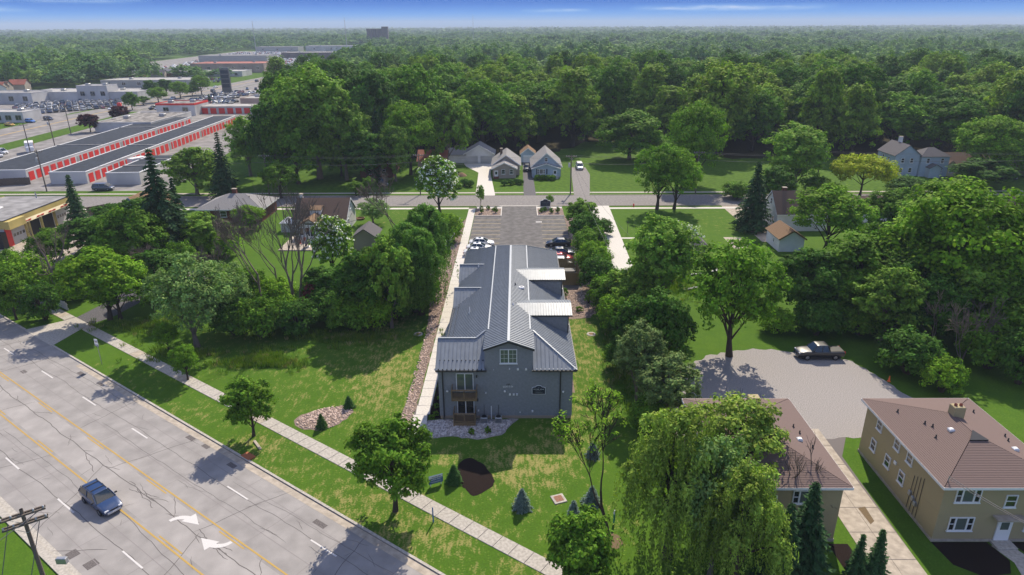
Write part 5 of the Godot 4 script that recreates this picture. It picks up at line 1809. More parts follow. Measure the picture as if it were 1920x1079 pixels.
func make_brick_blocks() -> void:
	var wl := []
	for q in [[3.6, 4.5], [0.6, 4.5], [-1.4, 4.5]]:
		wl.append(["w", -q[0], q[1], 0.85, 1.0])
	for q in [[3.9, 2.2], [1.4, 2.2], [-0.9, 2.2]]:
		wl.append(["w", -q[0], q[1], 0.85, 1.15])
	var fb := [["s", -2.65, 4.45, 1.95, 1.25, "triple"], ["s", -2.6, 1.75, 1.95, 1.3, "triple"], ["s", 0.75, 3.95, 0.9, 1.15], ["s", 3.4, 4.45, 1.95, 1.25, "triple"], ["s", 3.4, 1.75, 1.95, 1.3, "triple"]]
	var b := brick_block("brick_apartments", 32.5, 42.5, "buff brick apartment block with brown hipped roof, chimney and white front door", fb + wl)
	var w := 9.1; var d := 12.2
	var ch := MB.new()
	ch.bbox(Vector3(0, 7.3, 0), Vector3(0.95, 1.6, 0.8), 0.05)
	var cn := put("chimney", ch, M.buff_brick, b)
	cn.position = Vector3(0.35, -0.2, -1.4)
	for x in [-0.22, 0.22]:
		var fl := MB.new()
		fl.lathe(Vector3(x, 8.05, 0), [[0.14, 0.0], [0.13, 0.22], [0.10, 0.22], [0.10, 0.05], [0.0, 0.05]], 9)
		put("flue", fl, M.rust_roof, cn)
	var door := MB.new()
	door.bbox(Vector3(0, 1.05, 0.05), Vector3(1.15, 2.1, 0.12), 0.03)
	var dn := put("door", door, M.white_trim, b)
	dn.position = Vector3(0.85, 0.1, d / 2)
	var gl := MB.new()
	gl.box(-0.32, 0.32, 1.15, 1.85, 0.11, 0.125)
	put("door_pane", gl, M.curtain_glass, dn)
	var can := MB.new()
	can.bbox(Vector3(0, 2.45, 0.35), Vector3(2.3, 0.14, 0.7), 0.02)
	put("canopy", can, M.drive_concrete, b).position = Vector3(0.85, 0.1, d / 2)
	var step := MB.new()
	step.bbox(Vector3(0, 0.1, 0.5), Vector3(1.6, 0.18, 1.0), 0.02)
	put("step", step, M.walk_concrete, b).position = Vector3(0.85, 0, d / 2)
	for q in [[-3.4, -3.4], [-2.4, -1.0], [-2.1, -0.4], [-2.6, 1.0], [3.2, -3.2], [3.6, 0.4], [3.3, 1.2], [4.2, 3.0]]:
		var yy := 5.55 + (4.55 - absf(q[0])) * 1.4 / 4.55 + 0.1
		vent_pipe(b, Vector3(q[0], yy, q[1]), 0.32, 0.06, "dark_trim")
	for q in [[-1.2, 0.6], [2.9, 2.6]]:
		var rv := MB.new()
		rv.bbox(Vector3(0, 0.12, 0), Vector3(0.42, 0.26, 0.42), 0.08)
		put("roof_vent", rv, M.white_trim, b).position = Vector3(q[0], 5.55 + (4.55 - absf(q[0])) * 1.4 / 4.55 + 0.1, q[1])
	var gv := MB.new()
	gv.prism([Vector3(-0.75, 6.98, 2.35), Vector3(0.75, 6.98, 2.35), Vector3(0, 7.28, 1.35)], 0.12, Vector3(0, 1.0, 0.3).normalized())
	put("gable_vent", gv, M.dark_trim, b)
	var mast := MB.new()
	mast.tube([Vector3(-4.3, 3.2, d / 2 - 0.4), Vector3(-4.45, 5.0, d / 2 - 0.2), Vector3(-4.4, 6.2, d / 2 - 0.1)], [0.05, 0.05, 0.04], 6)
	put("service_mast", mast, M.steel, b)
	for q in [[2.5, 1.9], [3.0, 1.7], [3.4, 1.5]]:
		var mt := MB.new()
		mt.bbox(Vector3(-w / 2 - 0.1, q[1], q[0]), Vector3(0.2, 0.4, 0.3), 0.04)
		put("meter_box", mt, M.steel, b)
	for k in 4:
		var cd := MB.new()
		cd.tube([Vector3(-w / 2 - 0.05, 0.3, 2.4 + k * 0.45), Vector3(-w / 2 - 0.05, 3.6 + 0.2 * k, 2.5 + k * 0.4)], [0.025, 0.025], 4)
		put("conduit", cd, M.dark_trim, b)
	var wa := MB.new()
	wa.bbox(Vector3(-w / 2 - 0.05, 2.85, -0.3), Vector3(0.1, 0.3, 0.35), 0.04)
	put("wall_vent", wa, M.white_trim, b)
	# the block to the left of the drive
	var fa := [["s", 1.7, 4.35, 1.95, 1.25, "triple"], ["s", 1.6, 1.75, 1.5, 1.3, "triple"], ["s", -3.3, 4.35, 1.95, 1.25, "triple"], ["s", -3.3, 1.75, 1.95, 1.3, "triple"], ["s", -0.9, 3.9, 0.9, 1.15]]
	for q in [[3.6, 4.5], [0.6, 4.5], [-2.4, 4.5], [3.6, 1.9], [-0.9, 1.9]]:
		fa.append(["e", q[0], q[1], 0.85, 1.1])
	var a := brick_block("brick_apartments", 15.6, 25.6, "buff brick apartment block with brown roof half hidden by the willow", fa)
	for q in [[2.6, -2.6], [3.2, -0.9], [3.4, 0.0], [3.7, 2.0]]:
		vent_pipe(a, Vector3(q[0], 5.55 + (4.55 - absf(q[0])) * 1.4 / 4.55 + 0.1, q[1]), 0.32, 0.06, "dark_trim")
	var ch2 := MB.new()
	ch2.bbox(Vector3(0, 7.3, 0), Vector3(0.95, 1.6, 0.8), 0.05)
	put("chimney", ch2, M.buff_brick, a).position = Vector3(0.3, -0.2, -3.0)
	var rv2 := MB.new()
	rv2.bbox(Vector3(0, 0.12, 0), Vector3(0.42, 0.26, 0.42), 0.08)
	put("roof_vent", rv2, M.white_trim, a).position = Vector3(2.9, 5.55 + 1.65 * 1.4 / 4.55 + 0.1, 1.2)
	# path and beds before the right-hand block
	struct("curved_path", flat([Vector2(37.4, -42.2), Vector2(39.0, -42.2), Vector2(39.6, -40.6), Vector2(39.2, -38.6), Vector2(37.8, -36.0), Vector2(36.0, -36.0), Vector2(37.6, -38.8), Vector2(38.0, -40.4)], 0.016), M.walk_concrete)
	struct("mulch_bed_entry", flat([Vector2(32.9, -42.6), Vector2(37.3, -42.6), Vector2(37.8, -40.6), Vector2(37.0, -39.3), Vector2(34.8, -39.0), Vector2(33.2, -40.2)], 0.012), M.mulch)
	struct("mulch_bed_right", flat([Vector2(39.1, -42.6), Vector2(43, -42.6), Vector2(43, -39.6), Vector2(40.2, -39.8)], 0.012), M.mulch)
	struct("mulch_bed_corner", flat([Vector2(24.6, -42.4), Vector2(26.2, -42.4), Vector2(26.4, -39.6), Vector2(24.8, -38.8)], 0.014), M.mulch)

# ---------------------------------------------------------------- houses of the neighbourhood
func make_houses() -> void:
	# across the side street
	var o := thing("bungalow", "beige bungalow with gabled front room and pale roof beside the white drive", "house", Vector3(-2.9, 0, -186))
	house(o, {"at": Vector3(0, 0, -3.0), "w": 7.4, "d": 11.0, "h": 2.9, "rise": 2.6, "over": 0.4, "roof": "gable_z", "wall": "beige_siding", "shingle": "grey_shingle", "lap": 0.2, "fascia": "white_trim", "windows": [["s", -0.4, 4.0, 0.6, 0.7], ["e", 1.0, 1.6, 1.0, 1.2], ["e", -2.4, 1.6, 1.0, 1.2]], "chimney": [-1.4, -1.0, 6.2], "stack": "cocoa_shingle"})
	house(o, {"at": Vector3(-0.4, 0, 4.4), "w": 6.2, "d": 4.2, "h": 2.7, "rise": 1.5, "over": 0.4, "roof": "gable_z", "wall": "beige_siding", "shingle": "grey_shingle", "lap": 0.2, "fascia": "white_trim", "windows": [["s", -0.3, 1.75, 0.95, 1.25], ["s", 1.9, 1.75, 0.95, 1.25]], "doors": [["s", -2.2, 0.95, 2.1, "white_trim"]]}, "front_wall")
	var st := MB.new()
	for k in 3:
		st.box(-3.3, -1.9, 0, 0.5 - k * 0.17, 6.5 + k * 0.3, 6.8 + k * 0.3)
	put("steps", st, M.red_brick, o)
	o = thing("bungalow", "pale blue bungalow with white steep gable, dark shutters and front porch", "house", Vector3(8.1, 0, -187.5))
	house(o, {"w": 7.8, "d": 12.0, "h": 2.9, "rise": 3.4, "over": 0.4, "roof": "gable_z", "wall": "blue_siding", "shingle": "grey_shingle", "lap": 0.2, "fascia": "white_trim", "windows": [["s", -0.1, 4.6, 0.85, 1.1], ["e", 1.0, 1.6, 1.0, 1.2], ["e", -2.4, 1.6, 1.0, 1.2], ["w", 1.0, 1.6, 1.0, 1.2]]})
	house(o, {"at": Vector3(-0.15, 0, 6.3), "w": 7.3, "d": 2.0, "h": 2.5, "rise": 1.2, "over": 0.35, "roof": "gable_z", "wall": "blue_siding", "shingle": "grey_shingle", "lap": 0.2, "fascia": "white_trim", "windows": [["s", -1.3, 1.65, 2.1, 1.35, "triple", "blind_glass"]], "doors": [["s", 2.4, 0.95, 2.05, "white_trim"]]}, "porch_wall")
	for x in [-2.65, 0.05]:
		var sh := MB.new()
		sh.cbox(Vector3(x, 1.65, 7.34), Vector3(0.32, 1.4, 0.05))
		put("shutter", sh, M.shutter, o)
	var pr := MB.new()
	for x in [1.6, 3.2]:
		pr.box(x - 0.04, x + 0.04, 0.3, 1.5, 8.4, 8.48)
	pr.box(1.6, 3.2, 1.2, 1.3, 8.4, 8.46)
	pr.box(1.5, 3.3, 0.0, 0.55, 7.35, 8.5)
	for k in 3:
		pr.box(1.8, 3.0, 0.0, 0.42 - k * 0.14, 8.5 + k * 0.28, 8.78 + k * 0.28)
	put("porch_steps", pr, M.door_grey, o)
	o = thing("garage", "white double garage with pale gable roof at the head of the white drive", "garage", Vector3(-11.2, 0, -204.5))
	house(o, {"w": 8.8, "d": 7.0, "h": 2.8, "rise": 2.5, "over": 0.4, "roof": "gable_z", "wall": "white_siding", "shingle": "grey_shingle", "lap": 0.25, "fascia": "white_trim", "doors": [["s", -2.2, 3.6, 2.2, "pale_wall"], ["s", 2.2, 3.6, 2.2, "pale_wall"]]})
	house(o, {"at": Vector3(-6.6, 0, 0.4), "w": 5.0, "d": 6.0, "h": 2.5, "rise": 1.5, "over": 0.3, "roof": "gable_x", "wall": "white_siding", "shingle": "grey_shingle", "lap": 0.25})
	o = thing("garage", "small grey-blue garage with tan roof between the two bungalows", "garage", Vector3(3.4, 0, -205))
	house(o, {"w": 4.2, "d": 6.0, "h": 2.6, "rise": 1.6, "over": 0.3, "roof": "gable_z", "wall": "blue_siding", "shingle": "tan_shingle", "lap": 0.2, "fascia": "white_trim", "doors": [["s", 0, 2.8, 2.1, "white_trim"]]})
	# left of the apartment house
	o = thing("house", "brown-roofed house with dormer, white gable and glazed sunroom", "house", Vector3(-39.1, 0, -133.2))
	house(o, {"w": 10.2, "d": 8.6, "h": 2.9, "rise": 3.1, "over": 0.3, "roof": "gable_x", "wall": "white_siding", "shingle": "cocoa_shingle", "lap": 0.22, "course": 0.3, "fascia": "white_trim", "windows": [["e", 0.0, 4.4, 0.9, 1.1], ["e", -2.0, 1.6, 0.9, 1.2], ["s", -4.0, 1.7, 0.9, 1.0]], "chimney": [-4.6, -0.2, 6.8, 0.6], "stack": "white_siding"})
	house(o, {"at": Vector3(-0.9, 3.0, 2.3), "w": 2.2, "d": 2.8, "h": 1.5, "rise": 0.5, "over": 0.15, "roof": "gable_x", "wall": "white_siding", "shingle": "tan_shingle", "windows": [["s", 0.3, 0.75, 0.6, 0.55, "single"]], "y0": -1.2}, "dormer_wall")
	house(o, {"at": Vector3(-0.9, 0, 6.2), "w": 4.4, "d": 4.6, "h": 2.6, "rise": 1.35, "over": 0.35, "roof": "gable_z", "wall": "white_siding", "shingle": "tan_shingle", "fascia": "tan_shingle", "windows": [["s", -1.6, 1.5, 0.85, 1.6, "single"], ["s", 0.0, 1.4, 1.9, 1.9, "slider"], ["s", 1.6, 1.5, 0.85, 1.6, "single"], ["s", 0, 3.0, 1.9, 0.5, "single"], ["e", 0, 1.5, 2.6, 1.5, "triple"], ["w", 0, 1.5, 2.6, 1.5, "triple"]]}, "sunroom_wall")
	var sk := MB.new()
	sk.bbox(Vector3(0.6, 3.55, 6.6), Vector3(0.5, 0.12, 1.3), 0.03, Transform3D(Basis(Vector3(0, 0, 1), -0.54), Vector3(0, 0.4, 0)))
	put("skylight", sk, M.glass, o)
	struct("patio", slab(rect(-43.9, -37.4, -126.6, -117.2), -0.02, 0.18), M.drive_concrete)
	var pt := thing("garden_umbrella", "closed pale garden umbrella standing on the patio", "umbrella", Vector3(-38.9, 0.18, -119.4))
	var um := MB.new()
	um.lathe(Vector3.ZERO, [[0.55, 0.9], [0.42, 1.3], [0.30, 1.9], [0.10, 2.35], [0.0, 2.4]], 10)
	put("canopy", um, M.pale_roof, pt)
	var up := MB.new()
	up.lathe(Vector3.ZERO, [[0.3, 0.0], [0.3, 0.06], [0.03, 0.08], [0.03, 2.4]], 8)
	put("pole", up, M.steel, pt)
	for q in [[-40.6, -119.8, 0.3], [-41.4, -121.0, 1.9], [-40.2, -121.8, 3.4]]:
		var chair := thing("patio_chair", "dark patio chair on the pale patio behind the sunroom", "chair", Vector3(q[0], 0.18, q[1]), q[2], "patio chairs")
		var se := MB.new()
		se.bbox(Vector3(0, 0.42, 0), Vector3(0.55, 0.06, 0.55), 0.02)
		put("seat", se, M.rust_roof, chair)
		var bk := MB.new()
		bk.bbox(Vector3(0, 0.78, -0.26), Vector3(0.55, 0.66, 0.05), 0.02)
		put("backrest", bk, M.rust_roof, chair)
		for x in [-0.24, 0.24]:
			for z in [-0.24, 0.24]:
				var lg := MB.new()
				lg.box(x - 0.02, x + 0.02, 0, 0.4, z - 0.02, z + 0.02)
				put("leg", lg, M.dark_trim, chair)
	o = thing("garden_shed", "khaki garden shed with grey roof beside the tall willow", "shed", Vector3(-27.9, 0, -120))
	house(o, {"w": 4.0, "d": 5.0, "h": 2.6, "rise": 1.4, "over": 0.3, "roof": "gable_z", "wall": "khaki_siding", "shingle": "slate_shingle", "lap": 0.2, "course": 0.3})
	o = thing("garden_tent", "small white garden tent with pitched top beside the sunroom", "tent", Vector3(-45.9, 0, -130.5))
	house(o, {"w": 2.6, "d": 2.6, "h": 1.9, "rise": 0.9, "over": 0.15, "roof": "hip", "wall": "pale_wall", "shingle": "white_siding"})
	o = thing("paddling_pool", "round orange-rimmed paddling pool on the grass by the brown-roofed house", "pool", Vector3(-33.4, 0, -138.8))
	var pw := MB.new()
	pw.lathe(Vector3.ZERO, [[0.85, 0.0], [0.95, 0.35], [0.85, 0.38], [0.8, 0.1], [0.0, 0.1]], 16)
	put("wall", pw, M.tan_shingle, o)
	o = thing("ranch_house", "red brick ranch house with wide pale grey hipped roof", "house", Vector3(-60.3, 0, -141.8))
	house(o, {"w": 13.0, "d": 9.6, "h": 2.9, "rise": 2.0, "over": 0.55, "roof": "hip", "wall": "red_brick", "shingle": "grey_shingle", "course": 0.3, "fascia": "white_trim", "windows": [["s", -4.8, 1.7, 1.1, 1.4], ["s", -1.5, 1.7, 1.4, 1.3], ["s", 2.5, 1.7, 1.4, 1.3]], "chimney": [-0.6, -0.4, 5.9, 0.9]})
	for q in [[-2.4, 0.6], [0.7, -0.2], [3.0, 1.1]]:
		vent_pipe(o, Vector3(q[0], 4.4, q[1]), 0.35, 0.09, "dark_trim")
	o = thing("gabled_house", "house with steep tan roof and pale blue gable behind the dark spruce", "house", Vector3(-76.6, 0, -135))
	house(o, {"w": 7.4, "d": 11.0, "h": 3.4, "rise": 3.7, "over": 0.45, "roof": "gable_z", "wall": "blue_siding", "shingle": "tan_shingle", "lap": 0.22, "course": 0.3, "fascia": "blue_siding", "windows": [["s", 0.2, 5.0, 0.4, 0.6, "single"], ["s", -1.4, 1.8, 1.1, 1.4], ["s", 1.6, 1.8, 1.1, 1.4]]})
	# right of the apartment house
	o = thing("garage", "white garage with tan roof on the lawn beside the white gabled house", "garage", Vector3(49.6, 0, -119.3))
	house(o, {"w": 4.4, "d": 6.6, "h": 2.5, "rise": 1.4, "over": 0.3, "roof": "gable_z", "wall": "white_siding", "shingle": "tan_shingle", "lap": 0.2, "course": 0.3, "fascia": "tan_shingle", "windows": [["w", 0.6, 1.4, 0.6, 0.8]]})
	o = thing("gabled_house", "white gabled house with brown roof behind the white garage", "house", Vector3(56.5, 0, -133))
	house(o, {"w": 10.0, "d": 8.0, "h": 3.6, "rise": 3.6, "over": 0.25, "roof": "gable_x", "wall": "white_siding", "shingle": "cocoa_shingle", "lap": 0.2, "fascia": "white_trim", "windows": [["w", 0, 5.2, 0.9, 1.2], ["w", 2.0, 2.0, 0.9, 1.3], ["w", -1.2, 2.0, 0.8, 1.2]], "chimney": [-2.6, -0.4, 7.8, 0.8]})
	o = thing("cottage", "low grey-roofed cottage between the maple and the lawn", "house", Vector3(29.2, 0, -115.6))
	house(o, {"w": 7.2, "d": 8.0, "h": 2.8, "rise": 2.2, "over": 0.4, "roof": "hip", "wall": "beige_siding", "shingle": "slate_shingle", "course": 0.3, "windows": [["s", 1.0, 1.6, 1.2, 1.2]]})
	o = thing("house", "tall pale blue house with grey roofs and a porch among the trees", "house", Vector3(107.6, 0, -185))
	house(o, {"at": Vector3(-3.0, 0, 0), "w": 6.6, "d": 9.0, "h": 5.6, "rise": 2.6, "over": 0.3, "roof": "gable_z", "wall": "blue_siding", "shingle": "slate_shingle", "lap": 0.25, "windows": [["s", -1.2, 4.2, 0.9, 1.3], ["s", 1.2, 4.2, 0.9, 1.3], ["s", -1.2, 1.6, 0.9, 1.3], ["s", 1.2, 1.6, 0.9, 1.3], ["w", 1.5, 4.2, 0.9, 1.3], ["w", -1.5, 4.2, 0.9, 1.3]], "chimney": [0.5, -1.5, 9.6, 0.9], "stack": "white_siding"})
	house(o, {"at": Vector3(4.2, 0, 2.0), "w": 7.4, "d": 6.0, "h": 5.4, "rise": 1.8, "over": 0.3, "roof": "hip", "wall": "blue_siding", "shingle": "slate_shingle", "lap": 0.25, "windows": [["s", -1.9, 4.2, 0.9, 1.3], ["s", 1.9, 4.2, 0.9, 1.3], ["s", 1.9, 1.6, 0.9, 1.3]], "doors": [["s", -0.6, 1.0, 2.1, "white_trim"]]}, "wing_wall")
	house(o, {"at": Vector3(3.6, 0, 6.0), "w": 3.0, "d": 2.0, "h": 2.6, "rise": 0.9, "over": 0.2, "roof": "gable_z", "wall": "blue_siding", "shingle": "slate_shingle"}, "porch_wall")
	o = thing("house", "cream house with brown roof beside the tall pale blue house", "house", Vector3(119.5, 0, -186))
	house(o, {"w": 9.0, "d": 8.0, "h": 2.9, "rise": 2.4, "over": 0.3, "roof": "gable_x", "wall": "cream_siding", "shingle": "cocoa_shingle", "lap": 0.22, "windows": [["s", 2.2, 1.6, 1.0, 1.3], ["s", -0.4, 1.6, 1.0, 1.3]]})
	house(o, {"at": Vector3(-2.8, 0, 4.4), "w": 3.0, "d": 2.6, "h": 2.7, "rise": 1.3, "over": 0.2, "roof": "gable_z", "wall": "cream_siding", "shingle": "cocoa_shingle", "windows": [["s", 0, 1.6, 0.9, 1.4]]}, "bay_wall")
	o = thing("house", "beige house with brown roof at the far right of the wood", "house", Vector3(141, 0, -182))
	house(o, {"w": 10.0, "d": 9.0, "h": 3.0, "rise": 2.6, "over": 0.3, "roof": "gable_x", "wall": "khaki_siding", "shingle": "cocoa_shingle"})
	o = thing("gabled_house", "grey gabled house with brown roof facing the side street on the right", "house", Vector3(99.5, 0, -132.5))
	house(o, {"w": 10.0, "d": 7.4, "h": 3.2, "rise": 3.0, "over": 0.25, "roof": "gable_x", "wall": "white_siding", "shingle": "cocoa_shingle", "fascia": "white_trim", "windows": [["w", 0.0, 4.6, 0.7, 1.0]]})
	o = thing("house", "brown-roofed bungalow glimpsed between the maples by the side street", "house", Vector3(75, 0, -137))
	house(o, {"w": 11.0, "d": 8.0, "h": 2.8, "rise": 2.2, "over": 0.35, "roof": "gable_x", "wall": "white_siding", "shingle": "cocoa_shingle", "windows": [["s", -3.0, 1.6, 1.2, 1.2], ["s", 1.0, 1.6, 1.2, 1.2]]})
	o = thing("garden_shed", "small grey shed in the shade of the tall maple", "shed", Vector3(67.5, 0, -122))
	house(o, {"w": 4.0, "d": 4.0, "h": 2.4, "rise": 1.2, "over": 0.25, "roof": "gable_x", "wall": "beige_siding", "shingle": "slate_shingle"})
	# houses in the trees across the street, left
	o = thing("house", "red house with pale roof deep in the trees across the street", "house", Vector3(-38, 0, -186))
	house(o, {"w": 9.0, "d": 10.0, "h": 3.0, "rise": 3.2, "over": 0.35, "roof": "gable_z", "wall": "red_brick", "shingle": "grey_shingle", "fascia": "white_trim", "windows": [["s", -2.0, 1.6, 1.0, 1.3], ["s", 2.0, 1.6, 1.0, 1.3]]})
	o = thing("house", "small house with red-brown roof behind the flowering tree", "house", Vector3(-24, 0, -194))
	house(o, {"w": 8.0, "d": 8.0, "h": 2.8, "rise": 2.4, "over": 0.35, "roof": "gable_x", "wall": "beige_siding", "shingle": "rust_roof"})

# ---------------------------------------------------------------- the garage workshop
func make_workshop() -> void:
	var o := thing("car_workshop", "yellow car workshop with flat grey roof and white roller doors", "workshop", Vector3(-102.0, 0, -129.6))
	var w := MB.new()
	w.box(-6.4, 6.4, -0.05, 3.6, -9.6, 9.6)
	put("wall", w, M.white_siding, o)
	var f := MB.new()
	f.box(-6.9, 7.0, 3.6, 5.1, -10.0, 10.0)
	put("fascia", f, M.yellow_wall, o)
	var fb := MB.new()
	fb.box(6.9, 7.9, 3.5, 5.0, 5.6, 10.1)
	put("fascia_corner", fb, M.yellow_wall, o)
	var lower := MB.new()
	lower.prism([Vector3(7.0, 4.1, -10.0), Vector3(7.0, 4.1, 5.6), Vector3(7.5, 3.55, 5.6), Vector3(7.5, 3.55, -10.0)], 0.06, Vector3(0.7, 0.7, 0).normalized())
	put("fascia_skirt", lower, M.cream_siding, o)
	var r := MB.new()
	r.box(-6.6, 6.7, 5.1, 5.13, -9.7, 9.7)
	put("roof", r, M.flat_roof, o)
	var ed := MB.new()
	ed.box(6.75, 7.03, 5.1, 5.2, -10.0, 10.0)
	ed.box(-6.93, 7.03, 5.1, 5.2, 9.75, 10.03)
	ed.box(-6.93, 7.03, 5.1, 5.2, -10.03, -9.75)
	put("parapet", ed, M.dark_trim, o)
	var sl := MB.new()
	sl.bbox(Vector3(-1.0, 5.25, 0.5), Vector3(1.6, 0.25, 1.3), 0.1)
	put("skylight", sl, M.white_trim, o)
	vent_pipe(o, Vector3(1.0, 5.1, -8.2), 1.2, 0.12, "steel")
	for q in [[6.3, 3.4, "shut"], [1.6, 3.0, "open"], [-2.4, 3.0, "open"], [-6.6, 3.2, "shut"]]:
		var dm := MB.new()
		dm.box(6.4, 6.46, 0.0, 3.3, q[0] - q[1] / 2, q[0] + q[1] / 2)
		if q[2] == "shut":
			var dn := put("roller_door", dm, M.pale_wall, o)
			for k in 4:
				var p := MB.new()
				p.box(6.45, 6.49, 1.5, 2.05, q[0] - q[1] / 2 + 0.15 + k * q[1] / 4.2, q[0] - q[1] / 2 + 0.02 + (k + 0.85) * q[1] / 4.2)
				put("door_pane", p, M.glass, dn)
		else:
			put("open_doorway", dm, M.black, o)
	for z in [4.2, 3.3, -0.3, -4.4]:
		var pl := MB.new()
		pl.box(6.4, 6.7, 0, 3.6, z - 0.22, z + 0.22)
		put("pilaster", pl, M.yellow_wall, o)
	var red := MB.new()
	red.box(6.4, 6.6, 0.0, 3.5, 8.3, 9.7)
	put("red_panel", red, M.paint_red, o)
	var k := 0
	for z in [7.4, 4.6, 0.8, -2.8, -6.6]:
		var sg := MB.new()
		for e in [-1.0, 1.0]:
			sg.box(7.42, 7.5, 3.72, 3.95, z + e * 0.7 - 0.35, z + e * 0.7 + 0.3)
		sg.box(7.43, 7.5, 3.78, 3.9, z - 0.4, z + 0.4)
		put("lettering", sg, M.paint_red, o)
	single("dark_car_cover", dark_awning(), M.black, "black awning over the entrance at the corner of the workshop", "awning")

func dark_awning() -> MB:
	var mb := MB.new()
	mb.box(-104, -95.4, 0.0, 3.0, -119.9, -118.6)
	return mb

# ---------------------------------------------------------------- storage rows and commercial strip
func storage_row(at: Vector3, turn: float, w: float, len: float, h: float, label: String, doors: bool) -> Node3D:
	# front end at the origin, running along -z; doors on the +x side
	var o := thing("storage_units", label, "storage building", at, turn, "rows of storage units")
	var wl := MB.new()
	wl.box(-w, 0, -0.05, h, -len, 0)
	put("wall", wl, M.pale_wall, o)
	var rf := MB.new()
	rf.box(-w + 0.25, -0.3, h, h + 0.05, -len + 0.25, -0.25)
	put("roof", rf, M.membrane_roof, o)
	var pp := MB.new()
	pp.box(-w - 0.05, 0.05, h, h + 0.22, -0.25, 0.04)
	pp.box(-0.3, 0.05, h, h + 0.16, -len, -0.25)
	pp.box(-w - 0.05, -w + 0.25, h, h + 0.16, -len, -0.25)
	put("parapet", pp, M.white_trim, o)
	for z in [len * 0.36, len * 0.72]:
		var br := MB.new()
		br.box(-w, -0.3, h + 0.05, h + 0.3, -z - 0.2, -z + 0.2)
		put("roof_step", br, M.pale_roof, o)
	if doors:
		var dm := MB.new()
		dm.box(0, 0.06, 0.02, 2.35, -1.15, 1.15)
		var mesh := dm.mesh(null)
		var half := MB.new()
		half.box(0, 0.06, 0.02, 2.35, -0.5, 0.5)
		var hm := half.mesh(null)
		var z := -2.2
		var k := 0
		while z > -len + 1.6:
			if k % 8 == 7:
				put("roller_door", hm, M.door_grey, o).position = Vector3(0.01, 0, z + 0.6)
				put("roller_door", hm, M.door_red, o).position = Vector3(0.01, 0, z - 0.8)
			else:
				put("roller_door", mesh, M.door_red, o).position = Vector3(0.01, 0, z)
			z -= 3.35
			k += 1
	return o

func box_building(called: String, label: String, x0: float, x1: float, z0: float, z1: float, h: float, wall: String, roof: String, windows := 0, trim := "") -> Node3D:
	var o := thing(called, label, "building", Vector3((x0 + x1) / 2, 0, (z0 + z1) / 2))
	var w := x1 - x0; var d := z1 - z0
	var wl := MB.new()
	wl.box(-w / 2, w / 2, -0.05, h, -d / 2, d / 2)
	put("wall", wl, M[wall], o)
	var rf := MB.new()
	rf.box(-w / 2 + 0.3, w / 2 - 0.3, h, h + 0.06, -d / 2 + 0.3, d / 2 - 0.3)
	put("roof", rf, M[roof], o)
	var pp := MB.new()
	for q in [[-w / 2 - 0.05, w / 2 + 0.05, d / 2 - 0.3, d / 2 + 0.05], [-w / 2 - 0.05, w / 2 + 0.05, -d / 2 - 0.05, -d / 2 + 0.3], [-w / 2 - 0.05, -w / 2 + 0.3, -d / 2 + 0.3, d / 2 - 0.3], [w / 2 - 0.3, w / 2 + 0.05, -d / 2 + 0.3, d / 2 - 0.3]]:
		pp.box(q[0], q[1], h - (0.5 if trim == "door_red" else 0.0), h + 0.35, q[2], q[3])
	put("parapet", pp, M[trim] if trim else M[wall], o)
	for k in windows:
		window(o, facing("s", w, d, -w / 2 + w * (k + 0.5) / windows, h * 0.5), minf(2.6, w / windows * 0.6), minf(2.4, h * 0.5), "slider", "white_trim" if wall != "pale_wall" else "door_grey")
	for k in 2:
		var ac := MB.new()
		ac.bbox(Vector3(w * (0.25 - 0.5 * k), h + 0.6, d * (0.2 * k - 0.1)), Vector3(2.2, 1.1, 1.8), 0.1)
		put("rooftop_unit", ac, M.steel, o)
	return o

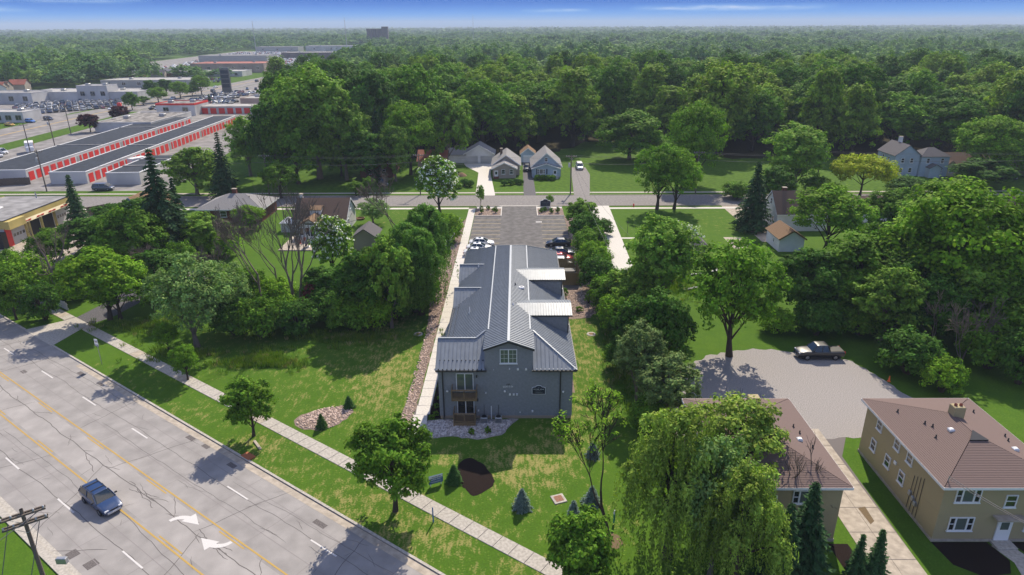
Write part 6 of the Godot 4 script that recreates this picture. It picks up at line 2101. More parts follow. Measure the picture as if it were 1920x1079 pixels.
func make_commercial(rng: RandomNumberGenerator) -> void:
	var tilt := 0.055
	storage_row(Vector3(-131.2, 0, -177.5), tilt, 14.5, 112, 3.0, "longest row of red-doored storage units with dark roof, next to the boulevard", true)
	storage_row(Vector3(-113.4, 0, -174.8), tilt, 9.4, 118, 3.0, "middle row of red-doored storage units with dark roof", true)
	storage_row(Vector3(-98.6, 0, -173.6), tilt, 8.6, 26, 3.0, "short pale storage building at the yard entrance", false)
	box_building("storage_office", "white storage office with red band round its flat roof", -167, -149, -334, -319, 5.2, "pale_wall", "stained_roof", 2, "door_red")
	box_building("flat_building", "low building with stained pale roof beside the longest storage row", -166, -143.5, -303, -268, 3.4, "pale_wall", "stained_roof")
	var bk := thing("storage_units", "storage row with wide red doors across the end of the yard", "storage building", Vector3(-136, 0, -331), 0.0, "rows of storage units")
	var bw := MB.new()
	bw.box(-14, 16, 0, 3.2, -5, 5)
	put("wall", bw, M.pale_wall, bk)
	var br := MB.new()
	br.box(-14.2, 16.2, 3.2, 3.4, -5.2, 5.2)
	put("roof", br, M.pale_roof, bk)
	for k in 7:
		var dm := MB.new()
		dm.box(-13 + k * 4.0, -10.2 + k * 4.0, 0, 2.6, 5.0, 5.07)
		put("roller_door", dm, M.door_red, bk)
	box_building("flat_building", "pinkish flat-roofed shop beside the parked cars at the wood's edge", -139, -117, -372, -348, 4.6, "pink_wall", "pale_roof", 1)
	box_building("car_showroom", "white car showroom with dark openings at the left edge of the view", -300, -262, -392, -374, 5.4, "pale_wall", "flat_roof", 5)
	box_building("car_showroom", "low pale showroom with glazed front close to the boulevard", -236, -214, -309, -297, 4.2, "pale_wall", "pale_roof", 5)
	box_building("car_showroom", "long white showroom behind the crowded dealer lot", -275, -212, -412, -388, 4.6, "pale_wall", "pale_roof", 0)
	box_building("car_showroom", "two-storey white block standing on the long showroom", -245, -228, -398, -387, 8.0, "pale_wall", "pale_roof", 3)
	box_building("flat_building", "long dark-windowed building with pale roof behind the dealer lots", -285, -222, -505, -478, 4.4, "door_grey", "pale_roof", 6)
	box_building("flat_building", "wide building with rust red roof far along the boulevard", -292, -226, -668, -630, 7.5, "pink_wall", "rust_roof", 6)
	box_building("warehouse", "long grey warehouse with pale end wall behind the rust red roof", -344, -270, -800, -765, 9.0, "door_grey", "flat_roof")
	box_building("flat_building", "low white building in front of the rust red roof", -286, -226, -600, -578, 4.0, "pale_wall", "pale_roof", 6)
	box_building("shopping_mall", "white shopping hall with dark entrance at the edge of the far car park", -345, -262, -1200, -1165, 8, "pale_wall", "flat_roof", 3)
	box_building("shopping_mall", "grey shopping hall left of the white one at the far car park", -425, -356, -1190, -1160, 7, "door_grey", "flat_roof", 3)
	for q in [[-330, -900, 45, "nearer"], [-250, -1050, 50, "middle"], [-90, -1500, 60, "farther"]]:
		var ms := thing("radio_mast", "thin radio mast rising above the distant treetops, the %s of three" % q[3], "mast", Vector3(q[0], 0, q[1]))
		var mp := MB.new()
		mp.tube([Vector3(0, 0, 0), Vector3(0, q[2], 0)], [0.6, 0.25], 5)
		put("pole", mp, M.steel, ms)
	box_building("flat_building", "grey flat building beside the far car park", -300, -220, -935, -905, 7.0, "silo_concrete", "pale_roof")
	var tw := thing("grain_tower", "dark concrete grain tower rising over the far treetops", "tower", Vector3(-271, 0, -1400))
	var tb := MB.new()
	for k in 6:
		tb.lathe(Vector3(-18 + k * 6.0, 0, 0), [[3.1, 0], [3.1, 30], [0, 30]], 12)
	put("silo", tb, M.silo_concrete, tw)
	var tp := MB.new()
	tp.box(-21, 15, 30, 33, -3.5, 3.5)
	tp.box(9, 21, 0, 37, -4.5, 4.5)
	put("head_house", tp, M.silo_concrete, tw)
	# pylon sign
	var py := thing("pylon_sign", "tall dark pylon sign between the car lots", "sign", Vector3(-178.8, 0, -430))
	var pb := MB.new()
	pb.bbox(Vector3(0, 7.5, 0), Vector3(5.6, 15, 1.2), 0.15)
	put("slab", pb, M.car_grey, py)
	for k in 4:
		var pf := MB.new()
		pf.box(-2.3, 2.3, 3.5 + k * 2.7, 5.6 + k * 2.7, 0.6, 0.66)
		put("panel", pf, M.navy, py)
	# rows of cars: [x, z, step x, step z, count, heading, group]
	var paints := ["car_white", "car_silver", "car_grey", "car_black", "car_navy", "car_white", "car_silver", "car_pewter", "car_maroon", "car_blue"]
	var sorts := ["sedan", "suv", "suv", "sedan", "pickup"]
	var rows := []
	for r in 7:
		rows.append([-236.0 - r * 4.1, -321.0 - r * 6.4, 1.95, -2.25, 17, 0.75, "dealer"])
	for r in 7:
		rows.append([-182.0, -345.0 - r * 14.5, 2.9, 0.5, 11 if r < 3 else 8, -0.3, "east"])
	for r in 3:
		rows.append([-176.0, -352.0 - r * 14.0, 2.9, 0.5, 9, -0.3, "east"])
	for r in 2:
		rows.append([-222.0, -520.0 - r * 18, -3.2, -0.5, 8, 0.3, "north"])
		rows.append([-176.0, -455.0 - r * 26, 3.0, 0.4, 10, 0.3, "east"])
	var lots := {"dealer": ["parked in rows on the dealer lot before the long showroom", "cars on the dealer lot"], "east": ["parked in rows on the lot east of the boulevard", "cars on the lot east of the boulevard"], "north": ["parked before the low white building up the boulevard", "cars up the boulevard"]}
	var words := {"car_white": "white", "car_silver": "silver", "car_grey": "grey", "car_black": "black", "car_navy": "dark blue", "car_pewter": "slate", "car_maroon": "maroon", "car_blue": "blue"}
	for q in rows:
		for k in q[4]:
			if rng.randf() < 0.1 or q[6] == "dealer" and (q[0] + q[2] * k > -209.0 or q[1] + q[3] * k < -383.0):
				continue
			var paint: String = paints[rng.randi() % paints.size()]
			var kind: String = sorts[rng.randi() % sorts.size()]
			var m := put("parked_car", small_car(kind, paint), null)
			m.position = Vector3(q[0] + q[2] * k + rng.randf_range(-0.2, 0.2), 0.008, q[1] + q[3] * k + rng.randf_range(-0.3, 0.3))
			m.rotation.y = q[5] + (PI if rng.randf() < 0.3 else 0.0) + rng.randf_range(-0.04, 0.04)
			tag(m, "%s %s %s" % [words[paint], {"sedan": "saloon car", "suv": "sport utility car", "pickup": "pickup truck"}[kind], lots[q[6]][0]], "car", lots[q[6]][1])
	# cars one can single out
	car("sports_car", "sedan", "car_yellow", Vector3(-213.5, 0.01, -287), 1.2, "yellow car parked at the roadside by the low showroom")
	car("parked_car", "suv", "car_sky", Vector3(-211.5, 0.01, -297), 1.2, "bright blue car parked before the low glazed showroom")
	car("parked_car", "suv", "car_navy", Vector3(-208.8, 0.01, -305), 1.2, "dark blue car parked beside the bright blue one")
	for q in [[-203, -345, 0], [-196, -395, 0], [-192, -440, 1], [-203, -470, 0], [-193, -520, 1], [-199, -560, 0], [-190, -590, 1]]:
		var m := put("moving_car", small_car("suv" if q[2] else "sedan", ["car_white", "car_grey"][q[2]]), null)
		m.position = Vector3(q[0], 0.012, q[1])
		m.rotation.y = PI if q[2] else 0.0
		tag(m, "%s car driving on the boulevard" % ["white", "grey"][q[2]], "car", "cars driving on the boulevard")
	# box truck
	var bt := thing("box_truck", "white box truck with red panel parked beside the storage rows", "truck", Vector3(-160.5, 0, -222), 0.6)
	var bb := MB.new()
	bb.bbox(Vector3(0, 2.2, -1.0), Vector3(2.4, 2.6, 5.6), 0.05)
	put("box", bb, M.white_siding, bt)
	var rp_ := MB.new()
	rp_.box(1.2, 1.23, 1.2, 3.2, -3.4, 1.5)
	put("side_panel", rp_, M.rust_roof, bt)
	var lg := MB.new()
	for s in 16:
		var a := TAU * s / 16; var b := TAU * (s + 1) / 16
		lg.tri(Vector3(0, 2.6, -3.83), Vector3(cos(b) * 0.9, 2.6 + sin(b) * 0.36, -3.83), Vector3(cos(a) * 0.9, 2.6 + sin(a) * 0.36, -3.83))
	put("oval_badge", lg, M.navy, bt)
	var cb := MB.new()
	cb.bbox(Vector3(0, 1.5, 2.6), Vector3(2.1, 1.7, 1.6), 0.25)
	put("cab", cb, M.white_trim, bt)
	for z in [-2.6, 2.6]:
		for s in [-1.0, 1.0]:
			put("wheel", car_parts("pickup").tyre, M.rubber, bt).position = Vector3(s * 1.0, 0.37, z)
	for q in [[-166, -214, 1.1], [-169, -220, 1.3], [-163, -208, 0.9]]:
		car("work_van", "van", "car_white", Vector3(q[0], 0, q[1]), q[2], "white work van parked in a cluster by the box truck", "van", "white vans by the box truck")
	var fb := thing("tow_truck", "red flatbed tow truck at the roadside by the dealer lot", "truck", Vector3(-205.5, 0.01, -352), 1.9)
	var fc := MB.new()
	fc.bbox(Vector3(0, 1.5, 2.4), Vector3(2.2, 2.0, 1.8), 0.3)
	put("cab", fc, M.paint_red, fb)
	var fd := MB.new()
	fd.bbox(Vector3(0, 1.0, -1.6), Vector3(2.3, 0.25, 6.0), 0.05)
	put("bed", fd, M.plastic_dark, fb)
	for z in [-2.6, 2.6]:
		for s in [-1.0, 1.0]:
			put("wheel", car_parts("pickup").tyre, M.rubber, fb).position = Vector3(s * 1.0, 0.37, z)
	car("minivan", "van", "car_pewter", Vector3(-104.6, 0.01, -166.9), PI / 2 + 0.05, "slate blue minivan parked at the storage yard entrance", "van")
	var wv := thing("box_truck", "white delivery truck standing before the red storage doors", "truck", Vector3(-111.5, 0, -198), 2.75)
	var w2 := MB.new()
	w2.bbox(Vector3(0, 1.7, -0.8), Vector3(2.2, 2.2, 5.0), 0.06)
	put("box", w2, M.white_siding, wv)
	var w3 := MB.new()
	w3.bbox(Vector3(0, 1.1, 2.5), Vector3(2.0, 1.5, 1.8), 0.3)
	put("cab", w3, M.white_trim, wv)
	var w4 := MB.new()
	w4.box(-0.85, 0.85, 1.25, 1.75, 3.3, 3.42)
	put("windscreen", w4, M.car_glass, wv)
	for z in [-2.2, 2.3]:
		for s in [-1.0, 1.0]:
			put("wheel", car_parts("pickup").tyre, M.rubber, wv).position = Vector3(s * 0.95, 0.37, z)
	# the far car park reads as a glitter of roofs
	var mm := MultiMesh.new()
	mm.transform_format = MultiMesh.TRANSFORM_3D
	mm.use_colors = true
	var fm := MB.new()
	fm.bbox(Vector3(0, 0.5, 0), Vector3(1.8, 0.6, 4.5), 0.1)
	fm.bbox(Vector3(0, 1.1, -0.2), Vector3(1.5, 0.6, 2.2), 0.25)
	fm.coloured = false
	var fmat := mat("far_car", Color(1, 1, 1), 0.35)
	fmat.vertex_color_use_as_albedo = true
	mm.mesh = fm.mesh(fmat)
	var pl := []
	for r in 26:
		for k in 46:
			if rng.randf() < 0.3:
				continue
			var z := -700.0 - r * 17.0
			var x := -215.0 - k * 3.1 - r * 3.5
			if x > -292 and x < -222 and z > -680 or x > -346 and x < -268 and z > -805 and z < -760 or x > -302 and x < -218 and z > -940 and z < -900:
				continue
			pl.append([x, z + rng.randf_range(-0.5, 0.5)])
	mm.instance_count = pl.size()
	for k in pl.size():
		mm.set_instance_transform(k, Transform3D(Basis(Vector3.UP, rng.randf_range(-0.1, 0.1)), Vector3(pl[k][0], 0.02, pl[k][1])))
		var v := rng.randf()
		mm.set_instance_color(k, Color(0.6, 0.62, 0.64) if v < 0.5 else (Color(0.16, 0.17, 0.19) if v < 0.85 else Color(0.3, 0.05, 0.05)))
	var mi := MultiMeshInstance3D.new()
	mi.name = "far_parked_cars"
	mi.multimesh = mm
	add_child(mi)
	tag(mi, "hundreds of parked cars filling the far car park", "cars")
	stuff(mi)

# ---------------------------------------------------------------- planting
func make_sorts() -> void:
	var g := func(r: float, gg: float, b: float) -> Color: return Color(r, gg, b)
	var mid: Color = g.call(0.060, 0.120, 0.012)
	var dark: Color = g.call(0.036, 0.082, 0.012)
	var bright: Color = g.call(0.084, 0.158, 0.012)
	var pale: Color = g.call(0.095, 0.155, 0.045)
	sort_of("maple_a", broadleaf({"seed": 101, "h": 6.5, "r": 2.6, "base": 0.2, "leaf": 0.14, "clumps": 300, "per": 40, "col": mid, "boughs": 12, "fluff": 1.15}), "bark", "leaf")
	sort_of("maple_b", broadleaf({"seed": 102, "h": 8.5, "r": 3.4, "base": 0.2, "leaf": 0.16, "clumps": 330, "per": 40, "col": mid, "boughs": 13, "twigs": 4}), "bark", "leaf")
	sort_of("oak_a", broadleaf({"seed": 103, "h": 13, "r": 6.2, "base": 0.12, "leaf": 0.27, "clumps": 430, "per": 34, "col": mid, "boughs": 14}), "bark", "leaf")
	sort_of("oak_b", broadleaf({"seed": 104, "h": 12, "r": 5, "base": 0.12, "leaf": 0.26, "clumps": 400, "per": 34, "col": dark, "boughs": 13}), "bark", "leaf")
	sort_of("oak_c", broadleaf({"seed": 105, "h": 18, "r": 8, "base": 0.16, "leaf": 0.27, "clumps": 620, "per": 36, "col": bright, "boughs": 18}), "bark", "leaf")
	sort_of("cotton_a", broadleaf({"seed": 106, "h": 16, "r": 5.8, "base": 0.12, "leaf": 0.25, "clumps": 430, "per": 34, "col": g.call(0.094, 0.168, 0.022), "boughs": 15, "shape": "vase"}), "grey_bark", "leaf")
	sort_of("cotton_b", broadleaf({"seed": 107, "h": 11, "r": 4.4, "base": 0.10, "leaf": 0.24, "clumps": 360, "per": 34, "col": g.call(0.086, 0.152, 0.020), "boughs": 13}), "grey_bark", "leaf")
	sort_of("cotton_pale", broadleaf({"seed": 108, "h": 12, "r": 4.8, "base": 0.12, "leaf": 0.18, "clumps": 330, "per": 34, "col": pale, "boughs": 12, "twigs": 8}), "grey_bark", "leaf")
	sort_of("willow_pale", broadleaf({"seed": 127, "h": 10, "r": 3.6, "base": 0.3, "leaf": 0.15, "clumps": 190, "per": 34, "col": g.call(0.125, 0.180, 0.030), "boughs": 11, "twigs": 5}), "bark", "leaf")
	sort_of("ash_a", broadleaf({"seed": 109, "h": 12, "r": 5, "base": 0.26, "leaf": 0.21, "clumps": 330, "per": 34, "col": bright, "boughs": 12, "twigs": 3}), "bark", "leaf")
	sort_of("ash_b", broadleaf({"seed": 110, "h": 14, "r": 5.4, "base": 0.22, "leaf": 0.21, "clumps": 360, "per": 34, "col": g.call(0.070, 0.140, 0.012), "boughs": 16, "twigs": 3}), "bark", "leaf")
	sort_of("yellow_a", broadleaf({"seed": 111, "h": 9.8, "r": 6.6, "base": 0.2, "leaf": 0.26, "clumps": 340, "per": 34, "col": g.call(0.190, 0.225, 0.015), "boughs": 14, "shape": "umbrella"}), "bark", "leaf")
	sort_of("purple", broadleaf({"seed": 126, "h": 7, "r": 3.6, "base": 0.2, "leaf": 0.26, "clumps": 220, "per": 30, "col": g.call(0.040, 0.016, 0.020), "boughs": 11}), "bark", "leaf")
	sort_of("catalpa", broadleaf({"seed": 112, "h": 11, "r": 4.2, "base": 0.14, "leaf": 0.24, "clumps": 360, "per": 34, "col": bright, "boughs": 13, "flower": 0.30}), "bark", "leaf")
	sort_of("pine_a", broadleaf({"seed": 113, "h": 9, "r": 3.1, "base": 0.22, "leaf": 0.13, "clumps": 330, "per": 46, "col": g.call(0.070, 0.105, 0.032), "boughs": 16, "fluff": 0.9, "trunk": 0.16}), "grey_bark", "needle")
	sort_of("spruce_big", spruce({"seed": 114, "h": 18, "r": 4.6, "leaf": 0.5, "col": g.call(0.022, 0.048, 0.020), "gap": 0.042, "whorl": 13}), "bark", "needle")
	sort_of("spruce_dark", spruce({"seed": 115, "h": 9, "r": 2.4, "leaf": 0.30, "col": g.call(0.024, 0.052, 0.020), "gap": 0.048, "whorl": 12}), "bark", "needle")
	sort_of("spruce_b", spruce({"seed": 116, "h": 5, "r": 1.15, "leaf": 0.19, "col": g.call(0.028, 0.062, 0.022), "gap": 0.055, "whorl": 11}), "bark", "needle")
	sort_of("spruce_blue", spruce({"seed": 117, "h": 2.2, "r": 0.85, "leaf": 0.11, "col": g.call(0.085, 0.120, 0.100), "gap": 0.06, "whorl": 12, "base": 0.02}), "bark", "needle")
	sort_of("cone_shrub", spruce({"seed": 118, "h": 2.0, "r": 0.85, "leaf": 0.10, "col": g.call(0.030, 0.070, 0.018), "gap": 0.06, "whorl": 12, "base": 0.02}), "bark", "needle")
	sort_of("willow_big", willow({"seed": 119, "h": 10, "r": 4.2, "leaf": 0.14, "boughs": 15, "strands": 330, "hang": 5.2, "col": g.call(0.114, 0.168, 0.028)}), "bark", "leaf")
	sort_of("willow_b", willow({"seed": 120, "h": 12, "r": 4.2, "leaf": 0.19, "boughs": 20, "strands": 420, "hang": 6.5, "col": g.call(0.062, 0.125, 0.020)}), "bark", "leaf")
	sort_of("dead_tall", bare_tree({"seed": 121, "h": 15, "stems": 4, "open": 0.22, "depth": 4, "spread": 0.42, "thick": 0.22}), "grey_bark", "leaf")
	sort_of("dead_fine", bare_tree({"seed": 122, "h": 13, "depth": 6, "spread": 0.55, "thick": 0.20, "lean": Vector3(-0.12, 0, 0)}), "dead_bark", "leaf")
	sort_of("dead_small", bare_tree({"seed": 123, "h": 10, "depth": 4, "spread": 0.85, "thick": 0.42, "stems": 1}), "dead_bark", "leaf")
	sort_of("dead_brush", bare_tree({"seed": 124, "h": 7, "depth": 5, "spread": 0.75, "thick": 0.12, "stems": 3, "open": 1.2}), "dead_bark", "leaf")
	sort_of("thin_tree", bare_tree({"seed": 128, "h": 10.5, "depth": 5, "spread": 0.42, "thick": 0.17, "lean": Vector3(-0.10, 0, -0.06), "per": 14, "leaf": 0.13, "leafed": 0.28, "col": bright, "fluff": 0.9}), "bark", "leaf")
	sort_of("bush_a", shrub({"seed": 130, "h": 5, "r": 3, "leaf": 0.17, "clumps": 190, "per": 36, "col": dark}), "bark", "leaf")
	sort_of("bush_b", shrub({"seed": 131, "h": 5, "r": 3, "leaf": 0.17, "clumps": 190, "per": 36, "col": mid}), "bark", "leaf")
	sort_of("bush_c", shrub({"seed": 132, "h": 5, "r": 3, "leaf": 0.17, "clumps": 190, "per": 36, "col": bright}), "bark", "leaf")
	sort_of("bush_red", shrub({"seed": 133, "h": 5, "r": 2.2, "leaf": 0.16, "clumps": 130, "per": 36, "col": g.call(0.085, 0.022, 0.022)}), "bark", "leaf")
	sort_of("bush_white", shrub({"seed": 134, "h": 4, "r": 3, "leaf": 0.17, "clumps": 150, "per": 36, "col": pale, "flower": 0.35}), "bark", "leaf")
	sort_of("small_shrub", shrub({"seed": 135, "h": 1.0, "r": 0.6, "leaf": 0.07, "clumps": 40, "per": 26, "col": mid}), "bark", "leaf")
	var wc := [dark, mid, g.call(0.046, 0.100, 0.010), g.call(0.092, 0.150, 0.016), g.call(0.062, 0.128, 0.010), g.call(0.108, 0.165, 0.018), g.call(0.034, 0.072, 0.012)]
	for k in 7:
		sort_of("wood_%d" % k, broadleaf({"seed": 140 + k, "h": 21, "r": 8.2, "base": 0.06, "leaf": 0.42, "clumps": 430, "per": 24, "col": wc[k], "boughs": 14 + k % 4, "fluff": 1.05, "shape": ["round", "vase", "column", "cone"][k % 4]}), "bark", "leaf")

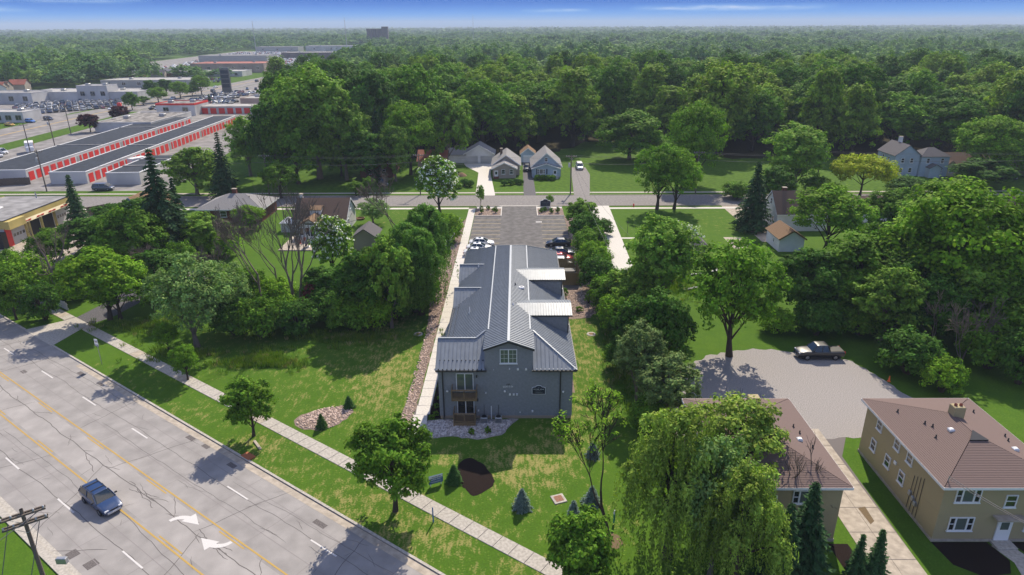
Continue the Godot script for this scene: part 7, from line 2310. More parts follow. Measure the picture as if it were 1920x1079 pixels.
func plant_table() -> Array:
	return [
		["maple_a", "street_tree", -26.6, -57.5, 6.5, 2.5, "small round maple on the verge above its own round shadow", "tree", ""],
		["maple_b", "street_tree", -10.4, -46.3, 9.0, 3.4, "leafy maple with some bare twigs between the kerb and the pavement by the yard sign", "tree", ""],
		["maple_a", "street_tree", 4.4, -36.8, 7.6, 2.6, "dense maple beside the pavement in front of the blue spruces", "tree", ""],
		["willow_big", "willow_tree", 11.6, -41.0, 13.2, 4.3, "yellow-green weeping willow in front of the left brick block, the taller of two", "tree", ""],
		["willow_big", "willow_tree", 15.3, -36.7, 11.4, 3.5, "yellow-green weeping willow beside the dark spruces, the lower of two", "tree", ""],
		["cotton_pale", "leafy_tree", 14.4, -39.1, 12.2, 3.0, "loose pale willow crown between the two weeping willows", "tree", ""],
		["willow_pale", "leafy_tree", 17.7, -46.2, 11.2, 4.5, "sparse pale tree spreading over the brown roof of the left brick block", "tree", ""],
		["dead_small", "dead_tree", 22.3, -44.6, 8.1, 2.5, "bare pale limbs reaching over the brown roof beside the sparse tree", "dead tree", ""],
		["spruce_dark", "spruce_tree", 20.9, -38.8, 8.9, 2.5, "dark spruce against the front of the left brick block", "tree", ""],
		["spruce_dark", "spruce_tree", 18.7, -37.3, 8.3, 2.1, "dark spruce under the edge of the willow", "tree", ""],
		["spruce_b", "spruce_tree", 24.7, -38.3, 4.7, 1.0, "young spruce beside the concrete drive, the slimmer of a pair", "tree", ""],
		["spruce_b", "spruce_tree", 25.9, -38.1, 5.3, 1.2, "young spruce beside the concrete drive, the fuller of a pair", "tree", ""],
		["pine_a", "pine_tree", 15.2, -59.2, 8.1, 3.3, "pine with tufted grey-green crown beside the gravel yard", "tree", ""],
		["pine_a", "pine_tree", 12.9, -63.4, 10.0, 2.9, "pine with bare grey trunk between lawn and gravel yard", "tree", ""],
		["oak_b", "leafy_tree", 16.8, -70.5, 10.5, 3.5, "bright green broad tree behind the pines", "tree", ""],
		["bush_b", "shrub", 13.3, -58.2, 4.0, 2.2, "loose green shrub at the foot of the tufted pine", "shrub", ""],
		["bush_a", "shrub", 12.2, -71.9, 3.6, 1.9, "dark shrub under the pines at the lawn's edge", "shrub", ""],
		["ash_b", "leafy_tree", 26.4, -74.9, 15.3, 5.6, "tall open maple with dark straight trunk at the head of the gravel yard", "tree", ""],
		["cotton_a", "leafy_tree", 20.4, -88.8, 14.4, 5.4, "tall light green tree beside the long concrete drive", "tree", ""],
		["cotton_b", "leafy_tree", 15.7, -86.0, 7.9, 3.7, "light green tree at the end of the concrete drive", "tree", ""],
		["bush_white", "flowering_shrub", 29.8, -116.9, 5.2, 3.9, "pale flowering shrub beside the low grey-roofed cottage", "shrub", ""],
		["oak_a", "leafy_tree", 47.7, -87.7, 12.2, 6.8, "broad tree with forked trunk behind the black pickup", "tree", ""],
		["oak_c", "leafy_tree", 59.2, -85.8, 19.6, 8.9, "largest bright green tree with tall dark trunk right of the gravel yard", "tree", ""],
		["cotton_a", "leafy_tree", 67.5, -85.7, 15.3, 5.6, "light green tree next to the largest bright green tree", "tree", ""],
		["ash_a", "leafy_tree", 55.2, -115.1, 12.2, 6.9, "round bright tree hiding the white gabled house", "tree", ""],
		["maple_b", "leafy_tree", 68.5, -118.1, 11.2, 5.4, "bright green tree between two maples by the side street", "tree", ""],
		["oak_b", "leafy_tree", 53.3, -84.0, 10.7, 5.1, "full green tree behind the dark thicket", "tree", ""],
		["oak_a", "leafy_tree", 58.9, -76.0, 10.0, 5.4, "dense green tree beyond the right brick block's lawn", "tree", ""],
		["bush_a", "shrub", 39.7, -81.0, 5.2, 3.4, "dark thicket shrub directly behind the black pickup", "shrub", ""],
		["bush_b", "shrub", 45.4, -81.0, 4.8, 3.5, "broad thicket shrub right of the black pickup", "shrub", ""],
		["bush_a", "shrub", 46.0, -70.4, 5.5, 3.8, "tall thicket shrub in front of the bright green trees", "shrub", ""],
		["bush_c", "shrub", 47.5, -66.1, 4.3, 2.5, "bright shrub at the edge of the right brick block's lawn", "shrub", ""],
		["bush_b", "shrub", 56.2, -71.7, 6.3, 3.8, "dense shrub at the dark end of the thicket", "shrub", ""],
		["bush_a", "shrub", 57.3, -67.9, 6.7, 3.0, "dark shrub at the right end of the thicket", "shrub", ""],
		["bush_c", "shrub", 34.8, -82.0, 3.4, 2.6, "low bright shrub between the open maple and the thicket", "shrub", ""],
		["bush_white", "flowering_shrub", 75.3, -96.8, 3.1, 2.5, "pale flowering shrub among the green trees on the right", "shrub", ""],
		["dead_brush", "dead_tree", 52.4, -71.8, 8.3, 4.5, "dead grey fallen branches at the edge of the thicket", "dead tree", ""],
		["cotton_b", "leafy_tree", 13.0, -130.8, 6.4, 3.2, "hedgerow tree nearest the side street", "tree", ""],
		["bush_a", "hedge_shrub", 13.0, -121.9, 5.9, 3.4, "tall leafy hedgerow shrub beside the car park, second from the side street", "shrub", "hedgerow shrubs"],
		["bush_b", "hedge_shrub", 12.9, -112.5, 5.9, 3.4, "tall leafy hedgerow shrub beside the car park, third from the side street", "shrub", "hedgerow shrubs"],
		["bush_c", "hedge_shrub", 12.7, -105.1, 5.6, 3.2, "tall leafy hedgerow shrub beside the car park, fourth from the side street", "shrub", "hedgerow shrubs"],
		["bush_a", "hedge_shrub", 12.5, -97.2, 5.5, 3.1, "tall leafy hedgerow shrub beside the car park, fifth from the side street", "shrub", "hedgerow shrubs"],
		["bush_b", "hedge_shrub", 13.1, -89.8, 5.4, 3.1, "tall leafy hedgerow shrub beside the car park, sixth from the side street", "shrub", "hedgerow shrubs"],
		["bush_c", "hedge_shrub", 13.7, -82.5, 5.6, 3.0, "tall leafy hedgerow shrub beside the car park, seventh from the side street", "shrub", "hedgerow shrubs"],
		["bush_a", "hedge_shrub", 16.7, -127.1, 3.2, 2.5, "tall leafy hedgerow shrub beside the car park, first from the side street", "shrub", "hedgerow shrubs"],
		["ash_b", "leafy_tree", 31.3, -146.2, 14.7, 5.4, "leaning street tree with dark trunk, left of a pair on the lawn", "tree", ""],
		["ash_a", "leafy_tree", 35.2, -146.6, 13.3, 5.4, "leaning street tree with dark trunk, right of a pair on the lawn", "tree", ""],
		["spruce_dark", "spruce_tree", 46.9, -129.7, 14.1, 4.3, "dark spruce on the lawn beside the white garage", "tree", ""],
		["yellow_a", "locust_tree", 82.0, -158.0, 9.9, 7.4, "yellow-green locust tree on the far side of the street", "tree", ""],
		["oak_b", "leafy_tree", 57.2, -146.3, 9.5, 4.2, "dark round tree at the kerb right of the spruce", "tree", ""],
		["cotton_a", "leafy_tree", 66.5, -159.8, 17.0, 8.0, "tall pale green tree across the street from the spruce", "tree", ""],
		["oak_a", "leafy_tree", 34.4, -205.3, 14.9, 10.6, "bright green tree on the big lawn across the street", "tree", ""],
		["oak_c", "leafy_tree", 45.7, -171.9, 20.7, 7.6, "bright tree at the corner of the big lawn", "tree", ""],
		["ash_b", "leafy_tree", 44.1, -205.1, 6.7, 4.9, "small pale tree beside the bright tree on the big lawn", "tree", ""],
		["oak_b", "leafy_tree", 115.7, -166.5, 7.2, 6.9, "dark round tree before the cream house", "tree", ""],
		["oak_c", "leafy_tree", 124.5, -177.0, 16.3, 9.2, "tall dark tree behind the cream house", "tree", ""],
		["bush_c", "shrub", 74.5, -156.0, 3.8, 2.5, "bright shrub beside the locust tree", "shrub", ""],
		["bush_a", "shrub", 95.4, -162.2, 3.9, 5.2, "dark shrub before the tall pale blue house", "shrub", ""],
		["cotton_b", "leafy_tree", 134.4, -180.2, 12.0, 5.7, "pale tree at the far right beyond the street", "tree", ""],
		["oak_a", "leafy_tree", 70.1, -154.5, 5.7, 3.7, "round tree at the kerb beside the tall pale green tree", "tree", ""],
		["bush_b", "shrub", 51.9, -156.3, 4.1, 3.8, "leafy shrub across the street behind the spruce", "shrub", ""],
		["spruce_big", "spruce_tree", -61.5, -112.3, 20.0, 5.9, "tall dark spruce before the ranch house, the bigger of two", "tree", ""],
		["spruce_big", "spruce_tree", -69.8, -158.0, 16.0, 4.1, "tall dark spruce across the side street", "tree", ""],
		["spruce_big", "spruce_tree", -37.7, -183.2, 19.2, 4.4, "slender dark spruce across the street among bright trees", "tree", ""],
		["spruce_b", "spruce_tree", -91.5, -135.1, 10.9, 2.5, "narrow dark spruce beside the yellow workshop", "tree", ""],
		["cotton_b", "leafy_tree", -78.6, -161.9, 11.7, 6.6, "soft green tree behind the ranch house", "tree", ""],
		["maple_b", "leafy_tree", -56.5, -157.8, 9.0, 4.5, "round bright tree across the street from the ranch house", "tree", ""],
		["oak_a", "leafy_tree", -64.3, -106.2, 11.5, 5.6, "bright broad tree in front of the dark spruce", "tree", ""],
		["oak_b", "leafy_tree", -76.5, -114.7, 7.2, 5.3, "dark green tree behind the workshop forecourt", "tree", ""],
		["bush_c", "shrub", -73.9, -94.4, 7.3, 4.2, "bright tall shrub beside the pavement on the left", "shrub", ""],
		["bush_a", "shrub", -66.7, -86.4, 5.6, 2.6, "leafy shrub leaning over the white garden fence", "shrub", ""],
		["bush_b", "shrub", -83.8, -103.8, 5.1, 2.6, "green shrub before the workshop forecourt", "shrub", ""],
		["ash_a", "leafy_tree", -57.5, -86.4, 10.4, 5.3, "broad tree with several trunks beside the asphalt drive", "tree", ""],
		["ash_b", "leafy_tree", -56.2, -86.7, 7.9, 3.8, "tree with slim trunk beside the asphalt drive", "tree", ""],
		["dead_small", "dead_tree", -68.5, -92.3, 11.6, 3.6, "gnarled dead tree with pale broken limbs by the white fence", "dead tree", ""],
		["cotton_pale", "leafy_tree", -41.3, -77.8, 12.5, 5.0, "pale grey-green tree with twiggy top beside the lawn", "tree", ""],
		["bush_c", "shrub", -53.2, -114.5, 5.5, 3.8, "light green shrub below the ranch house", "shrub", ""],
		["bush_b", "shrub", -54.9, -103.6, 6.4, 2.6, "light green rounded shrub beside the gravel pad", "shrub", ""],
		["dead_fine", "dead_tree", -35.9, -88.1, 14.6, 5.7, "leafless tree with fine grey twigs before the ranch house", "dead tree", ""],
		["dead_fine", "dead_tree", -38.6, -86.3, 10.3, 4.5, "leafless twiggy tree leaning left beside the grey-green tree", "dead tree", ""],
		["dead_fine", "dead_tree", -35.6, -94.2, 11.7, 4.9, "leafless grey tree with upright twigs beside the patio lawn", "dead tree", ""],
		["dead_fine", "dead_tree", -56.5, -98.7, 6.2, 4.2, "leafless grey scrub behind the gravel pad", "dead tree", ""],
		["dead_tall", "dead_tree", -31.4, -88.5, 15.2, 4.2, "tall bare tree with four grey stems before the patio", "dead tree", ""],
		["bush_red", "shrub", -28.7, -87.1, 5.3, 2.0, "dark red leaved shrub beside the tall bare tree", "shrub", ""],
		["catalpa", "flowering_tree", -29.6, -102.1, 10.7, 3.6, "round flowering tree with white blossom beside the garden shed", "tree", ""],
		["catalpa", "flowering_tree", -16.9, -143.6, 12.3, 4.9, "flowering tree with white blossom at the side street", "tree", ""],
		["oak_c", "leafy_tree", -54.7, -132.3, 4.8, 3.3, "green tree hiding the right end of the ranch house", "tree", ""],
		["bush_a", "thicket_shrub", -37.8, -81.4, 4.9, 3.2, "dense thicket shrub at the lawn edge, first beside the pale twiggy tree", "shrub", "thicket shrubs"],
		["bush_b", "thicket_shrub", -34.0, -80.7, 5.9, 3.5, "dense thicket shrub at the lawn edge, second from the pale twiggy tree", "shrub", "thicket shrubs"],
		["bush_c", "thicket_shrub", -31.7, -83.5, 4.7, 2.9, "dense thicket shrub at the lawn edge, third from the pale twiggy tree", "shrub", "thicket shrubs"],
		["bush_a", "thicket_shrub", -26.0, -85.3, 5.2, 3.3, "dense thicket shrub at the lawn edge, right after the red leaved shrub", "shrub", "thicket shrubs"],
		["bush_b", "thicket_shrub", -22.5, -83.0, 5.3, 3.5, "dense thicket shrub at the lawn edge, second after the red leaved shrub", "shrub", "thicket shrubs"],
		["bush_c", "thicket_shrub", -19.8, -84.0, 5.7, 3.5, "dense thicket shrub at the lawn edge, third after the red leaved shrub", "shrub", "thicket shrubs"],
		["bush_a", "thicket_shrub", -17.2, -86.2, 6.0, 3.4, "dense thicket shrub at the lawn edge, next to the last before the rock strip", "shrub", "thicket shrubs"],
		["bush_b", "thicket_shrub", -14.6, -89.0, 6.5, 3.5, "dense thicket shrub at the lawn edge, last before the rock strip", "shrub", "thicket shrubs"],
		["bush_c", "thicket_shrub", -28.5, -86.2, 3.2, 2.3, "small thicket shrub at the foot of the red leaved shrub", "shrub", "thicket shrubs"],
		["bush_a", "thicket_shrub", -26.6, -94.1, 4.3, 3.2, "thicket shrub below the round flowering tree", "shrub", "thicket shrubs"],
		["bush_b", "thicket_shrub", -20.6, -88.0, 7.3, 3.8, "tall thicket shrub behind the willow side of the lawn", "shrub", "thicket shrubs"],
		["bush_c", "thicket_shrub", -35.3, -91.1, 4.6, 3.0, "thicket shrub among the leafless trees", "shrub", "thicket shrubs"],
		["willow_b", "willow_tree", -14.2, -98.5, 13.3, 4.6, "tall drooping willow beside the footpath and rock strip", "tree", ""],
		["willow_b", "willow_tree", -16.5, -94.1, 11.7, 3.9, "drooping willow behind the tall willow, nearer the thicket", "tree", ""],
		["cotton_b", "leafy_tree", -19.7, -98.5, 8.8, 3.4, "green tree between the willows and the shed", "tree", ""],
		["dead_fine", "dead_tree", -18.7, -108.5, 15.2, 5.5, "dead treetop of bare brown twigs rising from the willows", "dead tree", ""],
		["bush_c", "shrub", -13.2, -123.1, 5.5, 3.1, "bright willow shrub at the fence", "shrub", ""],
		["cotton_pale", "leafy_tree", -29.9, -135.2, 5.4, 3.3, "pale twiggy tree beside the lawn of the brown-roofed house", "tree", ""],
		["maple_b", "leafy_tree", -38.9, -159.7, 3.7, 2.1, "small bright street tree across the side street", "tree", ""],
		["maple_a", "leafy_tree", -36.5, -163.0, 4.0, 1.8, "small round street tree across the side street", "tree", ""],
		["cotton_a", "grove_tree", -53.3, -180.0, 29.5, 10.8, "tallest soft green tree of the grove across the street", "tree", ""],
		["oak_a", "grove_tree", -57.1, -173.5, 21.6, 8.4, "broad dark tree at the front of the grove across the street", "tree", ""],
		["cotton_b", "grove_tree", -45.5, -177.8, 23.1, 7.1, "soft green tree in the middle of the grove across the street", "tree", ""],
		["oak_c", "grove_tree", -29.3, -184.4, 19.7, 7.4, "tall bright tree left of the white garage", "tree", ""],
		["cotton_b", "grove_tree", -19.9, -194.0, 21.6, 7.4, "soft tall tree directly behind the white garage", "tree", ""],
		["oak_b", "grove_tree", -63.8, -176.8, 20.7, 6.4, "green tree on the left of the grove", "tree", ""],
		["cotton_a", "grove_tree", -73.5, -183.8, 16.5, 5.9, "pale feathery tree beside the storage rows", "tree", ""],
		["oak_b", "grove_tree", -44.1, -206.8, 26.6, 9.0, "dark tall tree at the back of the grove", "tree", ""],
		["oak_a", "grove_tree", -48.3, -183.4, 10.2, 5.9, "low dark tree under the grove", "tree", ""],
		["cotton_b", "grove_tree", -69.8, -207.4, 23.7, 9.1, "pale tree at the back left of the grove", "tree", ""],
		["oak_a", "boulevard_tree", -191.8, -343.6, 8.7, 4.0, "green tree at the boulevard end of the long showroom", "tree", ""],
		["maple_b", "boulevard_tree", -197.8, -365.4, 4.6, 3.7, "small bright tree on the boulevard near the storage office", "tree", ""],
		["oak_c", "boulevard_tree", -196.1, -378.5, 8.1, 5.0, "broad bright tree beside the boulevard beyond the long showroom", "tree", ""],
		["oak_c", "boulevard_tree", -194.8, -401.5, 9.5, 5.6, "tall bright tree beside the boulevard near the pylon sign", "tree", ""],
		["oak_b", "boulevard_tree", -214.9, -408.6, 9.6, 4.7, "dark tree behind the broad bright boulevard tree", "tree", ""],
		["oak_b", "boulevard_tree", -212.6, -421.5, 9.3, 4.5, "dark round tree in the middle of the boulevard trees", "tree", ""],
		["oak_c", "boulevard_tree", -190.7, -420.5, 11.4, 5.8, "tallest bright tree beside the boulevard and the pylon sign", "tree", ""],
		["oak_a", "boulevard_tree", -193.6, -414.1, 6.7, 4.5, "small bright tree left of the tallest boulevard tree", "tree", ""],
		["oak_b", "grove_tree", -38.8, -173.2, 13.7, 5.6, "dark tree hiding the red house across the street", "tree", ""],
		["cotton_b", "grove_tree", -32.1, -176.3, 14.6, 5.1, "light tree beside the dark tree that hides the red house", "tree", ""],
		["cotton_pale", "leafy_tree", -39.8, -83.6, 9.7, 3.7, "greyish tree with pale leaves in front of the leafless trees", "tree", ""],
		["bush_b", "shrub", -39.7, -92.1, 5.9, 3.3, "thick shrub at the foot of the leafless trees", "shrub", ""],
		["bush_a", "shrub", -29.4, -81.8, 4.9, 3.2, "thick dark shrub at the foot of the tall bare tree", "shrub", ""],
		["bush_c", "shrub", -29.1, -93.1, 4.9, 2.9, "bright shrub behind the red leaved shrub", "shrub", ""],
		["oak_b", "leafy_tree", -68.7, -117.8, 9.9, 5.1, "dark tree beside the tall dark spruce", "tree", ""],
		["cotton_b", "leafy_tree", -55.7, -115.2, 7.8, 4.3, "soft green tree hiding the ranch house's front", "tree", ""],
		["oak_b", "leafy_tree", -76.9, -121.7, 7.6, 3.7, "dark tree between workshop and steep tan roof", "tree", ""],
		["spruce_dark", "leafy_tree", -61.4, -117.7, 13.9, 3.0, "dark conifer beside the biggest spruce", "tree", ""],
		["oak_a", "leafy_tree", -70.8, -86.4, 8.0, 3.0, "broad tree by the pavement left of the picket fence", "tree", ""],
		["dead_fine", "dead_tree", -39.6, -94.2, 12.1, 4.9, "leafless tree with dense grey twigs beside the lawn strip", "dead tree", ""],
		["oak_b", "thicket_tree", -26.9, -89.0, 7.0, 3.7, "dark rounded tree between the bare stems and the flowering tree", "tree", ""],
		["oak_b", "thicket_tree", -20.6, -84.4, 10.8, 3.8, "dark dense tree in the thicket behind the willows", "tree", ""],
		["cotton_b", "thicket_tree", -17.1, -83.5, 13.3, 3.6, "tall soft green tree in the thicket beside the willows", "tree", ""],
		["willow_b", "thicket_tree", -13.7, -88.0, 12.7, 3.8, "drooping willow over the thin lawn beside the rock strip", "tree", ""],
		["bush_c", "shrub", -67.4, -94.4, 6.0, 3.3, "bright shrub behind the gnarled dead tree", "shrub", ""],
		["oak_b", "thicket_tree", -54.3, -94.3, 7.7, 3.7, "dark tree beside the gravel pad", "tree", ""],
		["oak_a", "thicket_tree", -80.1, -109.0, 6.7, 3.7, "broad green tree before the workshop", "tree", ""],
		["oak_b", "thicket_tree", 39.5, -85.9, 10.2, 4.5, "dark green tree left of the forked tree", "tree", ""],
		["oak_a", "thicket_tree", 43.5, -85.0, 8.2, 4.1, "green tree in the thicket behind the pickup's tail", "tree", ""],
		["cotton_b", "thicket_tree", 47.2, -79.1, 10.3, 4.2, "light green tree in the middle of the right thicket", "tree", ""],
		["oak_b", "thicket_tree", 52.5, -77.5, 9.4, 4.1, "dark tree at the foot of the largest bright green tree", "tree", ""],
		["cotton_b", "thicket_tree", 58.8, -79.0, 11.7, 4.2, "light green tree right of the largest bright green tree", "tree", ""],
		["oak_b", "thicket_tree", 63.3, -79.0, 10.3, 4.1, "dark tree at the right end of the thicket", "tree", ""],
		["oak_a", "thicket_tree", 53.7, -93.6, 11.6, 4.8, "full tree behind the forked tree", "tree", ""],
		["oak_a", "thicket_tree", 74.7, -93.5, 13.9, 4.8, "bright tree beyond the right thicket", "tree", ""],
		["cotton_a", "thicket_tree", 65.1, -102.7, 13.7, 5.2, "tall pale tree behind the largest bright green tree", "tree", ""],
		["oak_b", "thicket_tree", 14.4, -73.2, 8.5, 2.9, "dark green tree between hedgerow and pines", "tree", ""],
		["bush_a", "shrub", 14.0, -79.2, 3.8, 2.4, "dark shrub at the end of the hedgerow", "shrub", ""],
	]

const PROTO_SIZE := {"maple_a": [6.5, 2.6], "maple_b": [8.5, 3.4], "oak_a": [13, 6.2], "oak_b": [12, 5], "oak_c": [18, 8], "cotton_a": [16, 5.8], "cotton_b": [11, 4.4], "cotton_pale": [12, 4.8], "ash_a": [12, 5], "willow_pale": [10, 3.6], "ash_b": [14, 5.4], "yellow_a": [9.8, 6.6], "catalpa": [11, 4.2], "purple": [7, 3.6], "pine_a": [9, 3.1], "spruce_big": [18, 4.6], "spruce_dark": [9, 2.4], "spruce_b": [5, 1.15], "spruce_blue": [2.2, 0.85], "cone_shrub": [2.0, 0.85], "willow_big": [10, 4.4], "willow_b": [12, 4.6], "dead_tall": [14, 4.4], "dead_fine": [13, 5.2], "dead_small": [9, 4], "dead_brush": [6, 4.5], "thin_tree": [10, 3], "bush_a": [5, 3.2], "bush_b": [5, 3.2], "bush_c": [5, 3.2], "bush_red": [5, 2.4], "bush_white": [4, 3.2], "small_shrub": [1.0, 0.6]}

func plant_all(rng: RandomNumberGenerator) -> void:
	for q in plant_table():
		var p = PROTO_SIZE[q[0]]
		plant(q[0], q[1], Vector3(q[2], 0, q[3]), rng.randf() * TAU if not q[0] in ["thin_tree", "dead_fine", "dead_tall"] else rng.randf_range(-0.4, 0.4), Vector3(q[5] / p[1], q[4] / p[0], q[5] / p[1]), q[6], q[7], q[8])
	# small plants of the grounds
	var P := func(key: String, called: String, x: float, z: float, h: float, r: float, label: String, group := "") -> void:
		var p = PROTO_SIZE[key]
		plant(key, called, Vector3(x, 0, z), rng.randf() * TAU, Vector3(r / p[1], h / p[0], r / p[1]), label, "shrub" if key != "spruce_blue" else "tree", group, "foliage", "stem")
	P.call("spruce_blue", "blue_spruce", 0.4, -46.6, 2.1, 0.95, "young blue spruce on the open lawn before the mulch bed")
	P.call("spruce_blue", "blue_spruce", 6.4, -47.2, 1.9, 0.95, "young dark blue spruce beyond the drain grate", "")
	P.call("spruce_blue", "blue_spruce", 4.6, -44.7, 2.4, 0.95, "young blue spruce between the drain grate and the dense maple")
	P.call("spruce_blue", "blue_spruce", 7.2, -54.0, 1.7, 0.8, "young dark spruce at the edge of the willow's shade")
	P.call("cone_shrub", "conical_shrub", -5.75, -50.2, 1.9, 0.95, "conical evergreen at the left edge of the round mulch bed")
	P.call("cone_shrub", "conical_shrub", -20.1, -59.0, 1.7, 0.75, "conical evergreen at the near end of the teardrop rock bed")
	P.call("cone_shrub", "conical_shrub", -18.2, -62.9, 1.5, 0.8, "conical evergreen at the far end of the teardrop rock bed")
	for q in [[-8.6, -61.3], [-8.7, -62.9], [-8.5, -64.6], [-9.0, -60.6]]:
		P.call("small_shrub", "bedding_plant", q[0], q[1], 0.5, 0.35, "small green plant in the mulch bed beside the apartment house", "plants of the mulch bed")
	for q in [[-3.0, -57.9], [-4.6, -57.6]]:
		P.call("small_shrub", "bedding_plant", q[0], q[1], 0.9, 0.35, "small dark shrub in the gravel before the apartment house", "shrubs of the front gravel")
	for q in [[-12.2, -115], [-12.6, -109], [-13.0, -104], [-12.0, -121], [-11.6, -127], [-12.5, -99]]:
		P.call("small_shrub", "bedding_plant", q[0], q[1], 1.0, 0.5, "small shrub planted in the rock strip beside the white fence", "shrubs of the rock strip")
	for q in [[7.2, -94.5, 1.6], [10.6, -92.0, 2.0], [9.0, -89.0, 0.8], [6.4, -84.0, 0.8], [6.3, -75, 0.8]]:
		P.call("small_shrub", "bedding_plant", q[0], q[1], q[2], 0.6, "young shrub in the rock bed by the timber bin enclosure", "shrubs of the east rock bed")
	for q in [[-7.7, -143.4, 1.8], [-4.6, -143.6, 1.6], [-5.2, -145.2, 0.8], [5.4, -143.6, 1.2], [6.2, -144.6, 1.2], [7.6, -143.2, 1.3], [9.0, -143.4, 1.5], [-6.4, -146.4, 1.0]]:
		P.call("small_shrub", "island_shrub", q[0], q[1], q[2], 0.5, "small dark shrub in the rock island at the car park entrance", "shrubs of the entrance islands")
	plant("thin_tree", "sparse_tree", Vector3(7.5, 0, -42.8), 0.0, Vector3(1, 1.0, 1), "tall thin tree with sparse leaves standing in a ring of bark chips", "tree")
	var sap := plant("ash_a", "young_tree", Vector3(-8.2, 0, -148.9), 0.3, Vector3(0.2, 0.42, 0.2), "spindly young street tree by the car park entrance", "tree")
	plant("ash_b", "young_tree", Vector3(7.5, 0, -148.8), 0.3, Vector3(0.18, 0.2, 0.18), "little leafy street tree beside the navy entrance sign", "tree")
	for q in [[-51.8, -88.0, 0.35], [-38.5, -69.0, 0.3], [-47.0, -86.0, 0.4], [-44.0, -76.0, 0.28]]:
		plant("ash_b", "young_tree", Vector3(q[0], 0, q[1]), rng.randf() * TAU, Vector3(q[2], q[2] * 1.1, q[2]), "spindly young tree standing on the grass near the asphalt drive", "tree", "young trees by the asphalt drive")
	for q in [[-1.5, -171.5], [-3.2, -171], [1.0, -171.8], [0.0, -173]]:
		P.call("bush_a", "garden_shrub", q[0], q[1], 1.4, 1.0, "clipped garden shrub before the beige bungalow", "shrubs of the beige bungalow")
	for q in [[5.6, -177.5], [7.0, -177.2], [8.4, -177.0], [9.6, -176.8]]:
		P.call("bush_b", "garden_shrub", q[0], q[1], 1.5, 1.0, "flowery garden shrub along the front of the blue bungalow", "shrubs of the blue bungalow")
	for q in [[-13.5, -171], [-12.0, -169.5], [-14.8, -168]]:
		P.call("bush_a", "garden_shrub", q[0], q[1], 1.8, 1.3, "dark garden shrub beside the white drive", "shrubs beside the white drive")
	# purple-leaved and other trees along the boulevard
	for q in [["oak_a", -163, -237, 9, 5.0, "green tree with twin trunks on the boulevard's grass strip", ""], ["purple", -168, -268, 8, 4.2, "purple-leaved tree on the boulevard's grass strip, nearer the box truck", ""], ["purple", -171, -296, 7, 4.2, "purple-leaved tree on the boulevard's grass strip, by the storage office", ""], ["bush_c", -158, -246, 4, 5, "round green shrub against the longest storage row", ""],
		["spruce_big", -222, -560, 17, 5, "tall dark conifer along the boulevard", ""], ["spruce_big", -115, -480, 20, 6, "tall dark conifer at the wood's edge by the shops", ""],
		["cotton_b", -150, -405, 6, 5, "small tree between the rows of the east lot", ""], ["spruce_b", -165, -372, 8, 2, "narrow conifer among the cars of the east lot", ""]]:
		var p = PROTO_SIZE[q[0]]
		plant(q[0], "boulevard_tree", Vector3(q[1], 0, q[2]), rng.randf() * TAU, Vector3(q[4] / p[1], q[3] / p[0], q[4] / p[1]), q[5], "tree")

func wood_label(k: int, p: Vector2) -> String:
	var look: String = ["dark green tree", "mid green tree", "deep green columnar tree", "yellow-green spreading tree", "leaf green round tree", "pale yellow-green tree", "blackish green tree"][k]
	var rank := "at the front edge of the wood" if p.y > -232.0 else ("just inside the wood" if p.y > -270.0 else ("in the middle of the wood" if p.y > -345.0 else "at the hazy back of the wood"))
	var x := p.x / -p.y * 200.0
	var by := "beyond the grove"
	for q in [[-38.0, "behind the white garage"], [-8.0, "behind the beige bungalow"], [3.0, "behind the blue bungalow"], [15.0, "behind the white van"], [30.0, "behind the big lawn"], [55.0, "behind the locust tree"], [92.0, "behind the pale blue house"], [116.0, "behind the cream house"]]:
		if x > q[0]:
			by = q[1]
	return "%s %s, %s" % [look, rank, by]

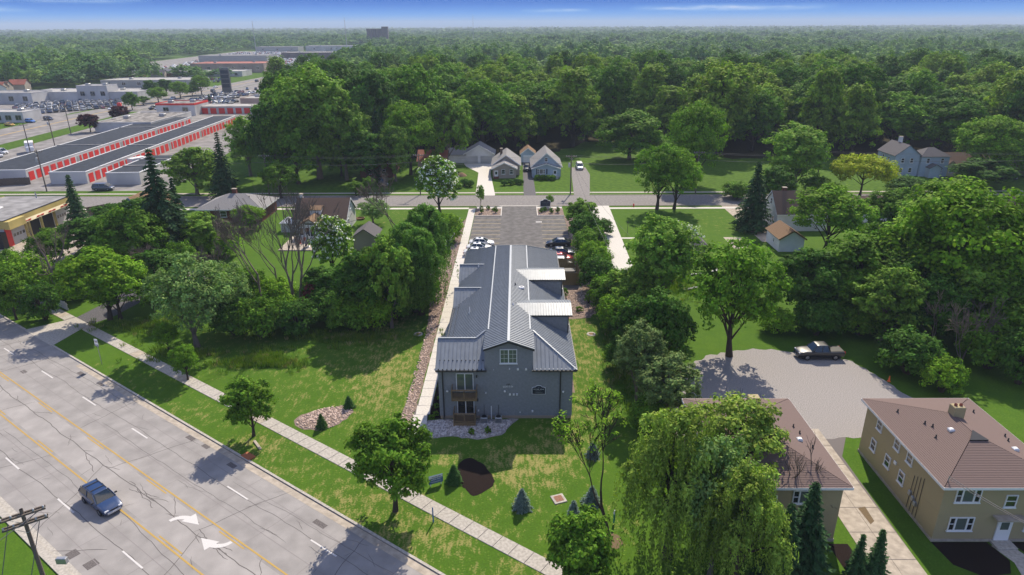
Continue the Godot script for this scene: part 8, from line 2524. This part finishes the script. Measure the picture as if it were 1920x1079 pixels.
func make_wood(rng: RandomNumberGenerator) -> void:
	var edge := PackedVector2Array([Vector2(-74, -214), Vector2(-20, -209), Vector2(0, -213), Vector2(14, -220), Vector2(24, -240), Vector2(48, -238), Vector2(66, -206), Vector2(92, -210), Vector2(134, -204), Vector2(170, -188), Vector2(250, -300), Vector2(350, -440), Vector2(-165, -440), Vector2(-112, -345), Vector2(-84, -260)])
	var floor_pts := []
	for q in edge:
		floor_pts.append(q)
	struct("forest_floor", flat(ragged(floor_pts, 4.0, 1.6), 0.004), M.forest_soil)
	var s := 15.2
	var gx := -170.0
	var count := 0
	var gz := -205.0
	var hues := noise(91, 0.012, 2)
	while gz > -440.0:
		gx = -170.0 + rng.randf() * s
		while gx < 350.0:
			var p := Vector2(gx + rng.randf_range(-4.5, 4.5), gz + rng.randf_range(-4.5, 4.5))
			if Geometry2D.is_point_in_polygon(p, edge) and absf(p.x) < -p.y * 0.80 + 12 and count < 292:
				var k := (int(floor((hues.get_noise_2d(p.x, p.y) + 0.5) * 4.0)) + rng.randi() % 4 + 70) % 7
				var v := rng.randf_range(0.76, 1.28)
				var front := p.y > -225.0
				plant("wood_%d" % k, "wood_tree", Vector3(p.x, 0, p.y), rng.randf() * TAU, Vector3(rng.randf_range(0.85, 1.38), v * (1.08 if front else 1.0), rng.randf_range(0.85, 1.38)), wood_label(k, p), "tree", "trees of the dense wood")
				count += 1
			gx += s
		gz -= s * 0.9
	# beyond: treetops past counting
	var lod := []
	for k in 3:
		var built := broadleaf({"seed": 160 + k, "h": 14, "r": 6.6, "base": 0.05, "leaf": [0.8, 1.0, 1.9][k], "clumps": [70, 46, 16][k], "per": [8, 6, 5][k], "col": Color(0.56, 0.56, 0.56), "boughs": [9, 8, 6][k], "twigs": 0, "jit": 0.25, "fluff": 1.6})
		lod.append(built[1].mesh(M.far_leaf))
	var lots := [PackedVector2Array([Vector2(-84, -160), Vector2(-84, -235), Vector2(-108, -350), Vector2(-118, -470), Vector2(-150, -560), Vector2(-172, -760), Vector2(-180, -900), Vector2(-240, -1150), Vector2(-240, -1230), Vector2(-470, -1230), Vector2(-450, -900), Vector2(-400, -640), Vector2(-235, -560), Vector2(-310, -470), Vector2(-320, -330), Vector2(-250, -160)])]
	var sets := [[430.0, 1000.0, 11.5, 0], [1000.0, 2400.0, 16.0, 1], [2400.0, 6500.0, 34.0, 2]]
	var open := noise(92, 0.011, 3)
	var species := [Color(0.060, 0.120, 0.022), Color(0.105, 0.168, 0.034), Color(0.042, 0.092, 0.026), Color(0.078, 0.142, 0.026), Color(0.088, 0.145, 0.050)]
	var tall := noise(94, 0.004, 3)
	var homes := []
	for q in sets:
		var tr := []
		var cols := []
		var z: float = -q[0] if q[3] else -160.0
		while z > -q[1]:
			var half := -z * 0.82 + 40
			var x: float = -half + rng.randf() * q[2]
			while x < half:
				var p := Vector2(x + rng.randf_range(-0.45, 0.45) * q[2], z + rng.randf_range(-0.45, 0.45) * q[2])
				var ok := not Geometry2D.is_point_in_polygon(p, lots[0])
				if ok and q[3] == 0 and (z > -430.0 and p.x > -330.0 and (Geometry2D.is_point_in_polygon(p, edge) or p.x > -215 and p.y > -430)):
					ok = false
				if ok:
					var gap := open.get_noise_2d(p.x, p.y) > (0.22 if q[3] < 2 else 0.34)
					if gap:
						if q[3] < 2 and rng.randf() < 0.34:
							homes.append(p)
					else:
						var w: float = (q[2] / 12.0) * rng.randf_range(0.75, 1.95)
						var hh: float = rng.randf_range(0.6, 1.3) * (1.0 + 0.8 * tall.get_noise_2d(p.x, p.y)) * (1.0 if q[3] < 2 else 1.1)
						tr.append(Transform3D(Basis(Vector3.UP, rng.randf() * TAU).scaled(Vector3(w, hh, w)), Vector3(p.x, 0, p.y)))
						var c: Color = species[rng.randi() % species.size()]     # each tree one leaf colour, by its kind
						cols.append((c * 1.9).linear_to_srgb())
				x += q[2]
			z -= q[2]
		var mm := MultiMesh.new()
		mm.transform_format = MultiMesh.TRANSFORM_3D
		mm.use_colors = true
		mm.mesh = lod[q[3]]
		mm.instance_count = tr.size()
		for k in tr.size():
			mm.set_instance_transform(k, tr[k])
			mm.set_instance_color(k, cols[k])
		var o := MultiMeshInstance3D.new()
		o.name = ["distant_wood", "far_wood", "horizon_wood"][q[3]]
		o.multimesh = mm
		add_child(o)
		tag(o, ["massed treetops beyond the dense wood, fading into haze", "farther massed treetops in blue haze", "treetops merging into the hazy horizon"][q[3]], "trees")
		stuff(o)
	var walls := ["white_siding", "beige_siding", "red_brick", "blue_siding"]
	var roofs := ["grey_shingle", "cocoa_shingle", "slate_shingle", "rust_roof"]
	var words := ["white", "beige", "red", "pale blue"]
	var rwords := ["grey", "brown", "slate", "rust red"]
	var n := 0
	for p in homes:
		if n >= 150 or p.y < -2000:
			continue
		var a := rng.randi() % 4
		var b := rng.randi() % 4
		var o := thing("distant_house", "%s house with %s roof glimpsed among the distant treetops" % [words[a], rwords[b]], "house", Vector3(p.x, 0, p.y), rng.randf_range(-0.3, 0.3), "distant houses among the trees")
		house(o, {"w": rng.randf_range(9, 15), "d": 9.0, "h": 4.5, "rise": 2.8, "roof": "gable_x", "wall": walls[a], "shingle": roofs[b]})
		n += 1

# ---------------------------------------------------------------- small objects of the grounds
func make_details(rng: RandomNumberGenerator) -> void:
	# vehicles
	car("moving_car", "wagon", "car_blue", Vector3(-35.95, 0.012, -47.15), atan2(RD.x, RD.z), "blue estate car with roof rails driving along the arterial road")
	car("parked_car", "sedan", "car_white", Vector3(-6.6, 0.016, -120.2), PI / 2, "white saloon car parked in the bay farthest from the apartment house")
	car("parked_car", "sedan", "car_white", Vector3(-6.9, 0.016, -117.2), PI / 2, "white saloon car parked between two white cars")
	car("parked_car", "sedan", "car_white", Vector3(-7.2, 0.016, -114.3), PI / 2, "white saloon car parked beside the end of the footpath, nearest the apartment house")
	car("parked_car", "sedan", "car_black", Vector3(7.8, 0.016, -119.9), -PI / 2, "black saloon car parked alone on the right of the car park", "car", "", "car_grey")
	car("parked_car", "sedan", "car_navy", Vector3(8.0, 0.016, -114.4), PI / 2, "dark blue saloon car parked beside the red car", "car", "", "car_grey")
	car("parked_car", "sedan", "car_red", Vector3(7.6, 0.016, -111.2), PI / 2, "red saloon car parked beside the timber bin enclosure")
	car("parked_car", "suv", "car_silver", Vector3(7.6, 0.016, -108.3), PI / 2, "silver car parked between the red car and the timber bin enclosure")
	car("pickup_truck", "pickup", "car_black", Vector3(37.3, 0.014, -74.6), -PI / 2, "black pickup truck parked at the far edge of the gravel yard", "pickup")
	car("parked_car", "suv", "car_black", Vector3(3.0, 0.016, -190), 0.0, "black car parked in the drive between the two bungalows")
	car("parked_van", "van", "car_white", Vector3(18.0, 0.016, -192), 0.0, "white van parked at the end of the drive by the big lawn", "van")
	car("parked_car", "suv", "car_grey", Vector3(-34.5, 0.01, -171.5), 0.4, "dark grey car parked under the trees across the street")
	car("parked_car", "sedan", "car_black", Vector3(129, 0.01, -176), 0.9, "black car parked beside the beige house at the far right")
	# bin enclosure
	plank_fence("timber_fence", Vector3(7.0, 0, -99.4), Vector3(10.0, 0, -99.4), 2.1, "fence_wood", "timber bin enclosure front of upright boards beside the rock bed")
	plank_fence("timber_fence", Vector3(10.0, 0, -99.4), Vector3(9.9, 0, -106.4), 2.1, "fence_wood", "timber bin enclosure side of upright boards along the rock border")
	plank_fence("timber_fence", Vector3(7.0, 0, -106.4), Vector3(9.8, 0, -106.4), 2.1, "fence_wood", "timber bin enclosure back of upright boards next to the parked cars")
	var bin := thing("rubbish_skip", "dark rubbish skip inside the timber bin enclosure", "skip", Vector3(8.4, 0.016, -102.6))
	var bb := MB.new()
	bb.bbox(Vector3(0, 0.75, 0), Vector3(2.0, 1.3, 1.5), 0.05)
	put("body", bb, M.car_grey, bin)
	var bl := MB.new()
	bl.bbox(Vector3(0, 1.43, 0), Vector3(2.1, 0.08, 1.6), 0.03)
	put("lid", bl, M.black, bin)
	# fences
	plank_fence("white_fence", Vector3(-14.3, 0, -103.5), Vector3(-11.7, 0, -134.0), 1.7, "pale_wall", "white board fence behind the rock strip, half covered by the willow", 0.2)
	plank_fence("picket_fence", Vector3(-80.0, 0, -99.8), Vector3(-65.4, 0, -89.6), 1.2, "pale_wall", "white picket fence beside the pavement at the left", 0.16)
	plank_fence("timber_fence", Vector3(-94.0, 0, -142.3), Vector3(-90.8, 0, -146.0), 1.9, "old_wood", "weathered brown board fence beside the yellow workshop")
	plank_fence("timber_fence", Vector3(-150, 0, -168.5), Vector3(-128, 0, -174), 1.9, "old_wood", "long brown board fence at the storage yard corner")
	# signs
	var sg := sign_board("route_sign", Vector3(-50.9, 0, -72.9), -0.35, 0.6, 0.5, 2.45, "steel", "white_trim", "route sign post with the numbers 20 and 324", 1)
	letters(sg, "324", Transform3D(Basis(), Vector3(0, 2.58, 0.026)), 0.27, M.black)
	var s2 := MB.new()
	s2.cbox(Vector3(0, 3.22, 0), Vector3(0.52, 0.44, 0.04))
	put("board", s2, M.white_trim, sg)
	letters(sg, "20", Transform3D(Basis(), Vector3(0, 3.10, 0.026)), 0.25, M.black)
	sg = sign_board("notice_sign", Vector3(-74.8, 0, -92.8), -0.35, 0.95, 0.75, 1.1, "steel", "white_siding", "white notice sign with three dark lines beside the pavement")
	for k in 3:
		marks(sg, Vector3(0, 1.68 - k * 0.2, 0.025), 0.7, 0.1, 7, M.navy, 20 + k)
	sg = sign_board("yard_sign", Vector3(-7.3, 0, -49.7), 0.42, 1.3, 0.85, 0.25, "white_trim", "sign_blue", "blue and white yard sign on the grass behind the street maple")
	var top := MB.new()
	top.box(-0.63, 0.63, 0.82, 1.08, 0.021, 0.03)
	put("white_band", top, M.white_trim, sg)
	marks(sg, Vector3(0, 0.94, 0.03), 1.0, 0.12, 9, M.navy, 24)
	marks(sg, Vector3(0, 0.68, 0.025), 1.05, 0.12, 10, M.white_trim, 25)
	marks(sg, Vector3(0, 0.45, 0.025), 1.05, 0.10, 11, M.white_trim, 26)
	var ms := thing("entrance_sign", "navy entrance sign with arched head on two posts at the car park", "sign", Vector3(6.4, 0, -146.6))
	for x in [-1.1, 1.1]:
		var p := MB.new()
		p.cbox(Vector3(x, 0.9, -0.06), Vector3(0.12, 1.8, 0.12))
		put("post", p, M.white_trim, ms)
	var f := put("board", plaque(2.3, 1.7, 0.1), M.white_trim, ms)
	f.position = Vector3(0, 1.55, 0)
	var f2 := put("face", plaque(2.16, 1.56, 0.04), M.navy, f)
	f2.position = Vector3(0, 0, 0.085)
	marks(f, Vector3(0, 0.12, 0.13), 1.7, 0.14, 12, M.roof_flashing, 27)
	marks(f, Vector3(0, -0.3, 0.13), 1.4, 0.12, 10, M.roof_flashing, 28)
	var lb := MB.new()
	lb.box(-0.95, 0.95, 0.25, 0.7, -0.02, 0.04)
	put("lower_board", lb, M.car_silver, ms)
	# drain, manholes, posts
	var dg := thing("drain_grate", "square concrete drain with rusty grate in the front lawn", "drain", Vector3(3.6, 0, -47.8), 0.35)
	var dm := MB.new()
	dm.bbox(Vector3(0, 0.03, 0), Vector3(1.15, 0.1, 1.15), 0.02)
	put("frame", dm, M.walk_concrete, dg)
	for k in 6:
		var b := MB.new()
		b.box(-0.36, 0.36, 0.08, 0.10, -0.36 + k * 0.13, -0.29 + k * 0.13)
		put("bar", b, M.rust_grate, dg)
	for q in [[-13.2, -81.4, "concrete manhole lid in the thin lawn left of the footpath"], [9.9, -81.3, "concrete manhole lid in the grass strip right of the apartment house"]]:
		var mh := thing("manhole", q[2], "manhole", Vector3(q[0], 0, q[1]))
		var mm := MB.new()
		mm.lathe(Vector3.ZERO, [[0.62, 0.0], [0.60, 0.06], [0.42, 0.07], [0.0, 0.07]], 14)
		put("collar", mm, M.walk_concrete, mh)
		var ml := MB.new()
		ml.lathe(Vector3.ZERO, [[0.34, 0.072], [0.32, 0.085], [0.0, 0.085]], 14)
		put("lid", ml, M.tan_shingle, mh)
	var gp := thing("utility_pedestal", "green utility marker post with white cap beside the bark ring", "post", Vector3(8.0, 0, -44.8))
	var g1 := MB.new()
	g1.lathe(Vector3.ZERO, [[0.09, 0.0], [0.09, 0.95], [0.0, 0.95]], 9)
	put("post", g1, M.green_plastic, gp)
	var g2 := MB.new()
	g2.lathe(Vector3(0, 0.95, 0), [[0.10, 0.0], [0.10, 0.28], [0.05, 0.34], [0.0, 0.35]], 9)
	put("cap", g2, M.white_trim, gp)
	var bp := MB.new()
	bp.bbox(Vector3(0, 0.75, 0), Vector3(0.1, 1.5, 0.05), 0.02)
	var bpn := single("marker_post", bp, M.marker_blue, "slim blue utility marker post on the verge beside the pavement", "post")
	bpn.position = Vector3(-7.0, 0, -44.9)
	var hy := thing("fire_hydrant", "red fire hydrant on the verge of the side street", "hydrant", Vector3(26.5, 0, -148.6))
	var hm := MB.new()
	hm.lathe(Vector3.ZERO, [[0.18, 0.0], [0.12, 0.1], [0.12, 0.55], [0.15, 0.6], [0.08, 0.75], [0.0, 0.78]], 9)
	put("barrel", hm, M.paint_red, hy)
	var hn := MB.new()
	hn.box(-0.22, 0.22, 0.38, 0.5, -0.06, 0.06)
	put("nozzle", hn, M.paint_red, hy)
	for q in [[21.9, -128.0, 2.0, "slender dark lamp post on the lawn beside the concrete drive"]]:
		var lp := thing("lamp_post", q[3], "lamp post", Vector3(q[0], 0, q[1]))
		var l1 := MB.new()
		l1.lathe(Vector3.ZERO, [[0.06, 0.0], [0.04, 0.1], [0.04, q[2]], [0.0, q[2]]], 7)
		put("post", l1, M.dark_trim, lp)
		var l2 := MB.new()
		l2.lathe(Vector3(0, q[2], 0), [[0.05, 0.0], [0.12, 0.08], [0.1, 0.32], [0.02, 0.42], [0.0, 0.42]], 8)
		put("lantern", l2, M.dark_trim, lp)
	var cn := MB.new()
	cn.lathe(Vector3.ZERO, [[0.2, 0.0], [0.2, 0.03], [0.13, 0.04], [0.03, 0.7], [0.0, 0.7]], 10)
	single("traffic_cone", cn, M.orange, "orange traffic cone on the grass edge right of the gravel yard", "cone").position = Vector3(42.9, 0, -68.5)
	# storm inlet and litter by the kerb
	var si := MB.new()
	si.bbox(Vector3(0, 0.06, 0), Vector3(1.3, 0.14, 0.8), 0.02)
	var sin_ := single("storm_inlet", si, M.rust_grate, "rusty storm inlet cover behind the kerb near the small maple", "drain")
	sin_.position = rp(-52.4, 28.95)
	sin_.rotation.y = -atan2(RD.z, RD.x)
	var pk := MB.new()
	pk.box(-0.9, 0.9, 0.0, 0.12, -0.12, 0.12)
	var pkn := single("timber_offcut", pk, M.drive_concrete, "pale timber offcut lying on the verge grass", "timber")
	pkn.position = rp(-53.3, 30.6)
	pkn.rotation.y = -0.9
	# stacked logs, pallets in the garden right of the concrete drive
	for q in [[27.0, -97.5, 0.5], [29.5, -104, 0.2], [33.5, -106.5, 1.2]]:
		var pb := thing("board_pile", "pile of pale boards lying in the rough grass of the garden", "boards", Vector3(q[0], 0, q[1]), q[2], "board piles in the garden")
		for k in 5:
			var m := MB.new()
			m.box(-1.3, 1.3, 0.02 + k * 0.05, 0.06 + k * 0.05, -0.5 + k * 0.17 - 0.08, -0.5 + k * 0.17 + 0.08)
			put("board", m, M.pale_roof, pb)
	# trampoline
	var tr := thing("trampoline", "round dark trampoline on the grass behind the gnarled dead tree", "trampoline", Vector3(-74.0, 0, -104.5))
	var t1 := MB.new()
	t1.lathe(Vector3.ZERO, [[0.0, 0.7], [1.6, 0.7], [2.0, 0.74], [2.0, 0.68]], 20)
	put("mat", t1, M.car_navy, tr)
	for k in 6:
		var a := TAU * k / 6
		var lg := MB.new()
		lg.tube([Vector3(cos(a) * 1.95, 0, sin(a) * 1.95), Vector3(cos(a) * 1.95, 2.2, sin(a) * 1.95)], [0.03, 0.03], 5)
		put("leg", lg, M.steel, tr)
	# a red play set and a heap of mulch by the white drive
	var hp := MB.new()
	hp.lathe(Vector3.ZERO, [[1.6, 0.0], [1.2, 0.4], [0.5, 0.8], [0.0, 0.9]], 12)
	single("mulch_heap", hp, M.tan_shingle, "heap of reddish mulch beside the white drive", "heap").position = Vector3(-15.2, 0, -183)
	# poles and wires
	utility_pole(Vector3(13.1, 0, -160.9), 9.6, 0.0, "utility pole with transformer at the drive of the blue bungalow", [9.2], "transformer")
	utility_pole(Vector3(43.5, 0, -160.9), 10.5, 0.0, "utility pole across the street from the pair of leaning trees", [10.0])
	utility_pole(Vector3(72.5, 0, -160.9), 10.5, 0.0, "utility pole standing by the yellow-green locust tree", [10.0])
	utility_pole(Vector3(-60.5, 0, -160.9), 10.0, 0.0, "utility pole across the street from the ranch house", [9.6])
	utility_pole(Vector3(-23.5, 0, -160.9), 10.0, 0.0, "utility pole behind the flowering tree", [9.6])
	utility_pole(Vector3(-118.3, 0, -165.6), 10.5, 0.0, "utility pole before the storage rows", [10.0], "transformer")
	utility_pole(Vector3(-156.8, 0, -229), 11.0, 0.2, "utility pole with transformer beside the boulevard near the box truck", [10.5], "transformer")
	utility_pole(Vector3(-172.0, 0, -262), 11.0, 0.2, "utility pole beside the purple-leaved trees", [10.5])
	utility_pole(Vector3(-152.0, 0, -210), 11.0, 0.2, "utility pole beside the white box truck", [10.5])
	for q in [[-32.0, -34.9]]:
		utility_pole(Vector3(q[0], 0, q[1]), 9.6, 0.62, "weathered utility pole with double crossarm at the corner of the arterial road", [9.2, 8.5])
	var bx := MB.new()
	bx.bbox(Vector3(0, 1.9, 0), Vector3(0.75, 0.5, 0.3), 0.04)
	var bxn := single("cable_cabinet", bx, M.steel, "grey cable cabinet fixed beside the corner utility pole", "cabinet")
	bxn.position = Vector3(-33.6, 0, -38.6)
	var H1 := [Vector3(-156, 9.4, -160.9), Vector3(-60.5, 9.7, -160.9), Vector3(-23.5, 9.7, -160.9), Vector3(13.1, 9.3, -160.9), Vector3(43.5, 10.1, -160.9), Vector3(72.5, 10.1, -160.9), Vector3(140, 10, -160.9)]
	for k in H1.size() - 1:
		for x in [-0.9, 0.9]:
			wire(H1[k] + Vector3(0, 0, x), H1[k + 1] + Vector3(0, 0, x), 0.7, "thin overhead wire strung along the side street")
		wire(H1[k] - Vector3(0, 1.6, 0), H1[k + 1] - Vector3(0, 1.6, 0), 0.8, "lower thick cable strung along the side street", 0.03)
	wire(Vector3(13.1, 9.2, -160.9), Vector3(14.5, 6.0, -96), 1.5, "service wire crossing the side street towards the hedgerow", 0.025)
	wire(Vector3(13.3, 8.0, -160.9), Vector3(19.0, 5.5, -108), 1.2, "service wire crossing the side street towards the concrete drive", 0.025)
	wire(Vector3(-32.9, 9.1, -34.2), Vector3(-46, 9.2, -14), 0.5, "wire leaving the corner utility pole", 0.03)
	wire(Vector3(-31.2, 9.1, -35.6), Vector3(-40, 8.0, -14), 0.5, "second wire leaving the corner utility pole", 0.03)
	wire(Vector3(-32.6, 8.9, -34.3), Vector3(-33.0, 1.5, -30.5), 0.05, "pale guy wire slanting down from the corner utility pole", 0.03)
	wire(Vector3(-31.3, 8.4, -35.2), Vector3(-32.0, 0.5, -31.0), 0.05, "second pale guy wire slanting down from the corner utility pole", 0.03)
	wire(Vector3(33.0, 6.2, -42.8), Vector3(34.2, 9.4, -30), 0.25, "service cable dropping to the mast of the right brick block", 0.03)
	wire(Vector3(33.0, 6.0, -42.8), Vector3(35.0, 9.0, -30), 0.3, "second service cable dropping to the mast of the right brick block", 0.025)
	# rough reedy grass in the low corner of the left lawn
	var tuft := MB.new()
	tuft.coloured = true
	for k in 14:
		var a := rng.randf() * TAU
		var b := Vector3(cos(a), 0, sin(a)) * rng.randf_range(0.02, 0.25)
		leaf(tuft, b * 1.3 + Vector3(0, 0.28, 0), Vector3(cos(a + 1.5), 0.15, sin(a + 1.5)).normalized(), (Vector3.UP + b * 1.5).normalized(), 0.32, 0.10, Color(0.66, 0.66, 0.66))
	var mm2 := MultiMesh.new()
	mm2.transform_format = MultiMesh.TRANSFORM_3D
	mm2.use_colors = true
	mm2.mesh = tuft.mesh(M.leaf)
	var tr2 := []
	for q in [[-31.5, -73.5, 4.0, 1.8, 1000], [-42, -75.5, 5, 1.6, 350], [-22, -80, 8, 2, 400], [-52, -84, 5, 3, 400], [12.5, -75, 1.4, 14, 600], [24, -100, 5, 7, 600]]:
		for k in q[4]:
			var a := rng.randf() * TAU
			var rr := absf(rng.randfn(0.0, 0.62)) * (1.0 + 0.45 * sin(a * 3.0 + q[0]))
			var sc := rng.randf_range(0.5, 1.25)
			tr2.append([Transform3D(Basis(Vector3.UP, rng.randf() * TAU).scaled(Vector3(sc, sc * rng.randf_range(0.7, 1.3), sc)), Vector3(q[0] + cos(a) * q[2] * rr, 0, q[1] + sin(a) * q[3] * rr)), rng.randf()])
	mm2.instance_count = tr2.size()
	for k in tr2.size():
		mm2.set_instance_transform(k, tr2[k][0])
		var v: float = tr2[k][1]
		mm2.set_instance_color(k, (Color(0.09, 0.18, 0.02).lerp(Color(0.20, 0.27, 0.04), v) if v < 0.93 else Color(0.36, 0.30, 0.15)).linear_to_srgb())
	var to := MultiMeshInstance3D.new()
	to.name = "rough_grass"
	to.multimesh = mm2
	add_child(to)
	tag(to, "rough tall grass and reeds at the edges of the lawns", "grass")
	stuff(to)

# ---------------------------------------------------------------- sky
func make_sky() -> Sky:
	var w := 4096
	var h := 2048
	var img := Image.create(w, h, false, Image.FORMAT_RGB8)
	var stops := [[-90.0, Color8(100, 130, 155)], [-0.5, Color8(120, 152, 178)], [0.25, Color8(112, 160, 206)], [0.8, Color8(70, 136, 206)], [1.6, Color8(38, 100, 182)], [3.0, Color8(32, 92, 174)], [12.0, Color8(40, 92, 162)], [40.0, Color8(44, 96, 166)], [90.0, Color8(40, 88, 158)]]
	var at := func(e: float) -> Color:
		for k in stops.size() - 1:
			if e <= stops[k + 1][0]:
				return stops[k][1].lerp(stops[k + 1][1], clampf((e - stops[k][0]) / (stops[k + 1][0] - stops[k][0]), 0, 1))
		return stops[stops.size() - 1][1]
	for j in h:
		img.fill_rect(Rect2i(0, j, w, 1), at.call(90.0 - (j + 0.5) / h * 180.0))
	# long streaks of thin cloud: [bearing, height, half length, half thickness] in degrees, then a veil of the same cirrus above
	var n1 := noise(81, 0.010, 4)
	var n2 := noise(82, 0.004, 3)
	var streaks := [[-27.5, 2.12, 9.5, 0.20], [-24.0, 1.92, 5.0, 0.07], [-35.5, 1.75, 3.0, 0.06], [31.5, 1.88, 6.5, 0.16], [34.0, 1.30, 2.4, 0.06], [28.0, 1.62, 3.0, 0.06], [11.0, 0.62, 2.0, 0.04], [-18.0, 0.75, 4.0, 0.04], [14.0, 2.6, 8.0, 0.15]]
	var rng := RandomNumberGenerator.new()
	rng.seed = 8
	for k in 26:
		streaks.append([rng.randf_range(45, 315), rng.randf_range(0.7, 3.0), rng.randf_range(2.5, 9.0), rng.randf_range(0.05, 0.2)])
	for j in range(0, h / 2 - 2):
		var e := 90.0 - (j + 0.5) / h * 180.0
		if e > 88.0 or e < 0.4:
			continue
		var base: Color = at.call(e)
		var near := []
		for q in streaks:
			if absf(e - q[1]) < q[3] * 3.0:
				near.append(q)
		if e < 3.0 and near.is_empty():
			continue
		var step := 1 if e < 12.0 else 2
		for i in range(0, w, step):
			var a := TAU * i / w
			var c := 0.0
			var p := Vector3(cos(a) * 300.0, log(e + 0.6) * 330.0, sin(a) * 300.0)
			if e >= 3.0:
				var v := n1.get_noise_3d(p.x * 0.7, p.y * 0.55, p.z * 0.7) + 0.75 * n2.get_noise_3d(p.x, p.y * 0.3, p.z)
				c = clampf((v - lerpf(0.14, -0.10, clampf((e - 3.0) / 12.0, 0.0, 1.0))) * 2.6, 0.0, 0.92)
			for q in near:
				var d: float = wrapf(rad_to_deg(a) - 180.0 - q[0], -180.0, 180.0) / q[2]
				if absf(d) < 1.0:
					var lift: float = 0.5 * n1.get_noise_3d(p.x * 2.0, q[1] * 50.0, p.z * 2.0)
					c = maxf(c, 0.9 * (1.0 - d * d) * exp(-pow((e - q[1]) / q[3] - lift, 2.0)) * clampf(0.7 + 1.2 * n1.get_noise_3d(p.x * 4.0, p.y * 3.0, p.z * 4.0), 0.0, 1.0))
			if c > 0.01:
				for q in step:
					img.set_pixel(mini(i + q, w - 1), j, base.lerp(Color8(236, 224, 226), c))
	var m := PanoramaSkyMaterial.new()
	m.panorama = ImageTexture.create_from_image(img)
	var s := Sky.new()
	s.sky_material = m
	return s

func _ready() -> void:
	# ---- camera: a drone 38.5 m up, looking down 21.35 degrees
	var cam := Camera3D.new()
	cam.name = "camera"
	add_child(cam)
	cam.position = Vector3(0, 38.5, 0)
	cam.rotation_order = EULER_ORDER_YXZ
	cam.rotation_degrees = Vector3(-21.349, 0.45, -0.3)
	cam.fov = 46.36
	cam.near = 0.5
	cam.far = 12000
	cam.current = true
	# ---- sky, exposure, haze
	var env := Environment.new()
	env.background_mode = Environment.BG_SKY
	env.sky = make_sky()
	env.background_energy_multiplier = 1.0
	env.ambient_light_source = Environment.AMBIENT_SOURCE_SKY
	env.tonemap_mode = Environment.TONE_MAPPER_LINEAR
	env.tonemap_exposure = 1.52
	env.sdfgi_enabled = true
	env.ssao_enabled = true
	env.ssil_enabled = true
	env.fog_enabled = true
	env.fog_density = 0.00019
	env.fog_light_color = lin(0.64, 0.76, 0.92)
	var we := WorldEnvironment.new()
	we.environment = env
	add_child(we)
	# ---- sun
	var sun := DirectionalLight3D.new()
	sun.name = "sun"
	add_child(sun)
	sun.light_energy = 1.45
	sun.light_color = Color(1.0, 0.95, 0.87)
	sun.light_angular_distance = 0.53
	sun.shadow_enabled = true
	sun.rotation_degrees = Vector3(-SUN_ELEV, 180.0 - SUN_TURN, 0)
	make_materials()
	var fl := leafy("far_leaf", 0.5)
	make_ground()
	make_apartment_house()
	make_brick_blocks()
	make_houses()
	make_workshop()
	var rng := RandomNumberGenerator.new()
	rng.seed = 2024
	make_commercial(rng)
	make_sorts()
	plant_all(rng)
	make_wood(rng)
	make_details(rng)
